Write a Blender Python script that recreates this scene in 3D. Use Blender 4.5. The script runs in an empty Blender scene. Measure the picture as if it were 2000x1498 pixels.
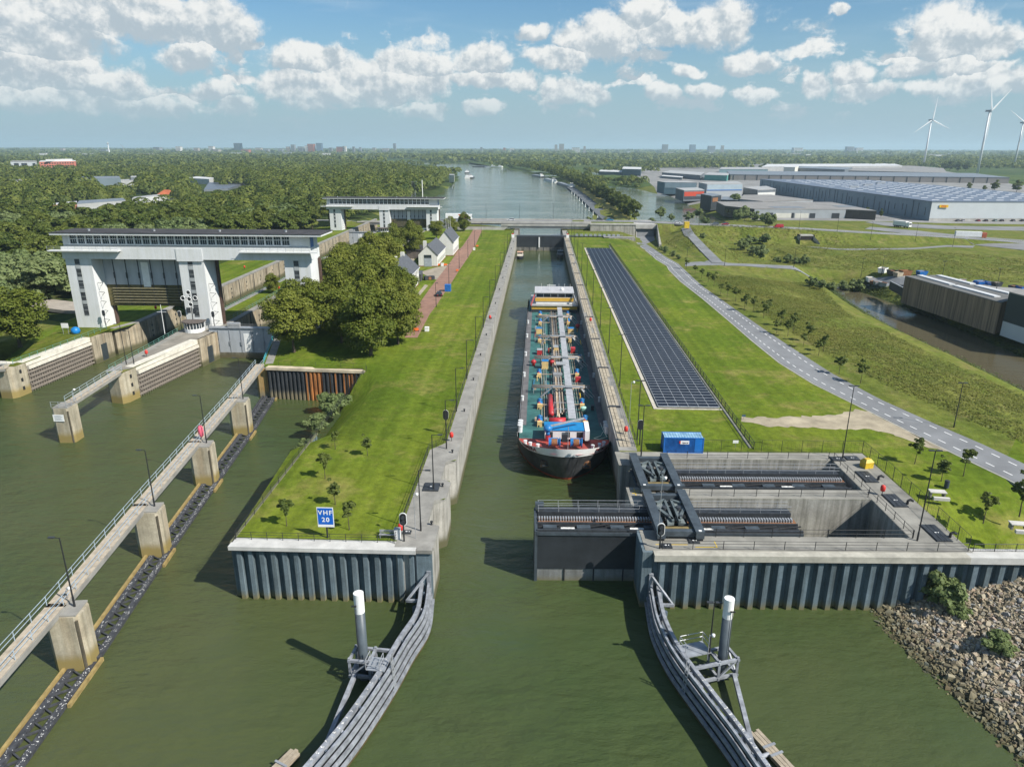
import bpy, bmesh, math, random
import numpy as np
from math import sin, cos, tan, radians, pi, sqrt, atan2
from mathutils import Vector, Matrix
from mathutils.geometry import delaunay_2d_cdt, tessellate_polygon

S = bpy.context.scene
COL = S.collection
RNG = random.Random(7)
NR = np.random.default_rng(11)

# ---------------------------------------------------------------- camera
CAM_H, FOC, PITCH, YAW, ROLL = 52.0, 1388.0, radians(18.34), radians(2.15), radians(0.15)
cam = bpy.data.cameras.new("camera")
cam.sensor_width = 36.0
cam.lens = 36.0 * FOC / 2000.0
cam.clip_start, cam.clip_end = 1.0, 90000.0
cam_o = bpy.data.objects.new("camera", cam)
COL.objects.link(cam_o)
S.camera = cam_o
cam_o.location = (0, 0, CAM_H)
cam_o.rotation_mode = 'XYZ'
cam_o.matrix_world = (Matrix.Translation((0, 0, CAM_H)) @ Matrix.Rotation(YAW, 4, 'Z')
                      @ Matrix.Rotation(pi / 2 - PITCH, 4, 'X') @ Matrix.Rotation(ROLL, 4, 'Z'))

def ray(px, py):
    u, v = px - 1000.0, 749.0 - py
    c, s = cos(ROLL), sin(ROLL)
    u, v = u * c - v * s, u * s + v * c
    a, z = FOC * cos(PITCH) + v * sin(PITCH), -FOC * sin(PITCH) + v * cos(PITCH)
    return (cos(YAW) * u - sin(YAW) * a, sin(YAW) * u + cos(YAW) * a, z)

def at(px, py, z=0.0):
    """the point of the level z that the surveyed photo position looks at"""
    d = ray(px, py)
    t = (z - CAM_H) / d[2]
    return (d[0] * t, d[1] * t, z)

def at2(px, py, z=0.0):
    return at(px, py, z)[:2]

# ---------------------------------------------------------------- sun, sky, exposure
SUN_EL, SUN_AZ = radians(43.0), radians(119.0)      # azimuth clockwise from +Y
sun = bpy.data.lights.new("sun", 'SUN')
sun.energy = 5.0
sun.angle = radians(0.53)
sun.color = (1.0, 0.955, 0.88)
sun_o = bpy.data.objects.new("sun", sun)
COL.objects.link(sun_o)
sd = Vector((sin(SUN_AZ) * cos(SUN_EL), cos(SUN_AZ) * cos(SUN_EL), sin(SUN_EL)))
sun_o.rotation_euler = sd.to_track_quat('Z', 'Y').to_euler()
sun_o.location = (60, -40, 120)

S.view_settings.view_transform = 'Standard'
S.view_settings.look = 'None'
S.view_settings.gamma = 1.0
S.view_settings.exposure = 0.45
S.cycles.max_bounces = 6
S.cycles.diffuse_bounces = 2
S.cycles.glossy_bounces = 3
S.cycles.transmission_bounces = 3
S.cycles.volume_bounces = 1
S.cycles.transparent_max_bounces = 4
S.cycles.caustics_reflective = False
S.cycles.caustics_refractive = False
S.cycles.use_denoising = True

world = bpy.data.worlds.new("World")
S.world = world
world.use_nodes = True
def build_world():
    nt = world.node_tree
    nt.nodes.clear()
    N, L = nt.nodes, nt.links
    def node(t, **kw):
        n = N.new(t)
        for k, v in kw.items():
            setattr(n, k, v)
        return n
    def put(sock, v):
        if isinstance(v, bpy.types.NodeSocket):
            L.new(v, sock)
        else:
            sock.default_value = v
    def m(op, a, b=None, c=None, clamp=False):
        n = node('ShaderNodeMath', operation=op, use_clamp=clamp)
        put(n.inputs[0], a)
        if b is not None: put(n.inputs[1], b)
        if c is not None: put(n.inputs[2], c)
        return n.outputs[0]
    def vm(op, a, b=None, out=0):
        n = node('ShaderNodeVectorMath', operation=op)
        put(n.inputs[0], a)
        if b is not None: put(n.inputs[1], b)
        return n.outputs[out]
    def ss(v, a, b):
        n = node('ShaderNodeMapRange', interpolation_type='SMOOTHSTEP')
        put(n.inputs[0], v); put(n.inputs[1], a); put(n.inputs[2], b)
        return n.outputs[0]
    def noise(v, scale, detail, rough=0.55):
        n = node('ShaderNodeTexNoise', noise_dimensions='3D')
        put(n.inputs['Vector'], v); n.inputs['Scale'].default_value = scale
        n.inputs['Detail'].default_value = detail; n.inputs['Roughness'].default_value = rough
        return n.outputs[0]
    def mix(f, a, b):
        n = node('ShaderNodeMix', data_type='RGBA')
        put(n.inputs[0], f); put(n.inputs[6], a); put(n.inputs[7], b)
        return n.outputs[2]
    sky = node('ShaderNodeTexSky', sky_type='NISHITA')
    sky.sun_disc = False
    sky.sun_elevation, sky.sun_rotation = SUN_EL, SUN_AZ
    sky.altitude = 0.0
    sky.air_density, sky.dust_density, sky.ozone_density = 1.0, 0.7, 1.6
    tc = node('ShaderNodeTexCoord')
    sep = node('ShaderNodeSeparateXYZ'); L.new(tc.outputs['Generated'], sep.inputs[0])
    X, Y, Z = sep.outputs
    az = m('ARCTAN2', X, Y)
    el = m('ARCSINE', Z)
    com = node('ShaderNodeCombineXYZ')
    put(com.inputs[0], az); put(com.inputs[1], el)
    p0 = com.outputs[0]
    # (azimuth, elevation) in radians: warped so that cloud edges billow
    nz = node('ShaderNodeTexNoise', noise_dimensions='3D')
    L.new(p0, nz.inputs['Vector']); nz.inputs['Scale'].default_value = 22.0
    nz.inputs['Detail'].default_value = 5.0; nz.inputs['Roughness'].default_value = 0.6
    wv = vm('MULTIPLY', vm('SUBTRACT', nz.outputs[1], (0.5, 0.5, 0.5)), (0.034, 0.030, 0.0))
    p = vm('ADD', p0, wv)
    pix = [  # cumulus seen in the photograph: x, y, half width, half height
        (60, 60, 120, 75), (150, 20, 130, 45), (300, 30, 110, 45), (400, 45, 90, 45), (370, 110, 50, 32), (60, 145, 140, 45),
        (190, 165, 90, 30), (110, 195, 160, 22), (300, 212, 60, 22), (600, 115, 82, 30), (560, 170, 55, 36), (640, 175, 70, 30),
        (700, 150, 80, 42), (800, 130, 90, 34), (790, 160, 100, 34), (942, 115, 56, 34), (945, 155, 70, 20), (460, 210, 34, 20),
        (420, 180, 44, 18), (240, 205, 60, 16), (830, 215, 44, 16), (940, 212, 44, 14), (1130, 75, 48, 28), (1190, 70, 70, 44),
        (1250, 30, 56, 38), (1300, 60, 100, 30), (1400, 52, 64, 40), (1090, 112, 66, 24), (1040, 60, 36, 15), (1460, 124, 54, 20),
        (1345, 137, 30, 12), (1095, 180, 44, 28), (1155, 185, 40, 24), (1290, 182, 40, 17), (1380, 176, 40, 16), (1475, 184, 40, 15),
        (1590, 165, 32, 20), (1665, 150, 36, 26), (1690, 175, 54, 16), (1845, 70, 66, 52), (1910, 78, 62, 34), (1785, 135, 44, 18),
        (1880, 130, 44, 20), (1900, 165, 60, 22), (1980, 155, 60, 24), (1830, 172, 44, 14), (1640, 20, 20, 10), (1020, 160, 40, 18),
    ]
    d = yl = None
    for (x, y, rx, ry) in pix:
        r_ = ray(x, y); n_ = sqrt(sum(c * c for c in r_))
        a_, e_ = atan2(r_[0], r_[1]), math.asin(r_[2] / n_)
        q = vm('MULTIPLY', vm('SUBTRACT', p, (a_, e_, 0)), (1400.0 / rx, 1400.0 / ry, 0))
        ln = vm('LENGTH', q, out=1)
        qs = node('ShaderNodeSeparateXYZ'); L.new(q, qs.inputs[0])
        if d is None: d, yl = ln, qs.outputs[1]
        else:
            near = m('LESS_THAN', ln, d)
            yl = m('MULTIPLY_ADD', near, m('SUBTRACT', qs.outputs[1], yl), yl)
            d = m('MINIMUM', d, ln)
    # a loose field of cloud everywhere else
    big = noise(vm('MULTIPLY', p0, (1.0, 2.4, 1.0)), 3.2, 3)
    far = m('MULTIPLY', m('SUBTRACT', big, 0.55), 2.0)
    fine = noise(p0, 34.0, 8, 0.62)
    puff = noise(p, 78.0, 5, 0.55)
    billow = m('ABSOLUTE', m('MULTIPLY_ADD', puff, 2.0, -1.0))
    low = ss(el, 0.34, 0.2)
    body = m('SUBTRACT', 1.08, d)
    bank = m('MULTIPLY', m('SUBTRACT', noise(vm('MULTIPLY', p, (1.0, 2.6, 1.0)), 11.0, 4), 0.47), 3.4)
    bank = m('MULTIPLY', bank, m('MULTIPLY', ss(el, 0.17, 0.10), ss(el, 0.012, 0.05)))
    fld = m('MAXIMUM', m('SUBTRACT', m('MULTIPLY', bank, 1.15), 0.18), m('SUBTRACT', far, m('MULTIPLY', low, 1.2)))
    dens = m('ADD', m('MAXIMUM', body, fld), m('MULTIPLY', m('SUBTRACT', fine, 0.5), 1.15))
    dens = m('SUBTRACT', dens, m('MULTIPLY', billow, 0.30))
    alpha = ss(dens, -0.08, 0.34)
    # tops turned to the sun are white, undersides and thin parts blue-grey
    up = noise(vm('ADD', p0, (0.007, 0.011, 0.0)), 34.0, 8, 0.62)
    lit = m('ADD', m('MULTIPLY', m('SUBTRACT', fine, up), 2.6), m('MULTIPLY', m('MAXIMUM', m('MINIMUM', yl, 1.2), -1.2), 0.42))
    lit = m('ADD', lit, m('MULTIPLY', m('SUBTRACT', billow, 0.3), -0.35))
    west = ss(az, -0.30, -0.46)
    lit = m('SUBTRACT', lit, m('MULTIPLY', west, 0.12))
    lit = ss(lit, -0.38, 0.48)
    ccol = mix(lit, (4.6, 5.35, 5.9, 1), (9.0, 9.0, 8.75, 1))
    # high thin veils
    ci = noise(vm('MULTIPLY', p0, (2.0, 14.0, 1.0)), 2.4, 5)
    veil = m('MULTIPLY', ss(ci, 0.48, 0.75), m('MULTIPLY', ss(el, 0.0, 0.2), 0.35))
    tinted = vm('MULTIPLY', sky.outputs[0], (0.66, 0.95, 1.10))
    skyc = mix(veil, tinted, (5.6, 6.8, 7.8, 1))
    near = ss(el, 0.0, 0.085)
    alpha = m('MULTIPLY', alpha, m('ADD', 0.12, m('MULTIPLY', near, 0.84)))
    # the pale blue-grey air that lies over the horizon
    skyc = mix(ss(el, 0.19, -0.02), skyc, (3.55, 4.95, 5.75, 1))
    res = mix(alpha, skyc, ccol)
    bg = node('ShaderNodeBackground')
    put(bg.inputs[0], res)
    bg.inputs[1].default_value = 0.075
    out = node('ShaderNodeOutputWorld')
    L.new(bg.outputs[0], out.inputs[0])
    world.cycles.sampling_method = 'MANUAL'
    world.cycles.sample_map_resolution = 512
build_world()

# ---------------------------------------------------------------- materials
def nodes_of(name):
    m = bpy.data.materials.new(name)
    m.use_nodes = True
    nt = m.node_tree
    b = nt.nodes["Principled BSDF"]
    return m, nt, b

def lin(c):
    return tuple(c) + (1.0,)

def M(name, base, rough=0.7, var=0.25, scale=0.6, metal=0.0, bump=0.0, bscale=6.0, tint=None, spec=0.4,
      stretch=(1, 1, 1), island=0.0, detail=5.0):
    """a painted, cast or grown surface: base colour broken up by two noises"""
    m, nt, b = nodes_of(name)
    N, L = nt.nodes, nt.links
    tc = N.new('ShaderNodeTexCoord')
    mp = N.new('ShaderNodeMapping'); mp.inputs['Scale'].default_value = stretch
    L.new(tc.outputs['Object'], mp.inputs[0])
    n1 = N.new('ShaderNodeTexNoise'); n1.inputs['Scale'].default_value = scale
    n1.inputs['Detail'].default_value = detail; n1.inputs['Roughness'].default_value = 0.62
    L.new(mp.outputs[0], n1.inputs['Vector'])
    rp = N.new('ShaderNodeValToRGB')
    lo = tuple(c * (1 - var) for c in base); hi = tuple(min(1, c * (1 + var)) for c in (tint or base))
    rp.color_ramp.elements[0].position = 0.3; rp.color_ramp.elements[0].color = lin(lo)
    rp.color_ramp.elements[1].position = 0.7; rp.color_ramp.elements[1].color = lin(hi)
    L.new(n1.outputs[0], rp.inputs[0])
    col = rp.outputs[0]
    if island:
        g = N.new('ShaderNodeNewGeometry')
        mr = N.new('ShaderNodeMapRange'); mr.inputs[3].default_value = 1 - island; mr.inputs[4].default_value = 1 + island
        L.new(g.outputs['Random Per Island'], mr.inputs[0])
        mx = N.new('ShaderNodeVectorMath'); mx.operation = 'SCALE'
        L.new(col, mx.inputs[0]); L.new(mr.outputs[0], mx.inputs['Scale'])
        col = mx.outputs[0]
    L.new(col, b.inputs['Base Color'])
    b.inputs['Roughness'].default_value = rough
    b.inputs['Metallic'].default_value = metal
    b.inputs['Specular IOR Level'].default_value = spec
    if bump:
        n2 = N.new('ShaderNodeTexNoise'); n2.inputs['Scale'].default_value = bscale; n2.inputs['Detail'].default_value = 4
        L.new(tc.outputs['Object'], n2.inputs['Vector'])
        bp = N.new('ShaderNodeBump'); bp.inputs['Strength'].default_value = bump; bp.inputs['Distance'].default_value = 0.1
        L.new(n2.outputs[0], bp.inputs['Height']); L.new(bp.outputs[0], b.inputs['Normal'])
    return m

def concrete(name, base, wet=(0.10, 0.095, 0.05), zwet=1.6, streak=0.5, joint=None, mott=1.0, rust=0.0):
    """board-marked concrete: runs of dirt down the face, a dark band above the water, movement joints"""
    m, nt, b = nodes_of(name)
    N, L = nt.nodes, nt.links
    g = N.new('ShaderNodeNewGeometry')
    def noise(scale, st, det=5):
        mp = N.new('ShaderNodeMapping'); mp.inputs['Scale'].default_value = st
        L.new(g.outputs['Position'], mp.inputs[0])
        n = N.new('ShaderNodeTexNoise'); n.inputs['Scale'].default_value = scale; n.inputs['Detail'].default_value = det
        n.inputs['Roughness'].default_value = 0.65
        L.new(mp.outputs[0], n.inputs['Vector'])
        return n.outputs[0]
    def ramp(v, p0, c0, p1, c1):
        r = N.new('ShaderNodeValToRGB')
        r.color_ramp.elements[0].position = p0; r.color_ramp.elements[0].color = lin(c0)
        r.color_ramp.elements[1].position = p1; r.color_ramp.elements[1].color = lin(c1)
        L.new(v, r.inputs[0]); return r.outputs[0]
    def mul(a, bb, f=1.0):
        x = N.new('ShaderNodeMix'); x.data_type = 'RGBA'; x.blend_type = 'MULTIPLY'; x.inputs[0].default_value = f
        L.new(a, x.inputs[6]); L.new(bb, x.inputs[7]); return x.outputs[2]
    c = ramp(noise(0.35, (1, 1, 1)), 0.3, tuple(v * (1 - .28 * mott) for v in base), 0.72, tuple(min(1, v * (1 + .2 * mott)) for v in base))
    k = 1 - streak
    c = mul(c, ramp(noise(1.0, (1.3, 1.3, 0.07)), 0.34, (k, k, k * 0.95), 0.6, (1, 1, 1)))
    c = mul(c, ramp(noise(5.0, (1, 1, 1), 3), 0.3, (1 - .18 * mott,) * 3, 0.7, (1.05, 1.05, 1.05)))
    if rust:
        c = mul(c, ramp(noise(0.5, (1.6, 1.6, 0.1)), 0.5, (1, 1, 1), 0.7, (1, 1 - rust * .5, 1 - rust)))
    sx = N.new('ShaderNodeSeparateXYZ'); L.new(g.outputs['Position'], sx.inputs[0])
    zz = N.new('ShaderNodeMath'); zz.operation = 'ADD'; L.new(sx.outputs[2], zz.inputs[0])
    zn = N.new('ShaderNodeMath'); zn.operation = 'MULTIPLY'; zn.inputs[1].default_value = 0.9
    L.new(noise(1.0, (1.2, 1.2, 0.2)), zn.inputs[0]); L.new(zn.outputs[0], zz.inputs[1])
    mr = N.new('ShaderNodeMapRange'); mr.interpolation_type = 'SMOOTHSTEP'
    mr.inputs[1].default_value = zwet + 0.9; mr.inputs[2].default_value = zwet - 0.5
    L.new(zz.outputs[0], mr.inputs[0])
    x = N.new('ShaderNodeMix'); x.data_type = 'RGBA'; L.new(mr.outputs[0], x.inputs[0]); L.new(c, x.inputs[6]); x.inputs[7].default_value = lin(wet)
    c = x.outputs[2]
    if joint:   # thin dark joints every `joint` metres along Y
        mm = N.new('ShaderNodeMath'); mm.operation = 'PINGPONG'; mm.inputs[1].default_value = joint / 2
        L.new(sx.outputs[1], mm.inputs[0])
        lt = N.new('ShaderNodeMath'); lt.operation = 'LESS_THAN'; lt.inputs[1].default_value = 0.09
        L.new(mm.outputs[0], lt.inputs[0])
        x = N.new('ShaderNodeMix'); x.data_type = 'RGBA'; L.new(lt.outputs[0], x.inputs[0]); L.new(c, x.inputs[6]); x.inputs[7].default_value = (0.07, 0.065, 0.06, 1)
        c = x.outputs[2]
    L.new(c, b.inputs['Base Color'])
    b.inputs['Roughness'].default_value = 0.85
    b.inputs['Specular IOR Level'].default_value = 0.25
    return m

def grass(name, a, c, d, s1=0.05, s2=0.6, bump=0.6):
    """turf: broad patches of two greens, drier tufts, fine blades"""
    m, nt, b = nodes_of(name)
    N, L = nt.nodes, nt.links
    g = N.new('ShaderNodeNewGeometry')
    def noise(scale, det, rough=0.6):
        n = N.new('ShaderNodeTexNoise'); n.inputs['Scale'].default_value = scale; n.inputs['Detail'].default_value = det
        n.inputs['Roughness'].default_value = rough
        L.new(g.outputs['Position'], n.inputs['Vector']); return n.outputs[0]
    def ramp(v, p0, c0, p1, c1):
        r = N.new('ShaderNodeValToRGB')
        r.color_ramp.elements[0].position = p0; r.color_ramp.elements[0].color = lin(c0)
        r.color_ramp.elements[1].position = p1; r.color_ramp.elements[1].color = lin(c1)
        L.new(v, r.inputs[0]); return r.outputs[0]
    c1 = ramp(noise(s1, 6, 0.7), 0.4, a, 0.6, c)
    f = N.new('ShaderNodeMapRange'); f.inputs[1].default_value = 0.52; f.inputs[2].default_value = 0.72
    L.new(noise(s1 * 3.1, 8, 0.72), f.inputs[0])
    x = N.new('ShaderNodeMix'); x.data_type = 'RGBA'; L.new(f.outputs[0], x.inputs[0]); L.new(c1, x.inputs[6]); x.inputs[7].default_value = lin(d)
    fine = ramp(noise(s2, 6, 0.75), 0.28, (0.62, 0.62, 0.6), 0.72, (1.3, 1.3, 1.25))
    y = N.new('ShaderNodeMix'); y.data_type = 'RGBA'; y.blend_type = 'MULTIPLY'; y.inputs[0].default_value = 1.0
    L.new(x.outputs[2], y.inputs[6]); L.new(fine, y.inputs[7])
    # swaths left by the mower, along the lock
    mp = N.new('ShaderNodeMapping'); mp.inputs['Scale'].default_value = (0.55, 0.012, 0.1); L.new(g.outputs['Position'], mp.inputs[0])
    sn = N.new('ShaderNodeTexNoise'); sn.inputs['Scale'].default_value = 1.0; sn.inputs['Detail'].default_value = 4; L.new(mp.outputs[0], sn.inputs['Vector'])
    sw = ramp(sn.outputs[0], 0.35, (0.84, 0.86, 0.8), 0.65, (1.14, 1.12, 1.12))
    y2 = N.new('ShaderNodeMix'); y2.data_type = 'RGBA'; y2.blend_type = 'MULTIPLY'; y2.inputs[0].default_value = 1.0
    L.new(y.outputs[2], y2.inputs[6]); L.new(sw, y2.inputs[7])
    L.new(y2.outputs[2], b.inputs['Base Color'])
    b.inputs['Roughness'].default_value = 0.95
    b.inputs['Specular IOR Level'].default_value = 0.1
    bp = N.new('ShaderNodeBump'); bp.inputs['Strength'].default_value = bump; bp.inputs['Distance'].default_value = 0.35
    L.new(noise(s2 * 1.6, 5, 0.7), bp.inputs['Height']); L.new(bp.outputs[0], b.inputs['Normal'])
    return m

def leaf(name, a, c, far=False):
    m, nt, b = nodes_of(name)
    N, L = nt.nodes, nt.links
    g = N.new('ShaderNodeNewGeometry'); oi = N.new('ShaderNodeObjectInfo')
    r = N.new('ShaderNodeValToRGB')
    r.color_ramp.elements[0].position = 0.0; r.color_ramp.elements[0].color = lin(a)
    r.color_ramp.elements[1].position = 1.0; r.color_ramp.elements[1].color = lin(c)
    ad = N.new('ShaderNodeMath'); ad.operation = 'MULTIPLY_ADD'; ad.inputs[1].default_value = 0.45
    L.new(g.outputs['Random Per Island'], ad.inputs[0])
    if far:   # woods in one piece: the tone wanders from tree to tree
        n = N.new('ShaderNodeTexNoise'); n.inputs['Scale'].default_value = 0.09; n.inputs['Detail'].default_value = 2
        L.new(g.outputs['Position'], n.inputs['Vector'])
        q = N.new('ShaderNodeMapRange'); q.inputs[1].default_value = 0.35; q.inputs[2].default_value = 0.65; q.inputs[4].default_value = 0.62
        L.new(n.outputs[0], q.inputs[0]); L.new(q.outputs[0], ad.inputs[2])
    else:
        h = N.new('ShaderNodeMath'); h.operation = 'MULTIPLY'; h.inputs[1].default_value = 0.5
        L.new(oi.outputs['Random'], h.inputs[0]); L.new(h.outputs[0], ad.inputs[2])
    L.new(ad.outputs[0], r.inputs[0])
    L.new(r.outputs[0], b.inputs['Base Color'])
    b.inputs['Roughness'].default_value = 0.6
    b.inputs['Specular IOR Level'].default_value = 0.25
    tr = N.new('ShaderNodeBsdfTranslucent')
    L.new(r.outputs[0], tr.inputs[0])
    mx = N.new('ShaderNodeMixShader'); mx.inputs[0].default_value = 0.36
    L.new(b.outputs[0], mx.inputs[1]); L.new(tr.outputs[0], mx.inputs[2])
    L.new(mx.outputs[0], N['Material Output'].inputs[0])
    return m

def water(name, deep, shoal, calmness=1.0):
    m, nt, b = nodes_of(name)
    N, L = nt.nodes, nt.links
    g = N.new('ShaderNodeNewGeometry')
    def noise(scale, st, det, rough=0.55, rot=0.0):
        mp = N.new('ShaderNodeMapping'); mp.inputs['Scale'].default_value = st; mp.inputs['Rotation'].default_value = (0, 0, rot)
        L.new(g.outputs['Position'], mp.inputs[0])
        n = N.new('ShaderNodeTexNoise'); n.inputs['Scale'].default_value = scale; n.inputs['Detail'].default_value = det
        n.inputs['Roughness'].default_value = rough
        L.new(mp.outputs[0], n.inputs['Vector']); return n.outputs[0]
    r = N.new('ShaderNodeValToRGB')
    r.color_ramp.elements[0].position = 0.36; r.color_ramp.elements[0].color = lin(deep)
    r.color_ramp.elements[1].position = 0.66; r.color_ramp.elements[1].color = lin(shoal)
    L.new(noise(0.014, (1, 1, 1), 5, 0.6, rot=0.4), r.inputs[0])
    L.new(r.outputs[0], b.inputs['Base Color'])
    b.inputs['Roughness'].default_value = 0.09
    b.inputs['IOR'].default_value = 1.33
    h = N.new('ShaderNodeMath'); h.operation = 'MULTIPLY_ADD'; h.inputs[1].default_value = 2.6
    L.new(noise(0.16, (1.0, 2.2, 1), 2, rot=0.5), h.inputs[0]); L.new(noise(0.75, (1.0, 2.2, 1), 5, 0.66, 0.7), h.inputs[2])
    # calm and ruffled stretches
    calm = N.new('ShaderNodeMapRange'); calm.inputs[1].default_value = 0.38; calm.inputs[2].default_value = 0.62
    calm.inputs[3].default_value = 0.22; calm.inputs[4].default_value = 0.60
    L.new(noise(0.02, (1, 1.6, 1), 3), calm.inputs[0])
    # the river is ruffled, the locks and the canal behind them lie calmer
    sx = N.new('ShaderNodeSeparateXYZ'); L.new(g.outputs['Position'], sx.inputs[0])
    yr = N.new('ShaderNodeMapRange'); yr.inputs[1].default_value = 90; yr.inputs[2].default_value = 330
    yr.inputs[3].default_value = calmness; yr.inputs[4].default_value = 0.22 * calmness; L.new(sx.outputs[1], yr.inputs[0])
    ml = N.new('ShaderNodeMath'); ml.operation = 'MULTIPLY'; L.new(calm.outputs[0], ml.inputs[0]); L.new(yr.outputs[0], ml.inputs[1])
    bp = N.new('ShaderNodeBump'); bp.inputs['Distance'].default_value = 0.75
    L.new(ml.outputs[0], bp.inputs['Strength'])
    L.new(h.outputs[0], bp.inputs['Height']); L.new(bp.outputs[0], b.inputs['Normal'])
    return m

# ---------------------------------------------------------------- mesh builder and object helpers
class MB:
    def __init__(self):
        self.v, self.f, self.mi = [], [], []
        self.cur = 0
    def add(self, vs, fs):
        o = len(self.v)
        self.v.extend(vs)
        for f in fs:
            self.f.append(tuple(i + o for i in f)); self.mi.append(self.cur)
        return self
    def mat(self, i):
        self.cur = i; return self
    def boxb(self, x0, y0, z0, x1, y1, z1):
        vs = [(x0, y0, z0), (x1, y0, z0), (x1, y1, z0), (x0, y1, z0), (x0, y0, z1), (x1, y0, z1), (x1, y1, z1), (x0, y1, z1)]
        return self.add(vs, [(0, 3, 2, 1), (4, 5, 6, 7), (0, 1, 5, 4), (1, 2, 6, 5), (2, 3, 7, 6), (3, 0, 4, 7)])
    def box(self, cx, cy, z0, sx, sy, sz, rz=0.0):
        c, s = cos(rz), sin(rz)
        vs = []
        for z in (z0, z0 + sz):
            for (a, b) in ((-1, -1), (1, -1), (1, 1), (-1, 1)):
                dx, dy = a * sx / 2, b * sy / 2
                vs.append((cx + dx * c - dy * s, cy + dx * s + dy * c, z))
        return self.add(vs, [(0, 3, 2, 1), (4, 5, 6, 7), (0, 1, 5, 4), (1, 2, 6, 5), (2, 3, 7, 6), (3, 0, 4, 7)])
    def beam(self, p, q, w, h, up=(0, 0, 1)):
        p, q = Vector(p), Vector(q)
        d = (q - p).normalized()
        u = Vector(up)
        if abs(d.dot(u)) > 0.98: u = Vector((0, 1, 0))
        sx = d.cross(u).normalized() * (w / 2)
        sz = sx.cross(d).normalized() * (h / 2)
        vs = [tuple(e + a * sx + b * sz) for e in (p, q) for (a, b) in ((-1, -1), (1, -1), (1, 1), (-1, 1))]
        return self.add(vs, [(0, 1, 2, 3), (7, 6, 5, 4), (0, 4, 5, 1), (1, 5, 6, 2), (2, 6, 7, 3), (3, 7, 4, 0)])
    def tube(self, p, q, r0, r1=None, n=8, caps=True):
        r1 = r0 if r1 is None else r1
        p, q = Vector(p), Vector(q)
        d = (q - p).normalized()
        u = Vector((1, 0, 0)) if abs(d.x) < 0.9 else Vector((0, 1, 0))
        a = d.cross(u).normalized(); b = d.cross(a)
        vs = []
        for e, r in ((p, r0), (q, r1)):
            for k in range(n):
                t = 2 * pi * k / n
                vs.append(tuple(e + a * (r * cos(t)) + b * (r * sin(t))))
        fs = [(k, (k + 1) % n, n + (k + 1) % n, n + k) for k in range(n)]
        if caps: fs += [tuple(range(n - 1, -1, -1)), tuple(range(n, 2 * n))]
        return self.add(vs, fs)
    def path(self, pts, r, n=6):
        for a, b in zip(pts, pts[1:]): self.tube(a, b, r, r, n)
        return self
    def prism(self, poly, z0, z1):
        n = len(poly)
        ar = sum(poly[i][0] * poly[(i + 1) % n][1] - poly[(i + 1) % n][0] * poly[i][1] for i in range(n))
        if ar < 0: poly = poly[::-1]
        vs = [(x, y, z0) for x, y in poly] + [(x, y, z1) for x, y in poly]
        fs = [(i, (i + 1) % n, n + (i + 1) % n, n + i) for i in range(n)]
        tri = tessellate_polygon([[Vector((x, y, 0)) for x, y in poly]])
        for t in tri:
            a, b, c = t
            ax, ay = poly[a]; bx, by = poly[b]; cx, cy = poly[c]
            if (bx - ax) * (cy - ay) - (cx - ax) * (by - ay) < 0: a, c = c, a
            fs.append((n + a, n + b, n + c)); fs.append((c, b, a))
        return self.add(vs, fs)
    def quad(self, a, b, c, d):
        return self.add([a, b, c, d], [(0, 1, 2, 3)])
    def lathe(self, cx, cy, prof, n=12):
        vs, fs = [], []
        for (r, z) in prof:
            for k in range(n):
                t = 2 * pi * k / n
                vs.append((cx + r * cos(t), cy + r * sin(t), z))
        for j in range(len(prof) - 1):
            for k in range(n):
                fs.append((j * n + k, j * n + (k + 1) % n, (j + 1) * n + (k + 1) % n, (j + 1) * n + k))
        fs.append(tuple(range(n - 1, -1, -1))); fs.append(tuple(range((len(prof) - 1) * n, len(prof) * n)))
        return self.add(vs, fs)
    def ring(self, c, R, r, nrm=(0, 1, 0), n=16, k=6):
        c = Vector(c); nv = Vector(nrm).normalized()
        u = nv.cross(Vector((0, 0, 1)) if abs(nv.z) < .9 else Vector((1, 0, 0))).normalized(); w = nv.cross(u)
        pts = [c + u * (R * cos(2 * pi * i / n)) + w * (R * sin(2 * pi * i / n)) for i in range(n + 1)]
        return self.path(pts, r, k)
    def build(self, name, mats, parent=None, smooth=False):
        me = bpy.data.meshes.new(name)
        me.from_pydata([tuple(x) for x in self.v], [], self.f)
        ms = mats if isinstance(mats, (list, tuple)) else [mats]
        for x in ms: me.materials.append(x)
        if len(ms) > 1: me.polygons.foreach_set('material_index', self.mi)
        if smooth: me.polygons.foreach_set('use_smooth', [True] * len(me.polygons))
        me.update()
        o = bpy.data.objects.new(name, me)
        COL.objects.link(o)
        if parent is not None:
            o.parent = parent
            w = parent; off = Vector((0, 0, 0))
            while w is not None:
                if not w.get('_local'): off += w.location
                w = w.parent
            if not parent.get('_local'): o.location = -off
        return o

def tag(o, label, cat, group=None):
    o['label'] = label; o['category'] = cat
    if group: o['group'] = group
    return o

def thing(name, label, cat, loc, group=None, rz=None):
    """an Empty at the foot of the thing; with rz its parts are modelled about that foot, else in place"""
    o = bpy.data.objects.new(name, None)
    COL.objects.link(o)
    o.empty_display_size = 0.5
    o.location = loc
    if rz is not None:
        o['_local'] = 1; o.rotation_euler = (0, 0, rz)
    return tag(o, label, cat, group)

def structure(o):
    o['kind'] = 'structure'; return o

def copy_tree(src, loc, rz=0.0, label=None, group=None, scale=None):
    def cp(o, par):
        c = o.copy(); COL.objects.link(c); c.parent = par
        for ch in list(o.children): cp(ch, c)
        return c
    c = cp(src, None)
    c.location = loc; c.rotation_euler = (0, 0, rz)
    if scale is not None: c.scale = (scale, scale, scale) if not isinstance(scale, tuple) else scale
    if label: c['label'] = label
    if group: c['group'] = group
    return c

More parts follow.
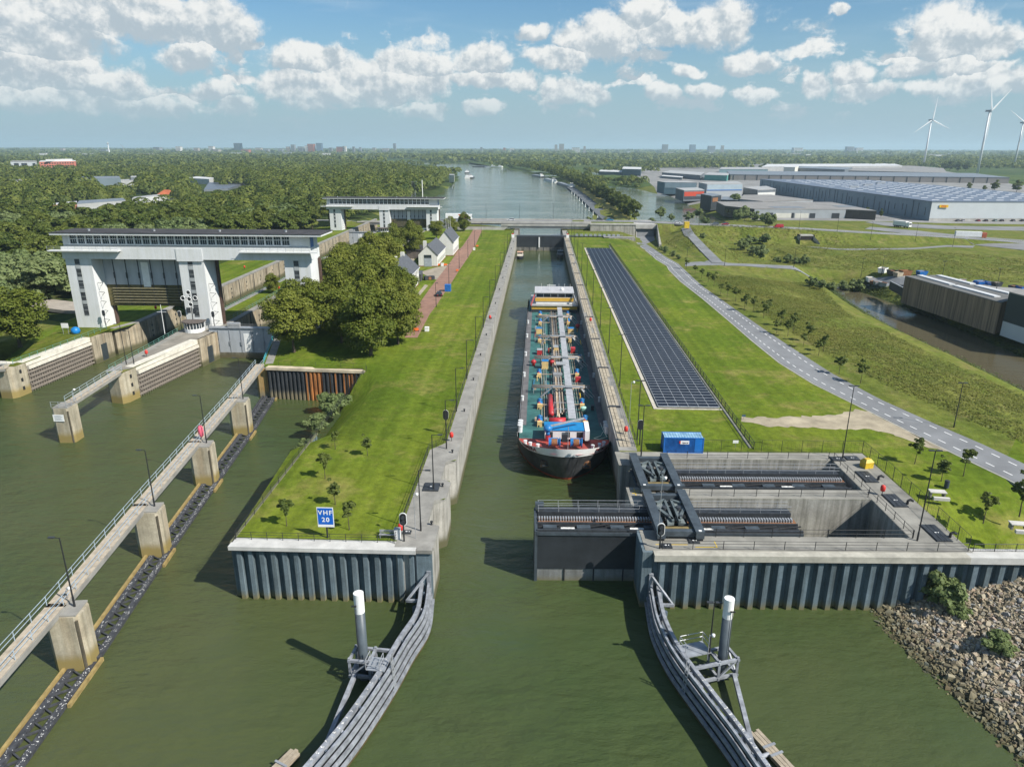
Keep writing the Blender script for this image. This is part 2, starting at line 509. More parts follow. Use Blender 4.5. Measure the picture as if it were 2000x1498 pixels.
def text_geo(s, size, font_bold=0.0, space=1.0):
    """flat outline of a word, centred: vertices (x, y) and faces"""
    cu = bpy.data.curves.new("word", 'FONT')
    cu.body = s; cu.size = size; cu.align_x = 'CENTER'; cu.align_y = 'CENTER'; cu.offset = font_bold; cu.space_character = space
    cu.resolution_u = 3
    o = bpy.data.objects.new("word", cu)
    COL.objects.link(o)
    dg = bpy.context.evaluated_depsgraph_get()
    me = o.evaluated_get(dg).to_mesh()
    vs = [(v.co.x, v.co.y) for v in me.vertices]; fs = [tuple(p.vertices) for p in me.polygons]
    o.evaluated_get(dg).to_mesh_clear()
    bpy.data.objects.remove(o); bpy.data.curves.remove(cu)
    return vs, fs
# ---------------------------------------------------------------- the lie of the land
T = 7.4                      # top of the new lock
ZO = 6.9                     # top of the old locks
XL, XR = -12.1, 12.9         # faces of the new lock chamber
YF = 73.3                    # front wall

def dens(poly, step, closed=True):
    out = []
    n = len(poly)
    for i in range(n if closed else n - 1):
        a, b = poly[i], poly[(i + 1) % n]
        k = max(1, int(sqrt((b[0] - a[0]) ** 2 + (b[1] - a[1]) ** 2) / step))
        for j in range(k):
            t = j / k
            out.append((a[0] + (b[0] - a[0]) * t, a[1] + (b[1] - a[1]) * t))
    if not closed: out.append(tuple(poly[-1]))
    return out

POND = [at2(*q) for q in ((1615, 557), (1660, 590), (1720, 627), (1800, 668), (1900, 712), (2000, 762))] + [(111, 130), (113, 95)] + \
       [(131, 95), (129, 150)] + [at2(*q) for q in ((2000, 700), (1900, 655), (1780, 607), (1700, 577), (1650, 562))]
BASIN = [at2(*q) for q in ((1190, 364), (1250, 371), (1300, 384), (1340, 402), (1390, 425), (1418, 437))] + [(100, 500), (74, 530)] + \
        [at2(*q) for q in ((1250, 428), (1215, 400), (1163, 372))]
DITCH = [at2(x, y, 2.2) for x, y in ((1505, 500), (1545, 513), (1540, 517), (1500, 505))]
UPOND = [at2(*q) for q in ((1112, 337), (1172, 337), (1172, 344), (1116, 344))]
CANAL = [(-108.3, 478), (-112, 600), (-117, 906), (-146, 1400), (-200, 1912), (-330, 2400), (-900, 3000), (-900, 3300), (-250, 2560), (-133, 2021),
         (4.6, 1415), (35, 1100), (51.8, 780), (37.3, 554), (27, 490), (13, 452), (12.9, 440), (-12.1, 440), (-13, 452), (-24, 500), (-58, 520), (-66.5, 478)]
WATERS = [
    [(-4000, -600), (4000, -600), (4000, -200), (300, -60), (120, 20), (62.5, 74.9), (50, 74.6), (12.9, 73.5), (12.9, 80), (-12.1, 80), (-12.1, YF), (-36.1, 72.3),
     (-38, 100), (-41, 112), (-41, 135), (-37, 143.2), (-58.2, 144), (-60.6, 147), (-66.5, 174), (-83, 174), (-87.3, 139.5), (-91, 139.5), (-92.5, 180), (-108.3, 180),
     (-111.3, 170), (-113.4, 142.5), (-118, 150), (-220, 150), (-4000, 60)],
    [(XL, 70), (XR, 70), (XR, 446), (XL, 446)],
    [(XL - 1.7, 77.9), (XL, 77.9), (XL, 85), (XL - 1.7, 84.4)], [(XL - 1.7, 90.8), (XL, 90.4), (XL, 97.4), (XL - 1.7, 96.7)],
    [(-83, 170), (-66.5, 170), (-66.5, 484), (-83, 484)],
    [(-108.3, 170), (-92.5, 170), (-92.5, 484), (-108.3, 484)],
    CANAL, BASIN, POND, DITCH, UPOND,
    [(12.8, 76.3), (45.9, 77.2), (45.6, 87.2), (12.8, 86.3)], [(12.8, 88.9), (45.5, 89.8), (45.2, 99.8), (12.8, 98.9)],
]
SHORES = [  # natural banks, slope
    (CANAL[0:9], .42), (CANAL[9:15], .5), (CANAL[17:21], .5), (POND + POND[:1], .55), (BASIN + BASIN[:1], .4), (UPOND + UPOND[:1], .4), (DITCH + DITCH[:1], .6),
    ([(-41, 108), (-41, 136)], 1.4), ([(-118, 150), (-220, 150), (-4000, 60)], .5), ([(300, -60), (120, 20), (60, 73)], .5),
]
RIDGES = [  # roads on banks: points with their level, half width, slope
    ([at(x, y, z) for x, y, z in ((1140, 431.5, 11.2), (1240, 432.5, 11.2), (1320, 436.5, 11.2), (1400, 440, 11), (1500, 443.5, 10.4), (1600, 449, 9.4), (1700, 455, 8.2), (1800, 460, 7.0), (1900, 466, 6.0), (2060, 478, 5.2))], 7.5, .45),
    ([at(x, y, z) for x, y, z in ((1338, 438.5, 11.0), (1347, 458, 10), (1375, 488, 8.6), (1402, 515, 7.3))], 3.6, .42),
    ([(-115, 466, 7), (-200, 472, 6.4), (-420, 520, 5)], 6.0, .4),
    ([at(x, y, z) for x, y, z in ((1400, 516, 7.3), (1550, 519.5, 6.6), (1700, 532, 6.2), (1850, 551, 6), (2060, 575, 5.6))], 4.0, .3),
]

CUTS = [([(59.8, 411, 4.6), (59, 385, 5.0), (54, 352, 6.2), (51, 320, 7.2)], 6.0, .32)]
VOID = [(54.3, 409.6), (65.6, 409.6), (65.6, 437), (54.3, 437)]
def seg_d(x, y, pl):
    best = np.full(x.shape, 1e9); arg = np.zeros(x.shape)
    for i in range(len(pl) - 1):
        ax, ay = pl[i][0], pl[i][1]; bx, by = pl[i + 1][0], pl[i + 1][1]
        dx, dy = bx - ax, by - ay
        t = np.clip(((x - ax) * dx + (y - ay) * dy) / (dx * dx + dy * dy + 1e-9), 0, 1)
        d = np.hypot(x - ax - t * dx, y - ay - t * dy)
        k = d < best
        best = np.where(k, d, best); arg = np.where(k, i + t, arg)
    return best, arg

def sstep(v):
    v = np.clip(v, 0, 1); return v * v * (3 - 2 * v)

def hgt(x, y):
    x = np.asarray(x, float); y = np.asarray(y, float)
    z = np.full(x.shape, T)
    xr = np.interp(y, [70, 100, 140, 200, 280, 430], [76, 75, 73, 69, 62, 60])
    z = np.where(x > 12, T - 3.5 * sstep((x - xr - 3) / 34), z)
    z = np.where(x < -57, np.where(x < -113, ZO - 2.6 * sstep((-113 - x) / 45), ZO), z)
    z = z + (4.0 - z) * sstep((y - 425) / 60)
    z = np.where(y > 900, 4.0 + 1.2 * np.sin(x * .002) * np.sin(y * .0016), z)
    for pts, hw, sl in RIDGES:
        d, a = seg_d(x, y, pts)
        ze = np.interp(a, range(len(pts)), [p[2] for p in pts])
        z = np.maximum(z, ze - np.maximum(0, d - hw) * sl)
    k = (x > 28.5) & (x < 67)
    z = np.where(k & (y < 410.8), np.minimum(z, T), z)
    z = np.where(k & (y >= 411) & (y < 421), np.maximum(z, 11.0), z)
    for pts, hw, sl in CUTS:
        d, a = seg_d(x, y, pts)
        z = np.where(y < 411, np.minimum(z, np.interp(a, range(len(pts)), [p[2] for p in pts]) + np.maximum(0, d - hw) * sl), z)
    for pl, sl in SHORES:
        d, a = seg_d(x, y, pl)
        z = np.minimum(z, -0.8 + d * sl)
    return z

def h1(x, y):
    return float(hgt(np.array([x]), np.array([y]))[0])

def inside(px, py, poly):
    r = np.zeros(px.shape, bool)
    n = len(poly)
    for i in range(n):
        x0, y0 = poly[i]; x1, y1 = poly[(i + 1) % n]
        c = (y0 > py) != (y1 > py)
        with np.errstate(divide='ignore', invalid='ignore'):
            r ^= c & (px < (x1 - x0) * (py - y0) / (y1 - y0 + 1e-12) + x0)
    return r

LAWN = [(-4, 60)] and [[(-62, 60), (59, 60), (69, 97), (60, 140), (55, 180), (49, 256), (51, 285), (46, 352), (36, 400), (-45, 425), (-66, 425), (-66, 170)],
        [(-130, 150), (-90, 130), (-80, 440), (-135, 440)], [(66, 60), (90, 60), (78, 110), (70, 100)]]
PAVED = [[at2(x, y, 4) for x, y in ((1288, 388), (1300, 378), (1284, 372), (1262, 352), (1235, 343), (1165, 338), (1180, 330), (1300, 328), (1400, 325.5), (1500, 319), (1760, 319), (1850, 336), (1900, 344), (1978, 362), (2100, 372), (2100, 440), (1830, 436), (1700, 432), (1470, 430), (1432, 405), (1370, 396))],
         [at2(x, y, 4) for x, y in ((1745, 560), (1760, 548), (1880, 553), (2100, 575), (2100, 640), (1985, 590), (1900, 578), (1800, 562))]]
WOODF = [[(-118, 190), (-118, 435), (-1200, 700), (-1200, 190)], [(-122, 480), (-121, 906), (-150, 1400), (-400, 2400), (-2200, 2400), (-1200, 600), (-420, 525)]]

def make_ground():
    pts, edges, seen = [], [], {}
    def pid(p):
        k = (round(p[0], 2), round(p[1], 2))
        if k not in seen:
            seen[k] = len(pts); pts.append(Vector(k))
        return seen[k]
    def loop(poly, step):
        d = dens(poly, step)
        ids = [pid(p) for p in d]
        for a, b in zip(ids, ids[1:] + ids[:1]):
            if a != b: edges.append((a, b))
    for w in WATERS: loop(w, 12 if max(abs(c) for p in w for c in p) < 2000 else 60)
    for w in LAWN + PAVED: loop(w, 25)
    loop(VOID, 4)
    for x in np.arange(26, 72, 2.0):
        for y in (408.4, 410.4, 411.6, 413): pid((x, y))
    R = 60000
    loop([(-R, -700), (R, -700), (R, R), (-R, R)], 6000)
    def grid(x0, x1, y0, y1, s, skip=None):
        for x in np.arange(x0, x1, s):
            for y in np.arange(y0, y1, s):
                if skip and skip[0] < x < skip[1] and skip[2] < y < skip[3]: continue
                pid((x + RNG.uniform(-.2, .2) * s, y + RNG.uniform(-.2, .2) * s))
    grid(20, 175, 62, 480, 5)
    grid(-60, 20, 70, 460, 9)
    grid(-160, -60, 130, 520, 7)
    grid(-700, 700, 60, 1300, 40, (-160, 175, 60, 480))
    grid(175, 330, 330, 480, 8)
    grid(-3600, 3600, 1300, 5000, 260)
    grid(-30000, 30000, 5000, 50000, 4000)
    for pl, hw, sl in RIDGES:
        q = dens([p[:2] for p in pl], 6, False)
        for a, b in zip(q, q[1:]):
            d = Vector((b[0] - a[0], b[1] - a[1])).normalized(); nx, ny = -d.y, d.x
            for o in (-hw - 12, -hw - 5, -hw, -hw * .5, 0, hw * .5, hw, hw + 5, hw + 12): pid((a[0] + nx * o, a[1] + ny * o))
    vs, es, fs, ov, oe, of = delaunay_2d_cdt(pts, edges, [], 0, 0.02)
    V = np.array([(v.x, v.y) for v in vs])
    F = np.array([f for f in fs if len(f) == 3])
    C = V[F].mean(axis=1)
    wet = np.zeros(len(F), bool)
    for w in WATERS + [VOID]: wet |= inside(C[:, 0], C[:, 1], w)
    F, C = F[~wet], C[~wet]
    zone = np.full(len(F), 3)
    zone[(C[:, 1] < 1000) & (np.abs(C[:, 0]) < 900)] = 1
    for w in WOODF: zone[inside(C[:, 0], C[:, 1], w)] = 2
    for w in LAWN: zone[inside(C[:, 0], C[:, 1], w)] = 0
    for w in PAVED: zone[inside(C[:, 0], C[:, 1], w)] = 4
    Z = hgt(V[:, 0], V[:, 1])
    me = bpy.data.meshes.new("ground")
    me.from_pydata([(a, b, c) for (a, b), c in zip(V, Z)], [], [tuple(f) for f in F.tolist()])
    for m in (grass("lawn", (.092, .140, .012), (.135, .172, .018), (.225, .200, .062), .035, 0.7),
              grass("meadow", (.105, .135, .022), (.150, .160, .036), (.210, .175, .075), .06, 0.5, 0.9),
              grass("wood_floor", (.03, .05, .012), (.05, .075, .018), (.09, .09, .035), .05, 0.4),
              grass("farmland", (.045, .075, .022), (.075, .11, .028), (.12, .125, .05), .0022, 0.02, 0.0),
              M("yard_paving", (.22, .215, .205), .9, .3, .05)):
        me.materials.append(m)
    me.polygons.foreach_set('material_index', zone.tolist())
    me.polygons.foreach_set('use_smooth', [True] * len(F))
    me.update()
    o = bpy.data.objects.new("ground", me); COL.objects.link(o); structure(o)
make_ground()

w_ = MB()
for (x0, y0, x1, y1) in ((-60000, -5000, 60000, 60000),):
    w_.quad((x0, y0, 0), (x1, y0, 0), (x1, y1, 0), (x0, y1, 0))
structure(w_.build("water", water("river_water", (.042, .068, .022), (.074, .084, .032))))
structure(MB().prism([(x * .5 + cx * .5 + (x - cx) * .5, y) for cx in (118,) for x, y in POND], -.5, .02).build('pond_water', water('brown_water', (.085, .075, .045), (.10, .085, .05), .16)))
b_ = MB(); b_.quad((-60000, -5000, -6), (60000, -5000, -6), (60000, 60000, -6), (-60000, 60000, -6))
structure(b_.build("river_bed", M("river_bed", (.05, .05, .03))))

# ---------------------------------------------------------------- roads and paths
def resample(pl, n):
    d = [0]
    for a, b in zip(pl, pl[1:]): d.append(d[-1] + sqrt((a[0] - b[0]) ** 2 + (a[1] - b[1]) ** 2))
    t = np.linspace(0, d[-1], n)
    return list(zip(np.interp(t, d, [p[0] for p in pl]), np.interp(t, d, [p[1] for p in pl])))

def ribbon(left, right, n, dz=.06, skirt=.5, nx=3, zf=None):
    A, B = resample(left, n), resample(right, n)
    mb = MB(); rows = []
    for a, b in zip(A, B):
        row = []
        for k in range(nx + 1):
            t = k / nx
            x, y = a[0] + (b[0] - a[0]) * t, a[1] + (b[1] - a[1]) * t
            row.append((x, y, (h1(x, y) if zf is None else zf(x, y)) + dz))
        rows.append([(row[0][0], row[0][1], row[0][2] - skirt)] + row + [(row[-1][0], row[-1][1], row[-1][2] - skirt)])
    k = len(rows[0])
    mb.add([p for r in rows for p in r], [(i * k + j, i * k + j + 1, (i + 1) * k + j + 1, (i + 1) * k + j) for i in range(n - 1) for j in range(k - 1)])
    return mb, A, B

ASPH = M("asphalt", (.19, .195, .20), .88, .22, .12, bump=.15, bscale=14)
WHITE = M("road_paint", (.72, .72, .70), .7, .12, 2.0)
KERB = M("pale_kerb", (.36, .35, .31), .85, .2, 1.0)
RL = [(55.0, 412), (53.5, 392)] + [at2(x, y, T) for x, y in ((1245, 470), (1282, 507), (1304, 520), (1307, 527), (1330, 550), (1375, 585), (1425, 627), (1475, 670), (1525, 710), (1590, 750), (1720, 814), (1798, 853), (1877, 892), (1972, 937))] + [(71, 78), (74.5, 66)]
RR = [(64.8, 412), (62.5, 392)] + [at2(x, y, T) for x, y in ((1262, 470), (1300, 502), (1325, 516), (1340, 530), (1358, 547), (1375, 562), (1425, 597), (1487, 640), (1550, 682), (1625, 730), (1720, 781), (1818, 825), (1916, 867), (1997, 905))] + [(77.5, 78), (81.5, 66)]
flat = lambda x, y: h1(x, y)
mb, A, B = ribbon(RL, RR, 150, .08, .4)
structure(mb.build("road", ASPH))
# dashes down the two cycle lanes
dash = MB()
def lane(A, B, t, dl, gap, w, mb, z=.10, s0=0):
    P = [(a[0] + (b[0] - a[0]) * t, a[1] + (b[1] - a[1]) * t) for a, b in zip(A, B)]
    P = resample(P, int(sum(sqrt((p[0] - q[0]) ** 2 + (p[1] - q[1]) ** 2) for p, q in zip(P, P[1:])) / .5))
    i = s0
    st = lambda d: max(1, int(d / .5))
    while i + st(dl) < len(P):
        a, b = P[i], P[i + st(dl)]
        d = Vector((b[0] - a[0], b[1] - a[1])).normalized(); nx, ny = -d.y * w / 2, d.x * w / 2
        za, zb = h1(*a) + z, h1(*b) + z
        mb.quad((a[0] + nx, a[1] + ny, za), (a[0] - nx, a[1] - ny, za), (b[0] - nx, b[1] - ny, zb), (b[0] + nx, b[1] + ny, zb))
        i += st(dl + gap)
k0 = 34
lane(A[k0:], B[k0:], .24, 1.5, 1.5, .2, dash); lane(A[k0:], B[k0:], .76, 1.5, 1.5, .2, dash)
structure(dash.build("road_markings", WHITE))
mb, _, _ = ribbon([(x - .35, y) for x, y in RL], RL, 120, .05, .3, 1)
structure(mb.build("road_kerb", KERB))
mb, _, _ = ribbon([at2(x, y, 6.9) for x, y in ((1338, 516), (1390, 512), (1420, 515.5), (1550, 518.5), (1700, 529), (1850, 548), (2080, 575))],
                  [at2(x, y, 6.9) for x, y in ((1338, 523), (1390, 520), (1420, 520.5), (1550, 522.5), (1700, 535), (1850, 555), (2080, 583))], 60, .1, .6)
structure(mb.build("side_road", ASPH))
def ridge_road(i, w, n, name, mat, dz=.1):
    pts = [p[:2] for p in RIDGES[i][0]]; L_, R_ = [], []
    for k, p in enumerate(pts):
        a, b = pts[max(0, k - 1)], pts[min(len(pts) - 1, k + 1)]
        d = Vector((b[0] - a[0], b[1] - a[1])).normalized()
        L_.append((p[0] - d.y * w, p[1] + d.x * w)); R_.append((p[0] + d.y * w, p[1] - d.x * w))
    mb, A, B = ribbon(L_, R_, n, dz, .5)
    structure(mb.build(name, mat))
    return A, B
GREYR = M("worn_asphalt", (.20, .20, .20), .9, .2, .08)
A, B = ridge_road(0, 5.2, 70, "main_road", GREYR)
dash = MB(); lane(A, B, .5, 3, 6, .22, dash, .13); lane(A, B, .08, 30, .5, .2, dash, .13); lane(A, B, .92, 30, .5, .2, dash, .13)
structure(dash.build("road_markings", WHITE))
ridge_road(1, 2.3, 24, "ramp_road", ASPH, .28); ridge_road(2, 3.6, 40, "main_road", GREYR)
mb, _, _ = ribbon([at2(x, y, 5.2) for x, y in ((1700, 440), (1790, 447), (1900, 458), (2080, 470))], [at2(x, y, 5.2) for x, y in ((1690, 444), (1790, 455), (1900, 474), (2080, 492))], 40, .14, .5)
structure(mb.build("junction_road", GREYR))
mb, _, _ = ribbon([at2(x, y, 4.2) for x, y in ((1690, 434), (1730, 441), (1830, 447), (2080, 452))], [at2(x, y, 4.2) for x, y in ((1705, 432), (1760, 436), (1850, 441), (2080, 444))], 30, .12, .5)
structure(mb.build("access_road", GREYR))
mb, _, _ = ribbon([at2(x, y, 4.6) for x, y in ((1575, 480), (1640, 486), (1780, 485), (1850, 480), (1900, 482))], [at2(x, y, 4.6) for x, y in ((1590, 480), (1640, 484), (1780, 482.5), (1850, 477), (1905, 478))], 40, .14, .5)
structure(mb.build("path", GREYR))
# brick road past the houses
BRICK = M("brick_paving", (.255, .145, .105), .9, .22, .5, detail=8)
mb, _, _ = ribbon([at2(x, y, T) for x, y in ((790, 660), (811, 619), (821, 590), (841, 562), (865, 531), (882, 509), (894, 490), (903, 482), (916, 463), (927, 444))],
                  [at2(x, y, T) for x, y in ((815, 660), (839, 614), (853, 596), (866, 575), (882, 552), (897, 528), (913, 505), (929, 479), (944, 444))], 40, .05, .2)
structure(mb.build("brick_road", BRICK))
PAVE = M("yard_slabs", (.30, .26, .20), .9, .25, .4)
for poly in ([(820, 532), (850, 523), (868, 520), (876, 516), (858, 548), (845, 545)], [(770, 500), (805, 497), (815, 520), (790, 530), (770, 525)], [(803, 590), (830, 556), (836, 558), (808, 592)]):
    p_ = [at2(x, y, T) for x, y in poly]
    structure(MB().prism(p_, T - .2, T + .045).build("yard_paving", PAVE))
# sandy track from the road to the lock yard
SAND = M("sand", (.34, .29, .205), .95, .3, .35, bump=.3, bscale=3)
mb = MB()
edge_t = ((1450, 815), (1520, 816), (1600, 812), (1655, 806), (1672, 800), (1695, 803), (1735, 822), (1790, 850))
edge_b = ((1450, 822), (1500, 833), (1590, 836), (1650, 838), (1700, 838), (1745, 850), (1790, 866), (1850, 882))
tp, bp = [at2(x, y, T) for x, y in edge_t], [at2(x, y, T) for x, y in edge_b]
tp, bp = resample(tp, 40), resample(bp, 40)
tp = [(x + RNG.uniform(-.4, .4), y + RNG.uniform(-.5, .5)) for x, y in tp]; bp = [(x + RNG.uniform(-.4, .4), y + RNG.uniform(-.5, .5)) for x, y in bp]
for i in range(39): mb.quad((*bp[i], T + .03), (*bp[i + 1], T + .03), (*tp[i + 1], T + .03), (*tp[i], T + .03))
structure(mb.build("sandy_track", SAND))
# ---------------------------------------------------------------- shared paints
C_WALL = concrete("lock_concrete", (.42, .40, .36), joint=14.0, streak=.45)
C_CAP = M("coping_concrete", (.25, .24, .215), .9, .25, .5, bump=.1, bscale=8)
C_DECK = M("deck_concrete", (.245, .235, .205), .9, .28, .35, bump=.1, bscale=10)
C_OLD = concrete("old_concrete", (.44, .38, .28), streak=.6, joint=11.0, rust=.25)
C_PIER = concrete("pier_concrete", (.46, .41, .31), wet=(.26, .20, .075), zwet=2.0, streak=.35, rust=.15)
SHEET = M("sheet_steel", (.165, .20, .215), .55, .28, 1.2, metal=.1, stretch=(1, 1, .25), spec=.35)
BLACK = M("black_paint", (.022, .023, .025), .5, .3, 2)
DKSTEEL = M("dark_steel", (.045, .05, .056), .5, .35, 1.5, metal=.2)
GIRDER = M("girder_paint", (.060, .075, .088), .5, .3, 1.0, metal=.1)
GREYST = M("grey_steel", (.30, .32, .345), .5, .25, 1.2, metal=.2)
PALEST = M("galvanised_steel", (.42, .43, .44), .45, .22, 1.5, metal=.4)
GUANO = M("stained_steel", (.55, .54, .50), .8, .3, 3.0, tint=(.75, .74, .7))
WHITEP = M("white_paint", (.78, .78, .76), .5, .08, 1.0)
YELLOW = M("yellow_paint", (.62, .42, .03), .5, .2, 1.0)
RED = M("red_paint", (.55, .035, .025), .45, .2, 2)
ORANGE = M("orange_plastic", (.65, .12, .02), .5, .2, 2)
BLUE = M("blue_paint", (.02, .13, .42), .4, .25, 1.2)
RUSTY = M("rust", (.22, .10, .045), .85, .4, 3)
GLASSD = M("dark_glass", (.03, .04, .05), .08, .3, .6, spec=.8)
TIMBER = M("grey_timber", (.33, .28, .21), .85, .3, 1.6, stretch=(1, 1, 4))
ORD = ["first", "second", "third", "fourth", "fifth", "sixth", "seventh", "eighth", "ninth", "tenth", "eleventh", "twelfth", "thirteenth", "fourteenth",
       "fifteenth", "sixteenth", "seventeenth", "eighteenth", "nineteenth", "twentieth", "twenty-first", "twenty-second", "twenty-third", "twenty-fourth"]

_postc = {}
def post_mesh(h, r, mat):
    k = (h, r, mat.name)
    if k not in _postc:
        mb = MB(); mb.tube((0, 0, 0), (0, 0, h), r, r, 6)
        o = mb.build("post", mat); _postc[k] = o.data
        bpy.data.objects.remove(o)
    return _postc[k]

def railing(name, label, cat, pts, h=1.1, step=2.5, rails=(.55, 1.08), r=.03, mat=None, group=None, mesh=None, pr=None):
    """posts along a line of points with rails between, or wire mesh"""
    mat = mat or BLACK
    t = thing(name, label, cat, pts[0], group)
    mb = MB()
    for a, b in zip(pts, pts[1:]):
        for z in rails: mb.tube((a[0], a[1], a[2] + z), (b[0], b[1], b[2] + z), r, r, 5)
    mb.build("rail", mat, t)
    if mesh:
        mm = MB()
        for a, b in zip(pts, pts[1:]):
            n = max(1, int(sqrt((a[0] - b[0]) ** 2 + (a[1] - b[1]) ** 2) / mesh))
            for k in range(n):
                q = [a[i] + (b[i] - a[i]) * k / n for i in range(3)]
                mm.tube((q[0], q[1], q[2] + .05), (q[0], q[1], q[2] + h - .05), .008, .008, 3, False)
            for z in np.arange(.25, h, .35): mm.tube((a[0], a[1], a[2] + z), (b[0], b[1], b[2] + z), .008, .008, 3, False)
        mm.build("wire_mesh", mat, t)
    P = post_mesh(h, (pr or r * 1.4), mat)
    d = 0; total = sum((Vector(b) - Vector(a)).length for a, b in zip(pts, pts[1:]))
    n = max(1, round(total / step)); n = min(n, 99)
    acc = [0]
    for a, b in zip(pts, pts[1:]): acc.append(acc[-1] + (Vector(b) - Vector(a)).length)
    for k in range(n + 1):
        s = total * k / n
        c = [float(np.interp(s, acc, [p[i] for p in pts])) for i in range(3)]
        o = bpy.data.objects.new("post", P); COL.objects.link(o); o.parent = t
        o.location = Vector(c) - t.location
    return t

LAMPG = "slim black lamp posts round the locks"
def make_lamp(h, arm, double=False):
    t = thing("lamp_post", "x", "lamp post", (0, 0, 0), LAMPG, 0.0)
    mb = MB(); mb.tube((0, 0, 0), (0, 0, 1.2), .11, .11, 8); mb.tube((0, 0, 1.2), (0, 0, h), .085, .055, 8); mb.build("pole", BLACK, t)
    for s in ((1, -1) if double else (1,)):
        if arm:
            a = MB(); a.tube((0, 0, h - .05), (s * arm, 0, h), .045, .04, 6); a.build("arm", BLACK, t)
        l = MB(); x0 = s * arm
        l.boxb(min(x0, x0 + s * .65), -.13, h - .04, max(x0, x0 + s * .65), .13, h + .07); l.build("lamp_head", DKSTEEL, t)
    return t
_lamps = {}
def lamp(x, y, z, h, label, arm=.6, rz=pi, double=False, group=LAMPG):
    k = (h, arm, double)
    if k not in _lamps:
        o = make_lamp(h, arm, double); _lamps[k] = o
        o.location = (x, y, z); o.rotation_euler = (0, 0, rz); tag(o, label, "lamp post", group)
        return o
    return copy_tree(_lamps[k], (x, y, z), rz, label, group)

def camera_on(x, y, z, label, h=1.0, mat=None):
    """a white dome camera on a short mast"""
    t = thing("surveillance_camera", label, "camera", (x, y, z), "white surveillance cameras on the locks", 0.0)
    m = MB(); m.tube((0, 0, 0), (0, 0, h), .04, .04, 6); m.tube((0, 0, h - .1), (.25, 0, h - .05), .03, .03, 5); m.build("mast", PALEST, t)
    m = MB(); m.lathe(.35, 0, [(.05, h + .12), (.17, h + .08), (.19, h - .05), (.16, h - .18), (.07, h - .27)], 10); m.build("dome", WHITEP, t, True)
    return t

# ---------------------------------------------------------------- the new lock chamber
lw = [(-14.2, 446), (-14.2, 104), (-16.4, 101), (-16.4, YF - .6), (XL + .05, YF - .6), (XL + .05, 77.8), (XL - 1.5, 78.6), (XL - 1.5, 84.2), (XL + .02, 85.4), (XL + .02, 90.0), (XL - 1.5, 91), (XL - 1.5, 96.6),
      (XL, 97.8), (XL, 380), (XL - 1.2, 380.5), (XL - 1.2, 384), (XL, 384.5), (XL, 446)]
t = thing("lock_wall", "long pale concrete wall along the left side of the ship lock", "lock wall", (-14, YF, 0))
MB().prism(lw, -3, T - .35).build("wall", C_WALL, t)
MB().prism([(x + (.12 if x > -13.9 else -.12), y) for x, y in lw], T - .35, T + .06).build("coping", C_CAP, t)
rw = [(XR, 102), (XR, 380), (XR + 1.2, 380.5), (XR + 1.2, 384), (XR, 384.5), (XR, 446), (15.5, 446), (15.5, 102)]
t = thing("lock_wall", "long grey concrete wall on the right of the ship lock, beside the tanker", "lock wall", (14, 102, 0))
MB().prism(rw, -3, T - .35).build("wall", C_WALL, t)
MB().prism([(x + (-.12 if x < 14.2 else .12), y) for x, y in rw], T - .35, T + .06).build("coping", C_CAP, t)
# bollards let into both walls
bo = MB(); bo.tube((0, 0, 0), (0, 0, .45), .13, .11, 8); bo.tube((0, 0, .38), (0, 0, .5), .2, .18, 8)
proto = None
for k, y in enumerate((78, 88.5, 100, 118, 136, 154, 172, 190, 210, 232, 254, 280, 306, 332, 358)):
    lab = "black mooring bollard on the left lock coping, " + ORD[k] + " from the front end"
    if proto is None:
        proto = tag(bo.build("bollard", BLACK), lab, "bollard", "black bollards on the left lock wall"); proto.location = (XL - .8, y, T + .06)
    else:
        o = proto.copy(); COL.objects.link(o); o.location = (XL - .8, y, T + .06); o['label'] = lab
# cover boards of the cable duct on the right wall
TRAYM = M("duct_boards", (.36, .31, .23), .85, .35, .8, stretch=(1, 1, 1))
t = thing("cable_duct", "long run of pale cover boards along the right lock coping beside the tanker", "cable duct", (13.9, 104, T))
mb = MB(); mc = MB()
y = 103.5
while y < 378:
    L_ = min(6.0, 378 - y)
    for k in range(3):
        if RNG.random() < .94: mb.boxb(13.1 + k * .62, y, T + .06, 13.62 + k * .62, y + L_ - .12, T + .16 + RNG.uniform(0, .03))
    if int(y / 6) % 4 == 0: MB().boxb(13.0, y - .3, T + .06, 15.1, y + .3, T + .3).build("joint_box", DKSTEEL, t)
    y += L_
o = mb.build("cover_board", TRAYM, t); o["kind"] = "stuff"
# railings on both sides
railing("railing", "long black railing along the lawn behind the left lock wall", "railing", [(-16.6, 73.4, T), (-16.6, 100.8, T), (-14.5, 103.6, T), (-14.5, 378, T)], 1.15, 3.2, (.4, .75, 1.12), .03)
railing("railing", "long black railing along the lawn behind the right lock wall", "railing", [(15.8, 103.5, T), (15.8, 376, T)], 1.15, 3.2, (.4, .75, 1.12), .03)
sides = [(72.9 + 1.2, 10.6), (100.6, 8), (113.5, 8), (136.6, 8), (158, 8), (180.4, 8), (205.6, 8), (232, 8), (262, 8), (290, 8), (320, 8), (350, 8)]
for k, (y, h) in enumerate([(76.5, 8.2), (87.5, 8.2), (101.5, 8.1), (118, 8.1), (137, 8.1), (158, 8.1), (180.4, 8.1), (205.6, 8.1), (232, 8.1), (262, 8.1), (292, 8.1), (322, 8.1), (352, 8.1)]):
    lamp(-14.3 if y > 103 else -14.0, y, T, h, "slim black lamp post behind the left lock wall, " + ORD[k] + " from the front end", .8, 0)
for k, (y, h) in enumerate([(106.6, 10.0), (133.4, 10.6), (157.3, 10.6), (181.8, 10.6), (210, 10.6), (240, 10.6), (271, 10.6), (303, 10.6), (335, 10.6), (366, 10.6)]):
    lamp(16.2, y, T, h, "tall black lamp post beside the right lock wall, " + ORD[k] + " from the container", 0.15, 0, True)
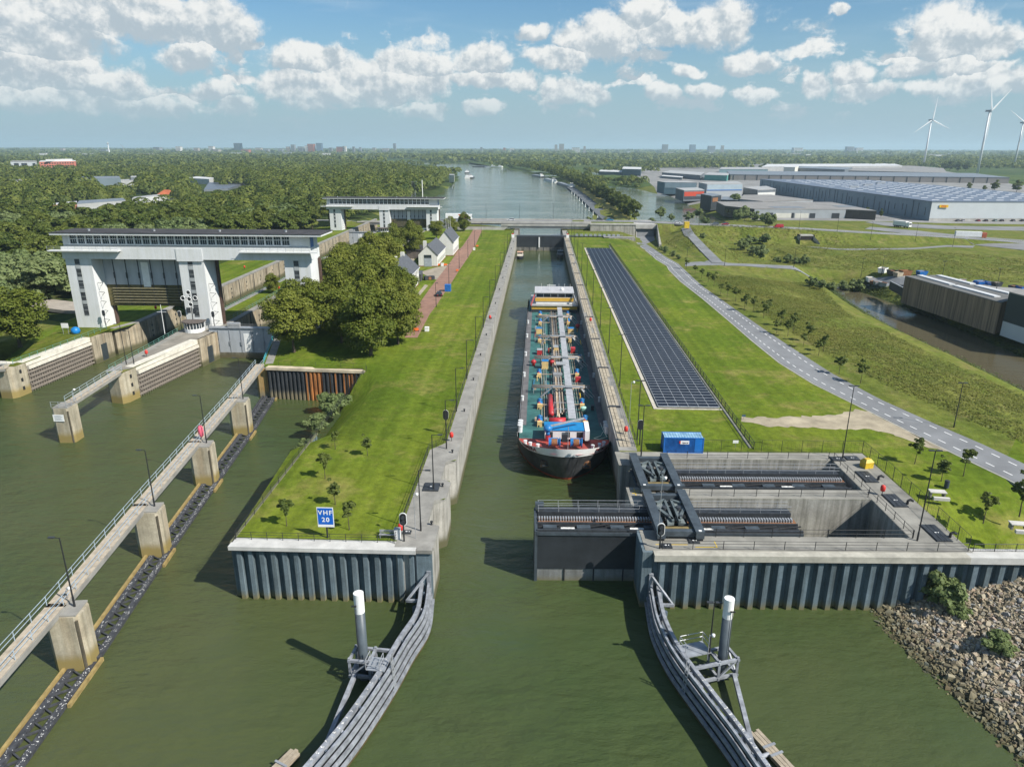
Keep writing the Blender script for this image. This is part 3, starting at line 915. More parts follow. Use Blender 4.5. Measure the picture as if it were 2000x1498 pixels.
lamp(*at2(1252, 892, T), T, 8.3, "black mast with floodlights at the corner of the gate yard, left of the container", .25, 0, True)
lamp(*at2(1645, 897, T), T, 11.7, "tall black lamp post at the far right corner of the gate pits", .1, 0, True)
lamp(*at2(1791, 1057, T), T, 11.8, "tall black lamp post at the near right corner of the gate pits", .1, 0, True)
for k, (x, y, a) in enumerate(((1865, 840, 1822),)):
    lamp(*at2(1862, 838, T - .3), T - .3, 8.2, "slim black lamp post on the far verge of the road, right edge of the photo", .1, 0, True)
lamp(*at2(1655, 800, T), T, 8.2, "slim black lamp post on the sandy edge of the road", .1, 0, True) if False else None

def signal(x, y, z, h, rz, label):
    t = thing("signal_light", label, "signal light", (x, y, z), "shipping signal lights of the lock", rz)
    m = MB(); m.tube((0, 0, 0), (0, 0, h), .1, .09, 8); m.build("post", BLACK, t)
    def oval(w, hh, y0, y1, mb):
        pts = [(w * cos(a), (hh if sin(a) > 0 else -hh) + w * sin(a)) for a in [2 * pi * i / 20 for i in range(20)]]
        n = 20; vs = [(p[0], y0, h + p[1]) for p in pts] + [(p[0], y1, h + p[1]) for p in pts]
        mb.add(vs, [(i, (i + 1) % n, n + (i + 1) % n, n + i) for i in range(n)] + [tuple(range(n)), tuple(range(2 * n - 1, n - 1, -1))])
    m = MB(); oval(.46, .40, -.03, .05, m); m.build("white_rim", WHITEP, t)
    m = MB(); oval(.385, .38, -.08, -.035, m); m.build("board", BLACK, t)
    m = MB(); oval(.45, .40, .052, .06, m); m.build("back_plate", BLACK, t)
    for k in range(2):
        l = MB(); l.tube((0, -.28, h - .3 + .6 * k), (0, -.08, h - .3 + .6 * k), .24, .2, 12)
        l.build("lamp_hood", DKSTEEL, t)
    return t
signal(-15.6, 74.0, T, 3.0, 0, "white-rimmed black signal light at the front corner of the left lock wall")
signal(14.6, 73.6, T, 2.6, 0, "white-rimmed black signal light standing over the open lock gate")
signal(-14.8, 107.5, T, 3.4, pi, "black backed signal light on the left lock wall across from the bow")
signal(16.3, 104.5, T, 3.4, pi, "black backed signal light on the right lock wall, near the container")
def lifebuoy(x, y, z, label, mat=None, h=1.1):
    t = thing("lifebuoy_stand", label, "lifebuoy", (x, y, z), "red lifebuoy cases round the locks", 0.0)
    m = MB(); m.tube((0, 0, 0), (0, 0, h), .05, .05, 6); m.build("post", DKSTEEL, t)
    m = MB(); m.lathe(0, 0, [(.12, h - .45), (.3, h - .35), (.34, h + .05), (.28, h + .4), (.1, h + .5)], 10); m.build("case", mat or RED, t, True)
    return t
for (px, py, z, lab) in ((882, 862, T, "red lifebuoy case beside the signal light on the left lock wall"), (957, 627, T, "red lifebuoy case far along the left lock wall, level with the wheelhouse"),
                         (1222, 850, T, "red lifebuoy case behind the right lock wall, beside the bow"), (1153, 632, T, "red lifebuoy case on the right lock wall, level with the wheelhouse"),
                         (1722, 968, T, "red lifebuoy case between two dark hatches right of the gate pits"), (783, 1045, T, "small red case by the white cabinet at the front of the lawn"),
                         (287, 697, ZO, "red lifebuoy case on the paved nose of the middle island"), (305, 608, ZO, "red lifebuoy case seen under the raised lift gate"),
                         (478, 527, ZO, "red lifebuoy case on the far bank, framed by the right opening of the lift gate"), (545, 568, ZO, "red lifebuoy case on the grassy middle island")):
    x, y = at2(px, py, z); lifebuoy(x, y, z, lab)

# ---------------------------------------------------------------- sheet-pile walls
def sheet_wall(name, label, a, b, z0, z1, period, depth, mat, capm, cap_h=.45, cap_out=.5, cap_in=1.0, alt=None, flip=1):
    a, b = Vector((*a, 0)), Vector((*b, 0))
    d = (b - a).normalized(); n = Vector((d.y, -d.x, 0)) * flip
    Lg = (b - a).length
    t = thing(name, label, "quay wall", (a.x, a.y, 0))
    prof = []; s = 0
    while s < Lg:
        for u, o in ((0, 0), (.40, 0), (.52, 1), (.90, 1), (.985, 0)):
            if s + u * period <= Lg: prof.append((s + u * period, o * depth))
        s += period
    prof.append((Lg, 0))
    mb = MB()
    for i in range(len(prof) - 1):
        (s0, o0), (s1, o1) = prof[i], prof[i + 1]
        if s1 - s0 < .01: continue
        p, q = a + d * s0 + n * o0, a + d * s1 + n * o1
        zt0, zt1 = z1 - cap_h - (.35 if o0 > 0 else 0), z1 - cap_h - (.35 if o1 > 0 else 0)
        if alt: mb.mat(int(alt(i / len(prof))))
        mb.add([(p.x, p.y, z0), (q.x, q.y, z0), (q.x, q.y, zt1), (p.x, p.y, zt0)], [(0, 1, 2, 3)])
        pi_, qi = a + d * s0, a + d * s1
        mb.add([(p.x, p.y, zt0), (q.x, q.y, zt1), (qi.x, qi.y, z1 - cap_h), (pi_.x, pi_.y, z1 - cap_h)], [(0, 1, 2, 3)])
    mb.build("sheet_piles", mat, t)
    c = MB(); o, i_ = n * (depth + cap_out), n * -cap_in
    P = [a + o, b + o, b + i_, a + i_]
    c.prism([(p.x, p.y) for p in P], z1 - cap_h, z1 + .05); c.build("cap_beam", capm, t)
    return t
TIDE = concrete("sheet_pile_paint", (.155, .205, .235), wet=(.17, .15, .07), zwet=.85, streak=.45, rust=.12)
CAPW = M("pale_cap", (.50, .49, .46), .8, .15, .7)
CAPC = M("concrete_cap", (.40, .38, .32), .9, .25, .6)
sheet_wall("sheet_pile_wall", "blue-grey sheet-pile wall with a pale cap in front of the island lawn", (-36.1, YF - .35), (-13.9, YF - .35), -3, T, 1.375, .62, TIDE, CAPW, cap_out=.4)
sheet_wall("sheet_pile_wall", "blue-grey sheet-pile wall at the left end of the island lawn", (-36.1, 107), (-36.1, YF - .35), -3, T, 1.375, .3, TIDE, M('earthy_cap', (.16, .16, .09), .9, .3, 1), .2, -.1, .15)
t = thing("lock_wall_end", "grey steel clad front corner block of the left lock wall", "quay wall", (-15, YF, 0))
mb = MB(); mb.boxb(-13.9, YF - 1.0, -3, XL + .02, YF - .6, T - .4)
mb.build("corner_plate", TIDE, t); MB().boxb(-13.85, YF - 1.25, T - .4, XL + .1, YF - .6, T + .055).build("cap", C_CAP, t)
RA = radians(1.6)
def G(u, v): return (12.9 + u * cos(RA) - v * sin(RA), 72.9 + u * sin(RA) + v * cos(RA))
sheet_wall("sheet_pile_wall", "blue-grey sheet-pile wall with a concrete cap below the gate pits", G(.9, .25), G(37.2, .25), -3, T, 1.53, .72, TIDE, CAPC, .75, .35)
sheet_wall("sheet_pile_wall", "blue-grey sheet-pile wall running right behind the stone slope", G(37.2, .25), (62, 74.4), -3, T, 1.53, .72, TIDE, CAPW, .8, .3)
RUSTM = M("rusted_sheet", (.25, .10, .035), .85, .5, 1.2, stretch=(1, 1, .2), tint=(.42, .17, .05))
DARKSH = concrete("dark_sheet", (.055, .06, .066), wet=(.2, .17, .11), zwet=1.9, streak=.4)
sheet_wall("sheet_pile_wall", "old black and rust-streaked sheet-pile wall below the big trees", (-58.3, 144.2), (-36.4, 142.6), -3, T - .3, .92, .45, [DARKSH, RUSTM], M("chalky_cap", (.5, .42, .3), .9, .4, .3), .5, .15,
           alt=lambda f: (RNG.random() < (.75 if .38 < f < .55 else .4 if f > .38 else 0.02)))

# ---------------------------------------------------------------- lawn furniture of the island
railing("railing", "low black railing along the front edge of the island lawn", "railing", [(-35.8, YF + .3, T), (-16.8, YF + .3, T)], 1.1, 1.95, (.35, .7, 1.05), .025)
railing("railing", "black railing along the left edge of the island lawn", "railing", [(-35.9, YF + .6, T), (-35.9, 141.5, T)], 1.1, 3.0, (.35, .7, 1.05), .025)
railing("railing", "thin black railing on the rusty sheet-pile wall", "railing", [(-56, 145.2, T - .3), (-36.6, 143.8, T - .2)], 1.1, 2.6, (.5, 1.05), .02)
x, y = at2(640, 1050, T)
t = thing("channel_sign", "blue sign reading VHF 20 on a black post in the lawn", "sign", (x, y, T))
MB().tube((x, y, T), (x, y, T + 2.2), .1, .1, 10).build("post", BLACK, t)
b = MB(); b.boxb(x - .98, y - .16, T + 1.55, x + .98, y - .1, T + 4.15); board = b.build("board", WHITEP, t)
b = MB(); b.boxb(x - .9, y - .175, T + 1.9, x + .9, y - .163, T + 4.07); b.build("blue_face", M("sign_blue", (.005, .115, .52), .4, .05, 1), board)
for s_, z_ in (("VHF", 3.45), ("20", 2.52)):
    vs, fs = text_geo(s_, .82, .022, 1.25)
    MB().add([(x + a, y - .185, T + z_ + c) for a, c in vs], fs).build("lettering", WHITEP, board)
x, y = at2(757, 1050, T)
t = thing("bench", "grey slatted bench beside the white cabinet at the front of the lawn", "bench", (x, y, T))
mb = MB()
for k in range(3): mb.boxb(x - 1.0, y - .25 + k * .16, T + .43, x + 1.0, y - .13 + k * .16, T + .48)
mb.build("seat", PALEST, t)
mb = MB()
for k in range(2): mb.boxb(x - 1.0, y + .26, T + .6 + k * .2, x + 1.0, y + .31, T + .74 + k * .2)
mb.build("backrest", PALEST, t)
for s in (-.85, .85):
    m = MB(); m.boxb(x + s - .04, y - .22, T, x + s + .04, y - .16, T + .43); m.boxb(x + s - .04, y + .24, T, x + s + .04, y + .3, T + .95); m.build("leg", GREYST, t)
x, y = at2(777, 1052, T)
t = thing("control_cabinet", "white control cabinet at the right end of the bench", "cabinet", (x, y, T))
m = MB(); m.boxb(x - .35, y - .25, T, x + .35, y + .25, T + 1.35); m.build("body", WHITEP, t)
m = MB(); m.boxb(x - .4, y - .3, T + 1.35, x + .4, y + .3, T + 1.42); m.build("lid", PALEST, t)
m = MB(); m.boxb(x - .3, y - .262, T + .1, x + .3, y - .253, T + 1.3); m.build("door", M("cabinet_door", (.7, .7, .69), .5, .05, 1), t)
x, y = at2(852, 958, T)
def hatch(cx, cy, z, sx, sy, rz, label, mat=None, group="dark service hatches in the concrete decks"):
    t = thing("service_hatch", label, "hatch", (cx, cy, z), group, rz)
    m = MB(); m.boxb(-sx / 2, -sy / 2, 0, sx / 2, sy / 2, .12); m.build("frame", PALEST if mat else DKSTEEL, t)
    m = MB(); n = 3
    for k in range(n): m.boxb(-sx / 2 + .06 + k * (sx - .12) / n, -sy / 2 + .06, .12, -sx / 2 + (k + 1) * (sx - .12) / n, sy / 2 - .06, .17)
    m.build("lid", DKSTEEL, t)
    m = MB(); m.boxb(-.18, -.1, .17, .05, .06, .185); m.boxb(.2, -.1, .17, .32, .06, .185); m.build("white_plate", WHITEP, t)
    return t
hatch(-14.4, 88.2, T + .06, 2.2, 2.4, 0, "large dark hatch on the left lock wall between the gate slots")
hatch(-15.6, 76.0, T + .06, 1.0, .8, 0, "small dark hatch near the front signal light of the left lock wall")
# ---------------------------------------------------------------- gate yard with its two pits
def gthing(name, label, cat, u=0, v=0, z=0, group=None):
    x, y = G(u, v)
    return thing(name, label, cat, (x, y, z), group, RA)
C_PIT = concrete("pit_concrete", (.40, .385, .34), wet=(.12, .11, .08), zwet=1.0, streak=.5)
t = gthing("gate_yard", "concrete yard with two long open pits for the sliding lock gates", "lock structure")
z0, z1 = -2.5, T + .05
mb = MB()
for (u0, v0, u1, v1) in ((.05, .3, 38, 3.6), (2.9, 13.4, 32.4, 16.2), (.6, 26, 38, 28.6), (32.4, 3.6, 38, 26)):
    mb.boxb(u0, v0, z0, u1, v1, z1)
for (v0, v1) in ((3.6, 4.9), (11.3, 16.5), (23.7, 26)): mb.boxb(.05 if v0 < 12 else .3, v0, z0, 2.9, v1, z1)
mb.build("pit_wall", C_PIT, t)
mb = MB()
for (u0, v0, u1, v1) in ((.0, .3, 38.05, 3.55), (2.9, 13.45, 32.35, 16.15), (2.9, 26.05, 38.05, 28.6), (32.45, 3.55, 38.05, 26.05), (.0, 3.55, 2.85, 4.85), (.0, 11.35, 2.9, 16.45), (.0, 23.75, 2.9, 28.6)):
    mb.boxb(u0, v0, z1 - .01, u1, v1, z1 + .03)
mb.build("deck", C_DECK, t)
m = MB(); m.boxb(-.35, -.1, z0, .8, 4.4, z1 - .02); m.boxb(-.3, 4.4, z0, .04, 4.9, z1)
m.build("corner_plate", TIDE, t)
ym = MB()
for (u0, v0, u1, v1) in ((1.4, 1.5, 5.2, 1.6), (6.0, 1.0, 8.6, 1.1), (8.5, 1.1, 8.6, 2.4), (3.4, 15.2, 6.4, 15.3), (7.6, 13.6, 7.7, 16.0), (2.6, 14.2, 2.7, 16.4), (7.3, 26.2, 7.4, 27.8), (3.1, 26.3, 3.2, 27.6), (.6, 14.6, 2.2, 14.75), (.6, 15.4, 2.2, 15.5), (1.0, 14, 1.1, 16)):
    ym.boxb(u0, v0, z1 + .03, u1, v1, z1 + .045)
ym.build("yellow_lines", YELLOW, t)

def rolling_gate(u0, u1, v0, label, seen):
    t = gthing("rolling_gate", label, "lock gate", u0, v0, 0)
    Lg = u1 - u0; W = 5.9
    p = MB(); p.boxb(0, 0, 1.75, Lg, .5, 6.75); p.boxb(0, W - .5, -2, Lg, W, 6.75); p.boxb(0, .5, 6.2, Lg, W - .5, 6.75); p.boxb(0, .5, -2, .5, W - .5, 6.2); p.boxb(Lg - .5, .5, -2, Lg, W - .5, 6.2); p.build("skin_plate", BLACKG, t)
    p = MB(); p.boxb(-.06, -.12, -2, .28, W + .1, 7.1); p.build("end_post", GIRDER, t)
    p = MB(); p.boxb(.3, .08, -2.2, Lg, .46, 1.74); p.build("lower_plate", concrete("gate_lower" + str(int(u0)), (.23, .235, .23), wet=(.16, .14, .07), zwet=.5, streak=.3), t)
    p = MB()
    for k in range(1, int(Lg / 3.7) + 1): p.boxb(k * 3.7 - .08, -.03, -2, k * 3.7 + .08, .07, 1.7)
    p.build("fender_strip", BLACK, t)
    p = MB(); p.boxb(.2, -.14, 6.55, Lg, .0, 6.95); p.build("rubbing_strake", GIRDER, t)
    # deck machinery: front service trough, toothed rack, rear walkway
    p = MB(); p.boxb(.2, 0.05, 6.75, Lg, .3, 7.25); p.boxb(.2, 1.9, 6.75, Lg, 2.1, 7.2); p.build("trough_wall", DKSTEEL, t)
    for k in range(int(Lg / 4.2)): MB().boxb(1 + k * 4.2, .7, 6.8, 2.7 + k * 4.2, 1.5, 7.15).build("junction_box", GIRDER, t)
    for k in range(int(Lg / 9)): MB().boxb(3.2 + k * 8.6, .5, 6.9, 4.9 + k * 8.6, .95, 7.1).build("white_cover", GUANO, t)
    p = MB()
    for k in range(int(Lg / 3)): p.tube((.5 + k * 3, 1.2, 6.95), (3.2 + k * 3, 1.5 + RNG.uniform(-.2, .2), 6.95 + RNG.uniform(0, .3)), .1, .1, 6)
    p.build("cable", BLACK, t)
    p = MB(); p.boxb(.4, 2.3, 6.76, Lg, 3.4, 7.05); p.build("rack_bed", RUSTY, t)
    p = MB()
    for k in range(int((Lg - .5) / .34)): p.boxb(.5 + k * .34, 2.55, 7.05, .66 + k * .34, 3.2, 7.42)
    p.build("rack_teeth", PALEST, t)
    p = MB(); p.boxb(.4, 2.2, 6.76, Lg, 2.29, 7.0); p.build("pale_edge", GREYST, t)
    p = MB(); p.boxb(.4, 4.4, 6.76, Lg, 5.85, 7.35); p.build("walkway", DKSTEEL, t)
    p = MB()
    for z in (7.85, 8.3):
        for v in (4.45, 5.8): p.tube((.4, v, z), (Lg, v, z), .028, .028, 5)
    p.build("handrail", GREYST, t)
    for k in range(int(Lg / 2.6) + 1):
        for v in (4.45, 5.8):
            m = MB() if (k, v) == (0, 4.45) else None
            if m: m.tube((0, 0, 7.35), (0, 0, 8.3), .035, .035, 5); o = m.build("handrail_post", PALEST, t); o.location = (.5, v, 0); keep = o
            else:
                o = keep.copy(); COL.objects.link(o); o.parent = t; o.location = (.5 + k * 2.6, v, 0)
    p = MB(); p.boxb(.1, 5.0, 7.35, 1.2, 5.9, 8.1); p.build("end_box", GIRDER, t)
    return t
BLACKG = M("gate_black", (.028, .032, .037), .5, .3, .25, bump=.05, bscale=3)
rolling_gate(-12.75, 20.3, 5.15, "black sliding lock gate standing half way across the channel", True)
rolling_gate(1.6, 31.5, 17.0, "dark sliding lock gate drawn back wholly into the farther pit", False)

def portal(v0, v1, label):
    t = gthing("gate_portal", label, "gate machinery", 2.2, v0, T)
    Lg = v1 - v0
    for u in (0, 4.6):
        m = MB(); m.boxb(u - .5, 0, .45, u + .5, Lg, 1.35); m.boxb(u - .56, 0, 1.352, u + .56, Lg, 1.42); m.build("girder", GIRDER, t)
        for v in (.15, Lg - 1.05):
            m = MB(); m.boxb(u - .42, v, .06, u + .42, v + .9, .45); m.build("foot", BLACK, t)
        m = MB(); m.boxb(u - .2, .1, 1.425, u + .15, .35, 1.5); m.build("white_lamp", WHITEP, t)
    for v in (.5, Lg - 1.3):
        m = MB(); m.boxb(.5, v, .5, 4.1, v + .7, 1.15); m.build("cross_beam", GIRDER, t)
    m = MB(); m.boxb(.7, 1.6, .06, 4.0, 2.1, .95); m.build("motor_case", M("drive_ochre" + label[:3], (.20, .15, .06), .6, .3, 1), t)
    for s in (0, 1):   # a pair of grey-green drive carriages, each an A of two arms round a gear
        c = 1.55 + s * 1.75; q = -1 if s else 1
        m = MB()
        m.prism([(c - q * .85, Lg - 3.6), (c - q * .2, Lg - 2.2), (c + q * .35, Lg - 2.2), (c + q * .6, 3.2), (c - q * .25, 3.0), (c - q * 0.1, 5)], .5, .85)
        car = m.build("drive_carriage", DRIVE, t)
        m = MB(); m.beam((c - q * .9, Lg - 4.4, 1.0), (c + q * .5, 3.6, 1.0), .4, .3); m.beam((c - q * .8, Lg - 3.2, 1.0), (c + q * .5, Lg - 2.3, 1.0), .35, .3); m.beam((c + q * .45, Lg - 2.4, 1.0), (c + q * .45, 3.2, 1.0), .3, .3)
        m.build("link_arm", DRIVE2, car)
        m = MB(); m.tube((c, Lg - 4.6, .86), (c, Lg - 4.6, 1.3), .38, .34, 14); m.build("gear_hub", DKSTEEL, car)
        m = MB(); m.tube((c + q * .1, 4.4, .86), (c + q * .1, 4.4, 1.2), .26, .24, 12); m.build("gear_hub", DKSTEEL, car)
DRIVE = M("drive_paint", (.20, .23, .225), .45, .3, 1.2, metal=.2)
DRIVE2 = M("drive_arm", (.13, .155, .155), .45, .3, 1.2, metal=.2)
portal(2.2, 13.3, "dark steel portal with two beams over the half-open near gate")
portal(14.3, 25.2, "dark steel portal with two beams over the farther gate pit")
def grail(label, pts, **k):
    railing("railing", label, "railing", [(*G(u, v), T + .06) for u, v in pts], 1.15, **k)
grail("black railing along the front edge of the gate yard", [(2.0, .55), (37.6, .55)], step=3.6, rails=(.08, .75, 1.12))
grail("black railing on the near side of the near gate pit", [(9, 3.4), (32.6, 3.4)], step=3.2)
grail("black railing along the deck between the two gate pits", [(8.2, 14.0), (32.2, 14.0)], step=3.0)
grail("black railing on the far side of the farther gate pit", [(7.6, 26.4), (32, 26.4)], step=3.0)
grail("black railing along the right end of both gate pits", [(32.7, 3.4), (32.7, 26.2)], step=2.2)
railing("mesh_fence", "tall dark mesh fence between the gate yard and the trees on the right", "fence", [(*G(37.7, .7), T), (*G(38.3, 21), T), (*G(38.2, 28.9), T)], 2.0, 2.3, (.06, 2.0), .03, mesh=.45)
railing("mesh_fence", "tall dark mesh fence behind the gate yard and in front of the container", "fence", [(*G(38.2, 28.9), T), (*G(4.0, 28.9), T)], 2.0, 3.2, (.06, 2.0), .025, mesh=.6)
railing("railing", "black bar railing on the quay right of the gate yard", "railing", [(*G(38.2, .6), T), (61, 74.9, T)], 1.1, 2.6, (.1, 1.05), .03, mesh=.28)
for k, (u, v, sx, sy, l) in enumerate(((33.3, 26.3, 2.0, 1.5, "dark hatch at the far corner of the gate yard, beside the railing"), (35.6, 26.6, 2.0, 1.5, "dark hatch at the far corner of the gate yard, near the yellow box"),
                                      (34.9, 20.2, 1.9, 3.6, "long dark hatch on the right deck, just beyond the red lifebuoy"), (35.3, 13.0, 1.9, 3.6, "long dark hatch on the right deck, nearer than the red lifebuoy"), (36.1, 4.6, 1.9, 4.0, "long dark hatch at the near right corner of the gate yard"))):
    hatch(*G(u, v), T + .07, sx, sy, RA, l)
    tag(MB().path([(*G(u + 1.2, v - .9), T), (*G(u + 1.2, v - .9), T + .6), (*G(u + 1.5, v - .9), T + .75), (*G(u + 1.9, v - .9), T + .55)], .16, 8).build("vent_pipe", BLACK),
        "black bent vent pipe beside the " + l.replace("long dark hatch ", "hatch ").replace("dark hatch ", "hatch "), "pipe") if k > 1 else None
for (u, v, l) in ((4.6, 15.0, "small square black cover on the deck between the gate portals"), (6.1, 2.3, "small square black cover in front of the near gate portal"), (2.6, 1.2, "small black cover at the front left corner of the gate yard")):
    hatch(*G(u, v), T + .075, 1.3, 1.0, RA, l)
x, y = G(36.4, 23.6)
t = thing("yellow_tank", "bright yellow box with a sloped hood on the right deck of the gate yard", "tank", (x, y, T), None, .3)
m = MB(); m.boxb(-.7, -.6, .05, .7, .6, 1.0); m.build("body", YELLOW, t)
m = MB(); m.add([(-.74, -.64, 1.0), (.74, -.64, 1.0), (.74, .64, 1.0), (-.74, .64, 1.0), (-.4, -.3, 1.45), (.4, -.3, 1.45), (.4, .3, 1.45), (-.4, .3, 1.45)], [(0, 1, 5, 4), (1, 2, 6, 5), (2, 3, 7, 6), (3, 0, 4, 7), (4, 5, 6, 7)]); m.build("hood", YELLOW, t)
x, y = at2(1295, 885, T); 
CORR = M("container_blue", (.012, .105, .34), .45, .25, .8, tint=(.02, .14, .42))
t = thing("shipping_container", "blue steel container standing in the grass behind the gate yard", "container", (x + 3.05, y + 1.2, T))
m = MB()
for k in range(30):
    a = x + .15 + k * .195
    m.boxb(a, y + .03, T + .2, a + .1, y + .1, T + 2.45)
m.build("corrugation", CORR, t)
m = MB(); m.boxb(x + .1, y + .1, T + .12, x + 6.0, y + 2.34, T + 2.5); m.build("wall", CORR, t)
m = MB()
for (a, b) in ((0, 0), (5.95, 0), (0, 2.3), (5.95, 2.3)): m.boxb(x + a, y + b, T, x + a + .15, y + b + .14, T + 2.6)
for b in (0.0, 2.3): m.boxb(x + .15, y + b, T + 2.47, x + 5.95, y + b + .13, T + 2.6); m.boxb(x + .15, y + b, T + .02, x + 5.95, y + b + .13, T + .18)
m.build("corner_frame", BLUE, t)
m = MB(); m.boxb(x + .12, y + .12, T + 2.5, x + 5.98, y + 2.3, T + 2.56); rf = m.build("roof", M("faded_blue", (.17, .33, .47), .6, .3, .9, tint=(.3, .45, .55)), t)
m = MB()
for k in range(14): m.boxb(x + .3 + k * .41, y + .2, T + 2.56, x + .42 + k * .41, y + 2.2, T + 2.585)
m.build("roof_rib", M("faded_blue_rib", (.14, .29, .43), .6, .3, .9), rf)
m = MB(); m.boxb(x + 2.55, y - .005, T + 1.55, x + 3.85, y + .025, T + 2.12); sg = m.build("name_plate", WHITEP, t)
vs, fs = text_geo("TIJHOF", .3, .012); MB().add([(x + 3.25 + a, y - .012, T + 1.74 + c) for a, c in vs], fs).build("lettering", M("ink", (.03, .03, .05)), sg)
m = MB(); m.boxb(x + 2.36, y - .005, T + 1.66, x + 2.54, y + .025, T + 2.06); m.build("red_mark", RED, sg)
m = MB(); m.boxb(x + 4.75, y + .0, T + .2, x + 5.85, y + .028, T + 2.44); m.build("door", M("container_door", (.015, .16, .5), .4, .15, .8), t)
x, y = at2(1436, 874, T); t = thing("notice_sign", "small white notice on a post behind the mesh fence, right of the container", "sign", (x, y, T))
MB().tube((x, y, T), (x, y, T + 1.1), .03, .03, 6).build("post", GREYST, t); MB().boxb(x - .45, y - .03, T + .75, x + .4, y + .02, T + 1.2).build("plate", WHITEP, t)
x, y = at2(1452, 819, T); t = thing("notice_sign", "small dark notice where the sandy track begins", "sign", (x, y, T))
MB().tube((x, y, T), (x, y, T + .7), .03, .03, 6).build("post", GREYST, t); MB().boxb(x - .3, y - .03, T + .5, x + .3, y + .02, T + .85).build("plate", M("dusk_blue", (.05, .1, .16)), t)
camera_on(*at2(1227, 860, T), T + 0, "white camera mast with floodlights beside the right lock wall, level with the bow", 9.9)
camera_on(*at2(1285, 1050, T), T, "white camera on the thin mast between the near portal and the signal light", 8.0)
camera_on(*at2(812, 1052, T), T, "white camera on the post at the front of the left lock wall", 6.0)

# solar field and the drain beside it
t = thing("solar_field", "long field of dark blue solar panels in the grass beside the lock", "solar panels", (27.4, 122, T))
X0, X1, Y0, Y1 = 21.9, 32.9, 121.6, 335.5
PV = M("solar_cell", (.010, .0125, .019), .4, .3, .35, spec=.3, tint=(.012, .015, .022))
pv = MB(); fr = MB()
nx, ny = 6, 132
sx, sy = (X1 - X0) / nx, (Y1 - Y0) / ny
for i in range(nx):
    for j in range(ny):
        a, b = X0 + i * sx, Y0 + j * sy
        zt = T + .38
        pv.add([(a + .06, b + .2, zt - .04), (a + sx - .06, b + .2, zt - .05), (a + sx - .06, b + sy - .2, zt + .04), (a + .06, b + sy - .2, zt + .04)], [(0, 1, 2, 3)])
o = pv.build("panels", PV, t); o['kind'] = 'stuff'
for i in range(nx + 1): fr.boxb(X0 + i * sx - .042, Y0, T + .2, X0 + i * sx + .042, Y1, T + .36)
for j in range(0, ny + 1, 1): fr.boxb(X0, Y0 + j * sy - .17, T + .24, X1, Y0 + j * sy + .17, T + .365)
fr.build("frame", PALEST, t)
m = MB(); m.boxb(X0 - .9, Y0 - .7, T - .2, X0 - .1, Y1 + 1.8, T + .12); m.boxb(X0 - .1, Y1 + .4, T - .2, X1 + .6, Y1 + 1.8, T + .12); m.boxb(X0 - .1, Y0 - .7, T - .2, X1 + .3, Y0 - .2, T + .1); m.build("curb", M("pale_gravel", (.46, .42, .34), .9, .25, 1.2), t)
railing("mesh_fence", "long low black fence along the right side of the solar field", "fence", [(33.9, 103.5, T), (33.9, 348, T)], 1.25, 2.6, (.06, .65, 1.25), .045, mesh=.6, pr=.06)
m = MB(); m.boxb(33.3, 104, T - .1, 33.7, 347, T + .09); structure(m.build("path", M("gutter", (.2, .2, .17), .9, .3, .5)))

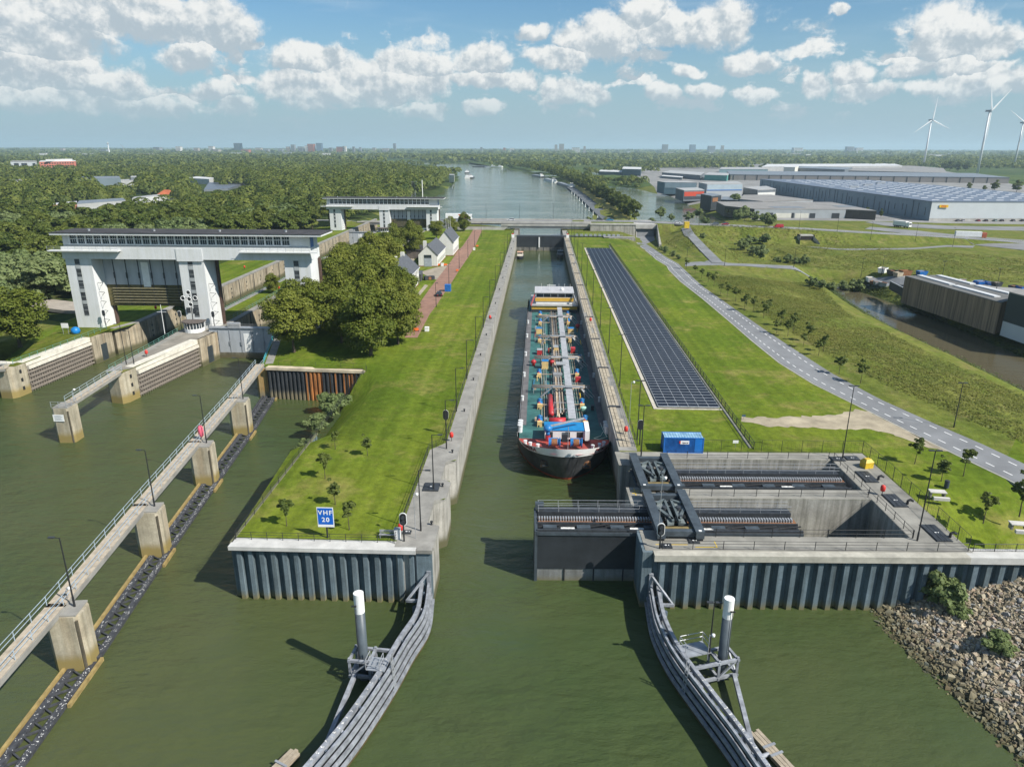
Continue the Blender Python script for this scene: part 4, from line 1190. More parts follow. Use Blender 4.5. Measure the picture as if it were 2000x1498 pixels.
# ---------------------------------------------------------------- steel guide fenders with their piles
def spline(P, n):
    P = [np.array(p, float) for p in P]; Q = [2 * P[0] - P[1]] + P + [2 * P[-1] - P[-2]]
    out = []
    for i in range(1, len(Q) - 2):
        for k in range(n):
            t = k / n
            out.append(tuple(.5 * ((2 * Q[i]) + (Q[i + 1] - Q[i - 1]) * t + (2 * Q[i - 1] - 5 * Q[i] + 4 * Q[i + 1] - Q[i + 2]) * t * t + (3 * Q[i] - Q[i - 1] - 3 * Q[i + 1] + Q[i + 2]) * t ** 3)))
    return out + [tuple(P[-1])]
FEND = M("fender_steel", (.27, .285, .31), .6, .42, 1.3, metal=.15)
FENB = M("fender_back", (.10, .13, .165), .55, .3, .8, metal=.15)
ALGAE = M("algae_band", (.075, .055, .018), .9, .5, 1.5)
def fender(pts, pile, side, label, plabel, ph):
    P = spline(pts, 7)
    t = thing("guide_fender", label, "fender", (pts[0][0], pts[0][1], 0))
    n = len(P)
    nrm = []
    for i in range(n):
        a, b = P[max(0, i - 1)], P[min(n - 1, i + 1)]
        d = Vector((b[0] - a[0], b[1] - a[1])).normalized()
        v = Vector((-d.y, d.x)); 
        if v.x * side > 0: v = -v
        nrm.append(v)      # points away from the channel
    def strip(off0, off1, z0, z1, mb):
        vs = []
        for p, v in zip(P, nrm):
            for o, z in ((off0, z0), (off1, z0), (off1, z1), (off0, z1)): vs.append((p[0] + v.x * o, p[1] + v.y * o, z))
        fs = [(4 * i + j, 4 * i + (j + 1) % 4, 4 * i + 4 + (j + 1) % 4, 4 * i + 4 + j) for i in range(n - 1) for j in range(4)] + [(0, 1, 2, 3), (4 * n - 1, 4 * n - 2, 4 * n - 3, 4 * n - 4)]
        mb.add(vs, fs)
    for k in range(4):
        m = MB(); strip(-.28 + .17 * k, -.04 + .17 * k, .40 + .76 * k, .80 + .76 * k, m); m.build("fender_rail", FEND, t)
    m = MB(); strip(.5, .68, -.6, 2.5, m); m.build("back_plate", BLACK, t)  # black plate added behind the rails so their gaps read as deep shade
    m = MB(); strip(-.2, .3, -.5, .28, m); m.build("wale", ALGAE, t)
    m = MB(); strip(.95, 1.35, 2.6, 3.1, m); m.build("top_chord", FEND, t)
    gu = MB()
    for k in range(150):
        i = RNG.randrange(int(n * .45), n); p, v = P[i], nrm[i]; o = RNG.uniform(1.0, 1.3)
        gu.box(p[0] + v.x * o, p[1] + v.y * o + RNG.uniform(-.1, .1), 3.1, RNG.uniform(.03, .14), RNG.uniform(.03, .12), .012, RNG.uniform(0, 3))
    o = gu.build("droppings", GUANO, t); o['kind'] = 'stuff'
    m = MB(); strip(1.3, 1.75, .2, .75, m); m.build("float_tube", FENB, t)
    for i in range(2, n, 4):
        p, v = P[i], nrm[i]
        m = MB(); m.beam((p[0] + v.x * .7, p[1] + v.y * .7, 2.8), (p[0] + v.x * 2.0, p[1] + v.y * 2.0, .5), .28, .3); m.beam((p[0] + v.x * .6, p[1] + v.y * .6, .5), (p[0] + v.x * 2.0, p[1] + v.y * 2.0, .5), .3, .3)
        m.tube((p[0] + v.x * 1.9, p[1] + v.y * 1.9, -1.5), (p[0] + v.x * 1.9, p[1] + v.y * 1.9, .9), .3, .3, 8); m.build("bracket", FENB if i % 3 else FEND, t)
    # end post and stay to the quay
    p, v = P[0], nrm[0]
    m = MB(); m.beam((p[0] + v.x * .3, p[1] + .2, -1), (p[0] + v.x * .3, p[1] + .2, 4.6), .5, .5); m.beam((p[0] + v.x * .4, p[1], 4.3), (p[0] + v.x * 2.6, p[1] - 2.6, 2.2), .22, .22); m.beam((p[0] + v.x * 2.6, p[1] - 2.6, 2.3), (p[0] + v.x * .8, p[1] - 3, 2.6), .3, .3); m.build("end_post", FEND, t)
    # the big guide pile
    px, py = pile
    tp = thing("guide_pile", plabel, "pile", (px, py, 0), None, 0.0)
    MB().tube((0, 0, -3), (0, 0, ph - 2.2), .52, .5, 20).build("shaft", M("pile_grey" + label[:4], (.075, .092, .105), .45, .2, .7), tp, True)
    MB().tube((0, 0, ph - 2.2), (0, 0, ph), .505, .505, 20).build("white_top", WHITEP, tp)
    m = MB(); m.path([(-.3 * side, -.53, 1), (-.3 * side, -.55, ph - 1.1)], .035, 5); m.boxb(-.3 * side - .3, -.75, ph - 1.15, -.3 * side + .2, -.6, ph - 1.05); m.build("cable", BLACK, tp)
    # collar frame round the pile and gangway to the fender
    c = min(range(n), key=lambda i: (P[i][0] - px) ** 2 + (P[i][1] - py) ** 2)
    fx, fy = P[c][0] + nrm[c].x * 1.2, P[c][1] + nrm[c].y * 1.2
    ax = Vector((px - fx, py - fy)).normalized(); ay = Vector((-ax.y, ax.x))
    def Q(a, b, z): return (fx + ax.x * a + ay.x * b, fy + ax.y * a + ay.y * b, z)
    far = sqrt((px - fx) ** 2 + (py - fy) ** 2) + 1.1
    m = MB()
    for z in (1.0, 2.8):
        for b in (-1.0, 1.0): m.beam(Q(0, b, z), Q(far, b, z), .28, .28)
        for a in (far, far - 2.1): m.beam(Q(a, -1.2, z), Q(a, 1.2, z), .26, .26)
    for a in (far, far - 2.1):
        for b in (-1, 1): m.beam(Q(a, b, .7), Q(a, b, 3.1), .24, .24)
    m.beam(Q(far, -1, 1), Q(far, 1, 2.8), .16, .16); m.beam(Q(far, 1, 1), Q(far - 2.1, 1, 2.8), .16, .16); m.beam(Q(far, -1, 2.8), Q(far - 2.1, -1, 1), .16, .16)
    m.build("collar_frame", FEND, t)
    m = MB(); m.prism([Q(-.3, .4, 0)[:2], Q(far - 2.2, .4, 0)[:2], Q(far - 2.2, 2.3, 0)[:2], Q(-.3, 2.3, 0)[:2]], 2.95, 3.05); pf = m.build("platform", GREYST, t)
    m = MB()
    R_ = [Q(.2, 1.0, 0), Q(.2, 2.3, 0), Q(far - 2.2, 2.3, 0), Q(far - 2.2, .9, 0)]
    for z in (3.6, 4.15): m.path([(p_[0], p_[1], z) for p_ in R_], .04, 5)
    for p_ in R_: m.tube((p_[0], p_[1], 3.05), (p_[0], p_[1], 4.15), .04, .04, 5)
    m.build("guard_rail", PALEST, pf)
    m = MB()   # ladder on the channel side
    l0 = P[c + 2]; lv = nrm[c + 2]
    for s in (-.25, .25): m.beam((l0[0] - lv.x * .1 + s * ay.x, l0[1] - lv.y * .1 + s * ay.y, -.3), (l0[0] + lv.x * .25 + s * ay.x, l0[1] + lv.y * .25 + s * ay.y, 4.4), .09, .09)
    for k in range(10): m.beam((l0[0] + lv.x * (-.08 + .03 * k) - .25 * ay.x, l0[1] + lv.y * (-.08 + .03 * k) - .25 * ay.y, .1 + k * .4), (l0[0] + lv.x * (-.08 + .03 * k) + .25 * ay.x, l0[1] + lv.y * (-.08 + .03 * k) + .25 * ay.y, .1 + k * .4), .05, .05)
    m.build("ladder", PALEST, t)
    e = P[min(n - 1, c + 16)]; ev = nrm[min(n - 1, c + 16)]
    m = MB(); m.beam(Q(far - .4, -1.2, 1.2), (e[0] + ev.x * 1.8, e[1] + ev.y * 1.8, .9), .42, .4); m.build("long_strut", FEND, t)
    return t
fender([(-12.2, 72.2), (-11.9, 66.6), (-13.0, 61.8), (-14.0, 56.9), (-15.7, 50.6), (-17.2, 46.5), (-19.4, 41)], (-17.4, 59.6), 1,
       "curved grey steel fender with four rails left of the lock mouth", "grey pile with a white top behind the left fender", 10.2)
fender([(13.4, 72.6), (13.25, 66.5), (14.1, 61.0), (15.7, 56.0), (17.4, 51.1), (18.4, 47.6), (20, 42)], (19.4, 61.1), -1,
       "curved grey steel fender with four rails right of the lock mouth", "grey pile with a white top behind the right fender", 9.6)
lamp(18.0, 61.2, 2.6, 6.4, "thin mast with a lamp and cameras beside the right white-topped pile", .12, 0, True)
camera_on(17.7, 60.6, 2.6, "pair of white cameras low on the mast beside the right pile", 3.0)
def floatbeam(c, d, Lg, label, arm):
    t = thing("timber_float", label, "float", (c[0], c[1], 0), None, d)
    for k in range(3): MB().boxb(-Lg / 2 + (k % 2) * .2, -.55 + k * .38, .15, Lg / 2 + (k % 2) * .2, -.22 + k * .38, .55).build("timber", TIMBER, t)
    m = MB(); m.boxb(-.7, -.65, .55, -.5, .7, .68); m.boxb(.3, -.65, .55, .5, .7, .68); m.build("strap", GREYST, t)
    m = MB(); m.tube((0, .5 if arm > 0 else -.5, .4), (0, arm, .5), .2, .2, 10); m.tube((0, arm * .55, .43), (0, arm * .6, .44), .26, .26, 10); m.build("arm", FEND, t)
floatbeam((21.7, 51.2), radians(-66), 5.2, "three pale timbers floating beside the right fender", -3.0)
floatbeam((-22.2, 47.6), radians(64), 4.2, "pale timbers floating at the bottom edge, left of the left fender", -4.0)
# ---------------------------------------------------------------- the tanker in the lock
CX, BW = 4.85, 8.35
def rim(Lb, p, q, y0, ys, n=26, B=BW):
    """half contours joined: from the aft left corner round the bow to the aft right corner"""
    half = []
    for i in range(n + 1):
        s = (i / n) ** 1.6
        w = B * (1 - (1 - s) ** p) ** (1 / q)
        half.append((w, y0 + s * Lb))
    half += [(B, y0 + Lb + (ys - y0 - Lb) * k / 8) for k in range(1, 9)]
    L_ = [(CX - w, y) for w, y in reversed(half)]
    return L_ + [(CX + w, y) for w, y in half[1:]]
YB, YS = 105.4, 238.5
def sheer(y): return 3.05 + 2.95 * max(0, 1 - (y - YB) / 17.0) ** 1.7
def row(z, Lb, p, q, dy): return [(x, y, z) for x, y in rim(Lb, p, q, YB + dy, YS)]
base_rows = [row(-1.5, 17.5, 1.75, 1.55, 1.9), row(0.0, 16.5, 1.85, 1.65, 1.3), row(.38, 16.3, 1.9, 1.7, 1.2)]
top = rim(14.5, 2.3, 2.05, YB, YS); low = rim(15.0, 2.2, 1.95, YB + .25, YS); mid = rim(15.6, 2.05, 1.85, YB + .7, YS)
R_mid = [(x, y, 1.9) for x, y in mid]
R_b0 = [(x, y, sheer(y) - (1.55 * max(0.25, 1 - (y - YB) / 16) if y < YB + 16 else .38)) for x, y in low]
R_b1 = [(x, y, sheer(y)) for x, y in top]
def skin(rows):
    n = len(rows[0]); mb = MB()
    mb.add([p for r in rows for p in r], [(j * n + i, j * n + i + 1, (j + 1) * n + i + 1, (j + 1) * n + i) for j in range(len(rows) - 1) for i in range(n - 1)])
    return mb
ship = thing("tanker", "long inland tanker with a black hull and green pipe-covered deck in the lock", "ship", (CX, YB, 0))
HULL = M("hull_paint", (.030, .032, .034), .42, .4, .5, spec=.5, tint=(.05, .052, .055))
hb = skin([base_rows[2], R_mid, R_b0])
hb.quad((CX - BW, YS, -1.5), (CX + BW, YS, -1.5), (CX + BW, YS, 3.05), (CX - BW, YS, 3.05))
hull = hb.build("hull", HULL, ship, True)
skin(base_rows).build("boot_top", M("boot_red", (.26, .05, .02), .6, .35, .8), hull, True)
bandn = [i for i, (x, y, z) in enumerate(R_b1) if y < YB + 15.5]
i0, i1 = bandn[0], bandn[-1] + 1
Wb0 = [(p[0], p[1], p[2] + .12) for p in R_b0]
band = skin([Wb0[i0:i1], R_b1[i0:i1]]).build("white_bow_band", WHITEP, ship, True)
skin([R_b0[i0:i1], Wb0[i0:i1]]).build("dark_bow_line", BLACK, ship)
skin([R_b0[:i0 + 1], R_b1[:i0 + 1]]).build("gunwale", HULL, ship); skin([R_b0[i1 - 1:], R_b1[i1 - 1:]]).build("gunwale", HULL, ship)
# the name on both bows, bent round the plating
A0, A1 = Wb0[i0:i1], R_b1[i0:i1]
arc = [0]
for a, b in zip(A1, A1[1:]): arc.append(arc[-1] + (Vector(b) - Vector(a)).length)
tipk = min(range(len(A1)), key=lambda i: A1[i][1]); tip = arc[tipk]
vs, fs = text_geo("PRIMERA", 1.2, .035, 1.05)
for cu in (tip - 8.2, tip + 8.2):
    out = []
    for a, c in vs:
        u = cu + a
        p0 = Vector([float(np.interp(u, arc, [q[k] for q in A0])) for k in range(3)]); p1 = Vector([float(np.interp(u, arc, [q[k] for q in A1])) for k in range(3)])
        f = .5 + c / max(.6, (p1 - p0).length) * .9
        d = Vector([float(np.interp(u + .1, arc, [q[k] for q in A1])) - float(np.interp(u - .1, arc, [q[k] for q in A1])) for k in range(3)])
        nn = Vector((d.y, -d.x, 0)).normalized()
        out.append(tuple(p0.lerp(p1, f) + nn * .07))
    MB().add(out, fs).build("lettering", M("name_red", (.20, .012, .02), .5, .1), band)
def deck_poly(y0, y1, zf, inset, name, mat):
    left = [(x + inset, y) for x, y in top if x < CX and y0 <= y <= y1]; right = [(x - inset, y) for x, y in top if x > CX and y0 <= y <= y1]
    left.sort(key=lambda p: p[1]); right.sort(key=lambda p: p[1])
    rows_y = sorted(set([y0, y1] + list(np.arange(y0, y1, 2.0))))
    mb = MB(); pr = None
    ly, lx = [p[1] for p in left], [p[0] for p in left]; ry, rx = [p[1] for p in right], [p[0] for p in right]
    for y in rows_y:
        a, b = float(np.interp(y, ly, lx)), float(np.interp(y, ry, rx))
        if b - a < .2: continue
        cur = [(a, y, zf(y)), (b, y, zf(y))]
        if pr: mb.quad(pr[0], pr[1], cur[1], cur[0])
        pr = cur
    mb.build(name, mat, ship)
GREEN = M("deck_green", (.030, .105, .100), .65, .35, .35, tint=(.04, .13, .12))
fz = lambda y: sheer(y) - (1.0 if y < YB + 10 else max(.12, 1.0 - (y - YB - 10) * .22))
deck_poly(YB + .35, YB + 11.8, fz, .22, "foredeck", M("deck_red", (.36, .065, .05), .6, .25, .5))
deck_poly(YB + 11.8, YS - .2, lambda y: min(fz(y), 2.93), .35, "deck", GREEN)
m = MB(); m.boxb(CX - BW + .35, YB + 18, 2.935, CX - BW + 1.55, YS - 18, 2.95); m.boxb(CX + BW - 1.55, YB + 18, 2.935, CX + BW - .35, YS - 18, 2.95)
m.build("side_walkway", M("deck_grey", (.13, .125, .125), .8, .25, .6), ship)
BOLL = M("bollard_white", (.62, .63, .62), .5, .15, 2)
def part(mb, name, mat, parent=None, smooth=False): return mb.build(name, mat, parent or ship, smooth)
for s in (-1, 1):
    for k, (off, y, h, r) in enumerate([(.5, YB + 14.6, 1.3, .42), (.5, YB + 15.9, 1.3, .42), (.52, YB + 17.2, 1.3, .42), (.95, YB + 8.2, 1.0, .28), (1.4, YB + 6.7, 1.0, .28), (2.1, YB + 5.2, 1.0, .28)] + [(.5, yy, 1.0, .3) for yy in (137, 153, 170, 188, 204)]):
        w = float(np.interp(y, [p[1] for p in reversed(top[:len(top) // 2 + 1])], [CX - p[0] for p in reversed(top[:len(top) // 2 + 1])]))
        x = CX + s * (w - off); z = fz(y) if y < 125 else 2.94
        m = MB(); m.lathe(x, y, [(r, z - .1), (r * .9, z + h * .8), (r * 1.15, z + h * .84), (r * 1.15, z + h)], 10); part(m, "bollard", BOLL)
# long grey catwalk and the pipe bundle beside it
PIPE = M("pipe_beige", (.42, .33, .24), .5, .3, .7); PIPG = M("pipe_grey", (.36, .37, .37), .45, .25, .7, metal=.2)
m = MB(); m.boxb(CX + 1.0, YB + 17, 4.7, CX + 2.4, YS - 20, 4.82)
for y in np.arange(YB + 18, YS - 20, 6): m.boxb(CX + 1.1, y, 2.9, CX + 1.22, y + .12, 4.7); m.boxb(CX + 2.2, y, 2.9, CX + 2.32, y + .12, 4.7)
cw = part(m, "catwalk", M("catwalk_grey", (.40, .41, .43), .6, .2, .8))
m = MB()
for k in range(int((YS - YB - 40) / .8)): m.boxb(CX + 1.05, YB + 17.4 + k * .8, 4.822, CX + 2.35, YB + 17.46 + k * .8, 4.832)
part(m, "plank_joint", DKSTEEL, cw)
for k in range(7):
    x = CX - 1.25 + k * .31
    z = 3.75 + (.25 if k % 2 else 0)
    part(MB().tube((x, YB + 19 + RNG.uniform(0, 4), z), (x, YS - 21 - RNG.uniform(0, 6), z), .11 + .03 * (k % 3), None, 8), "pipe", PIPE if k % 3 else PIPG, None, True)
m = MB()
for y in np.arange(YB + 20, YS - 22, 5.0): m.boxb(CX - 1.5, y, 2.9, CX + 1.0, y + .15, 3.62)
part(m, "pipe_rack", PIPG)
for k, (py, w0, w1) in enumerate(((755, -5.9, 6.2), (698, -5.7, 6.0), (657, -5.5, 5.4), (618, -5.2, 5.2))):
    y = at(1100, py, 4.6)[1]
    for j in range(4):
        part(MB().tube((CX + w0, y + j * .42, 4.3 + .12 * (j % 2)), (CX + w1, y + j * .42, 4.3 + .12 * (j % 2)), .13, None, 8), "cross_pipe", PIPE if j != 1 else PIPG, None, True)
    m = MB(); m.boxb(CX - 1.7, y - 2.2, 5.1, CX + 4.6, y - 1.3, 5.2); m.beam((CX - 1.7, y - 1.8, 5.1), (CX - 4.2, y - 2.4, 3), .6, .08); m.beam((CX + 4.0, y - 1.8, 5.1), (CX + 5.9, y - 2.6, 3), .6, .08)
    for xx in (CX - 1.6, CX + 4.5): m.boxb(xx - .06, y - 1.8, 2.9, xx + .06, y - 1.68, 5.1)
    for z in (5.6, 6.05): m.tube((CX - 1.7, y - 2.2, z), (CX + 4.6, y - 2.2, z), .04, .04, 5)
    m.beam((CX - 5.6, y, 2.9), (CX - 5.6, y, 4.2), .12, .12); m.beam((CX + 5.4, y, 2.9), (CX + 5.4, y, 4.2), .12, .12)
    m.beam((CX + 4.6, y - 1.6, 4.6), (CX + 6.6, y - 2.8, 3.2), .12, .12); m.beam((CX + 5.2, y - 1, 5), (CX + 7.0, y - 2.2, 3.2), .1, .1)
    part(m, "crossing_bridge", PIPG)
CREAM = M("valve_cream", (.66, .47, .20), .5, .15, 1); SBLUE = M("ship_blue", (.02, .17, .42), .4, .25, 1.5); SRED = M("ship_red", (.42, .03, .035), .45, .2, 1.5)
def valve(px, py, kind="std"):
    x, y, _ = at(px, py, 3.3)
    m = MB(); m.boxb(x - .45, y - .4, 2.94, x + .45, y + .4, 3.95); b = part(m, "valve_box", CREAM)
    part(MB().boxb(x - .3, y - .42, 2.95, x - .02, y - .405, 3.3), "hatch", DKSTEEL, b)
    m = MB(); m.tube((x - .1, y + .75, 2.94), (x - .1, y + .75, 4.1), .16, .16, 8); m.lathe(x - .1, y + .75, [(.3, 3.4), (.34, 3.7), (.2, 3.9)], 10); v = part(m, "valve", SRED)
    m = MB(); m.lathe(x, y + 1.6, [(.55, 2.94), (.58, 3.7), (.4, 4.3), (.15, 4.6)], 12); part(m, "dome", SBLUE, v, True)
    m = MB(); m.ring((x, y + 1.35, 4.25), .55, .06, (0, 1, .6), 14, 5); part(m, "hand_wheel", SBLUE, v)
    s = 1 if x < CX else -1
    part(MB().tube((x + .4 * s, y + .6, 3.6), (CX - 1.2 if s > 0 else CX + 1.0, y + .6, 3.6), .09, None, 6), "branch_pipe", PIPE)
for q in ((1054, 829), (1054, 795), (1053, 735), (1054, 667), (1055, 633), (1055, 618), (1143, 829), (1137, 795), (1127, 735), (1113, 667), (1110, 633), (1109, 618)): valve(*q)
def ybox(px, py, sx, sy, h, mats):
    x, y, _ = at(px, py, 3)
    b = part(MB().boxb(x - sx / 2, y, 2.94, x + sx / 2, y + sy, 2.94 + h), "deck_tank", mats[0])
    part(MB().boxb(x - sx / 2 - .03, y - .03, 2.94 + h, x + sx / 2 + .03, y + sy + .03, 3.0 + h), "tank_lid", mats[1], b)
ybox(1064.5, 721, 1.5, 1.7, 1.9, (CREAM, SBLUE)); ybox(1053, 652, 1.6, 1.6, 1.5, (CREAM, SBLUE)); ybox(1115, 652, 1.6, 1.6, 1.5, (CREAM, SBLUE)); ybox(1086, 692, 1.1, 2.2, 1.8, (CREAM, PIPG))
ybox(1089, 745, 1.9, 2.0, 1.5, (PIPG, M("tank_lid_grey", (.22, .225, .23)))); ybox(1054, 693, 1.3, 1.8, 1.2, (SRED, PIPG)); ybox(1119, 690, 1.1, 1.8, 1.2, (SRED, SRED)); ybox(1129, 747, 1.1, .9, 1.1, (SRED, SRED))
x, y, _ = at(1076.5, 812, 3.4)
hr = part(MB().tube((x, y, 3.7), (x - .1, y + 10.5, 3.7), .52, .52, 14), "red_hose_tray", SRED, None, True)
x, y, _ = at(1072, 826, 3.6); part(MB().tube((x, y, 3.9), (x + 3.1, y, 3.9), .78, .78, 16), "red_drum", SRED, None, True)
for (px, py) in ((1042, 711), (1078, 711), (1128, 640)):
    x, y, _ = at(px, py, 3.4); part(MB().lathe(x, y, [(.35, 2.94), (.4, 3.5), (.62, 3.8), (.62, 4.2), (.2, 4.5)], 10), "hose_reel", SRED, None, True)
for (px, py) in ((1133, 782), (1134, 676), (1108, 632)):
    x, y, _ = at(px, py, 3.2); part(MB().ring((x, y, 4.2), .55, .09, (1, 0, .2), 14, 5).ring((x, y + .7, 4.0), .5, .08, (1, 0, .2), 14, 5), "yellow_hose", YELLOW)
x, y, _ = at(1095, 808, 3); m = MB(); m.tube((x, y, 2.95), (x, y, 3.9), .75, .6, 12); part(m, "pump_house", M("pump_green", (.05, .13, .10)))
m = MB()
for dx in (-1.3, 1.3): m.boxb(x + dx - .06, y - 1.6, 2.95, x + dx + .06, y - 1.5, 4.6); m.boxb(x + dx - .06, y + 2.0, 2.95, x + dx + .06, y + 2.1, 4.6)
for dy in (-1.6, 2.0): m.boxb(x - 1.3, y + dy, 4.5, x + 1.3, y + dy + .1, 4.62)
part(m, "pump_frame", PALEST)
x, y, _ = at(1095, 728, 3); m = MB()
for dx in (-1.0, 1.0): m.boxb(x + dx - .06, y, 2.95, x + dx + .06, y + .1, 4.9); m.boxb(x + dx - .06, y + 2, 2.95, x + dx + .06, y + 2.1, 4.9)
m.boxb(x - 1.1, y - .1, 4.9, x + 1.1, y + 2.2, 5.0); part(m, "shelter", PIPG)
part(MB().path([(12.0 - .3, 122.6, 3.9), (12.2, 121, 2.98), (12.6, 118.2, 2.98), (11.0, 117.0, 3.0), (10.2, 117.4, 3.0), (11.5, 118.6, 3.0), (12.0, 120.4, 3.0), (12.9, 120.6, 3.0)], .05, 5), "mooring_rope", M("rope", (.6, .66, .58)))
x, y, _ = at(1140, 803, 3.2); part(MB().lathe(x, y, [(.3, 2.95), (.6, 3.5), (.65, 4.0), (.2, 4.2)], 9), "sheet_bundle", M("mint", (.35, .6, .5)))
rs = random.Random(4)
for k in range(46):
    x, y = CX + rs.choice((-1, 1)) * rs.uniform(1.6, 6.3), rs.uniform(YB + 20, YS - 24)
    h = rs.uniform(.35, 1.0)
    c = rs.choice((PIPG, PALEST, SBLUE, SRED, PIPE, DKSTEEL, CREAM))
    m = MB()
    if k % 3 == 0: m.boxb(x - .3, y - .35, 2.94, x + .3, y + .35, 2.94 + h); nm = "deck_box"
    elif k % 3 == 1: m.tube((x, y, 2.94), (x, y, 3.1 + h), .12, .12, 8); m.lathe(x, y, [(.2, 3.1 + h), (.24, 3.25 + h), (.1, 3.35 + h)], 8); nm = "vent"
    else: m.tube((x, y, 3.3), (x + rs.uniform(-.3, .3), y + rs.uniform(3, 9), 3.3), .07, .07, 6); nm = "small_pipe"
    part(m, nm, c)
for s in (-1, 1):
    for k in range(3): part(MB().tube((CX + s * (2.9 + .5 * k), YB + 20, 3.15), (CX + s * (2.9 + .5 * k), YS - 24, 3.15), .06, None, 6), "side_pipe", PIPE if k else PIPG)
# forecastle house, windlass, crane
fy = YB + 10.5
h_ = part(MB().boxb(CX - 3.4, fy, 3.4, CX + 4.3, fy + 3.8, 5.0), "forecastle_house", WHITEP)
part(MB().boxb(CX - 3.5, fy - .1, 5.0, CX + 3.6, fy + 3.9, 5.1), "blue_roof", M("roof_blue", (.01, .20, .46), .35, .15, 1), h_)
part(MB().boxb(CX + 3.6, fy - .6, 3.4, CX + 4.4, fy + 3.9, 5.25), "white_screen", WHITEP, h_)
for k, (a, b) in enumerate(((-3.0, -2.0), (.2, 1.0), (2.2, 3.3))): part(MB().boxb(CX + a, fy - .03, 3.7, CX + b, fy - .005, 4.75), "dark_door", DKSTEEL, h_)
x = CX - 2.9; y = fy - 1.2
m = MB(); m.tube((x, y, 3.6), (x, y, 4.6), .5, .45, 12); part(m, "crane_base", SRED)
m = MB(); m.tube((x, y, 4.6), (x, y, 5.3), .35, .35, 12); m.lathe(x, y, [(.4, 5.3), (.75, 5.6), (.8, 6.0), (.5, 6.4), (.1, 6.5)], 12); part(m, "crane_head", SBLUE, None, True)
part(MB().beam((x + .3, y + .2, 6.2), (x + 6.4, y + 3.2, 6.6), .28, .3), "crane_arm", PALEST)
for dx in (-1.8, 1.9):
    m = MB(); m.tube((CX + dx - .9, YB + 6.2, 4.6), (CX + dx + .9, YB + 6.2, 4.6), .6, .6, 14); m.tube((CX + dx - 1.0, YB + 6.2, 4.6), (CX + dx - .85, YB + 6.2, 4.6), .85, .85, 14); m.tube((CX + dx + .85, YB + 6.2, 4.6), (CX + dx + 1.0, YB + 6.2, 4.6), .85, .85, 14)
    w = part(m, "windlass", SBLUE); part(MB().tube((CX + dx - .5, YB + 6.2, 4.6), (CX + dx + .5, YB + 6.2, 4.6), .63, .63, 12), "chain_drum", RUSTY, w)
    part(MB().boxb(CX + dx - .7, YB + 6.9, 3.6, CX + dx + .7, YB + 8.4, 4.5), "motor", SBLUE, w)
part(MB().boxb(CX - .5, YB + 8.6, 3.6, CX + .5, YB + 9.6, 5.0), "winch_cabinet", DKSTEEL)
part(MB().tube((CX + .3, YB + 2.2, 4.6), (CX + .3, YB + 2.2, 9.0), .07, .05, 6), "fore_mast", PALEST)
for s, mt in ((-1, DKSTEEL), (1, RUSTY)):
    q = at(1067 if s < 0 else 1147, 904, 2.6); yy = [p for p in mid if (p[0] - CX) * s > 0]
    tgt = min(yy, key=lambda p: abs(abs(p[0] - CX) - 3.5))
    m = MB(); m.boxb(tgt[0] - .75, tgt[1] - .55, 2.0, tgt[0] + .75, tgt[1] + .3, 3.1); a = part(m, "anchor_pocket", RUSTY if s > 0 else M("pocket_dark", (.09, .06, .04)))
    m = MB(); m.boxb(tgt[0] - .5, tgt[1] - .66, 2.2, tgt[0] + .5, tgt[1] - .56, 2.5); m.boxb(tgt[0] - .1, tgt[1] - .68, 2.2, tgt[0] + .1, tgt[1] - .56, 2.95); part(m, "anchor", DKSTEEL, a)
part(MB().path([(CX + 2.3, YB + .9, 5.4), (CX + 1.6, YB + .6, 2.5), (CX + 1.0, YB + .9, .2)], .05, 5), "anchor_chain", BLACK)
# wheelhouse aft
OCH = M("house_ochre", (.60, .36, .055), .5, .12, .8)
a = part(MB().boxb(CX - 6.9, 219.5, 2.95, CX + 7.2, 236, 5.0), "deckhouse", M("house_grey", (.40, .40, .40), .6, .15, .6))
part(MB().boxb(CX - 7.0, 219.35, 3.9, CX + 7.3, 219.5, 4.9), "ochre_band", OCH, a)
part(MB().boxb(CX - 7.05, 219.3, 2.95, CX + 7.35, 219.34, 3.85), "lower_front", DKSTEEL, a)
part(MB().boxb(CX - 7.4, 219.0, 5.0, CX + 7.7, 236.3, 5.12), "boat_deck", PIPG, a)
w = part(MB().boxb(CX - 5.6, 222, 5.12, CX + 5.9, 231, 8.6), "wheelhouse", WHITEP)
part(MB().boxb(CX - 5.9, 221.8, 5.9, CX + 6.2, 222, 7.0), "ochre_front", OCH, w)
for k in range(5): part(MB().boxb(CX - 5.5 + k * 2.28, 221.93, 7.25, CX - 3.4 + k * 2.28, 221.99, 8.35), "window", GLASSD, w)
part(MB().boxb(CX - 6.1, 221.2, 8.6, CX + 6.3, 231.8, 8.85), "roof", M("roof_pale", (.42, .42, .43), .7, .2, .8), w)
m = MB()
for dx in (-4, -1.4, 1.6, 3.4, 5.2): m.tube((CX + dx, 226, 8.85), (CX + dx, 226, 10.8), .04, .03, 5)
m.boxb(CX - 2.2, 225.8, 10.2, CX + .6, 226, 10.35); m.lathe(CX + 2.6, 225, [(.5, 8.9), (.55, 9.4), (.1, 9.8)], 10)
part(m, "aerials", WHITEP, w)
for s in (-1, 1): part(MB().beam((CX + s * 7.2, 218.6, 5.2), (CX + s * 6.0, 222, 8.2), .15, .9), "wing_brace", M("wing_red", (.30, .07, .08)) if s < 0 else PIPG)
for s in (-1, 1):
    m = MB()
    for z in (5.6, 6.1): m.tube((CX + s * 7.4, 219.2, z), (CX + s * 7.4, 236, z), .04, .04, 5)
    for y in np.arange(219.2, 236, 2.1): m.tube((CX + s * 7.4, y, 5.1), (CX + s * 7.4, y, 6.1), .03, .03, 5)
    part(m, "deck_rail", PALEST)
m = MB(); 
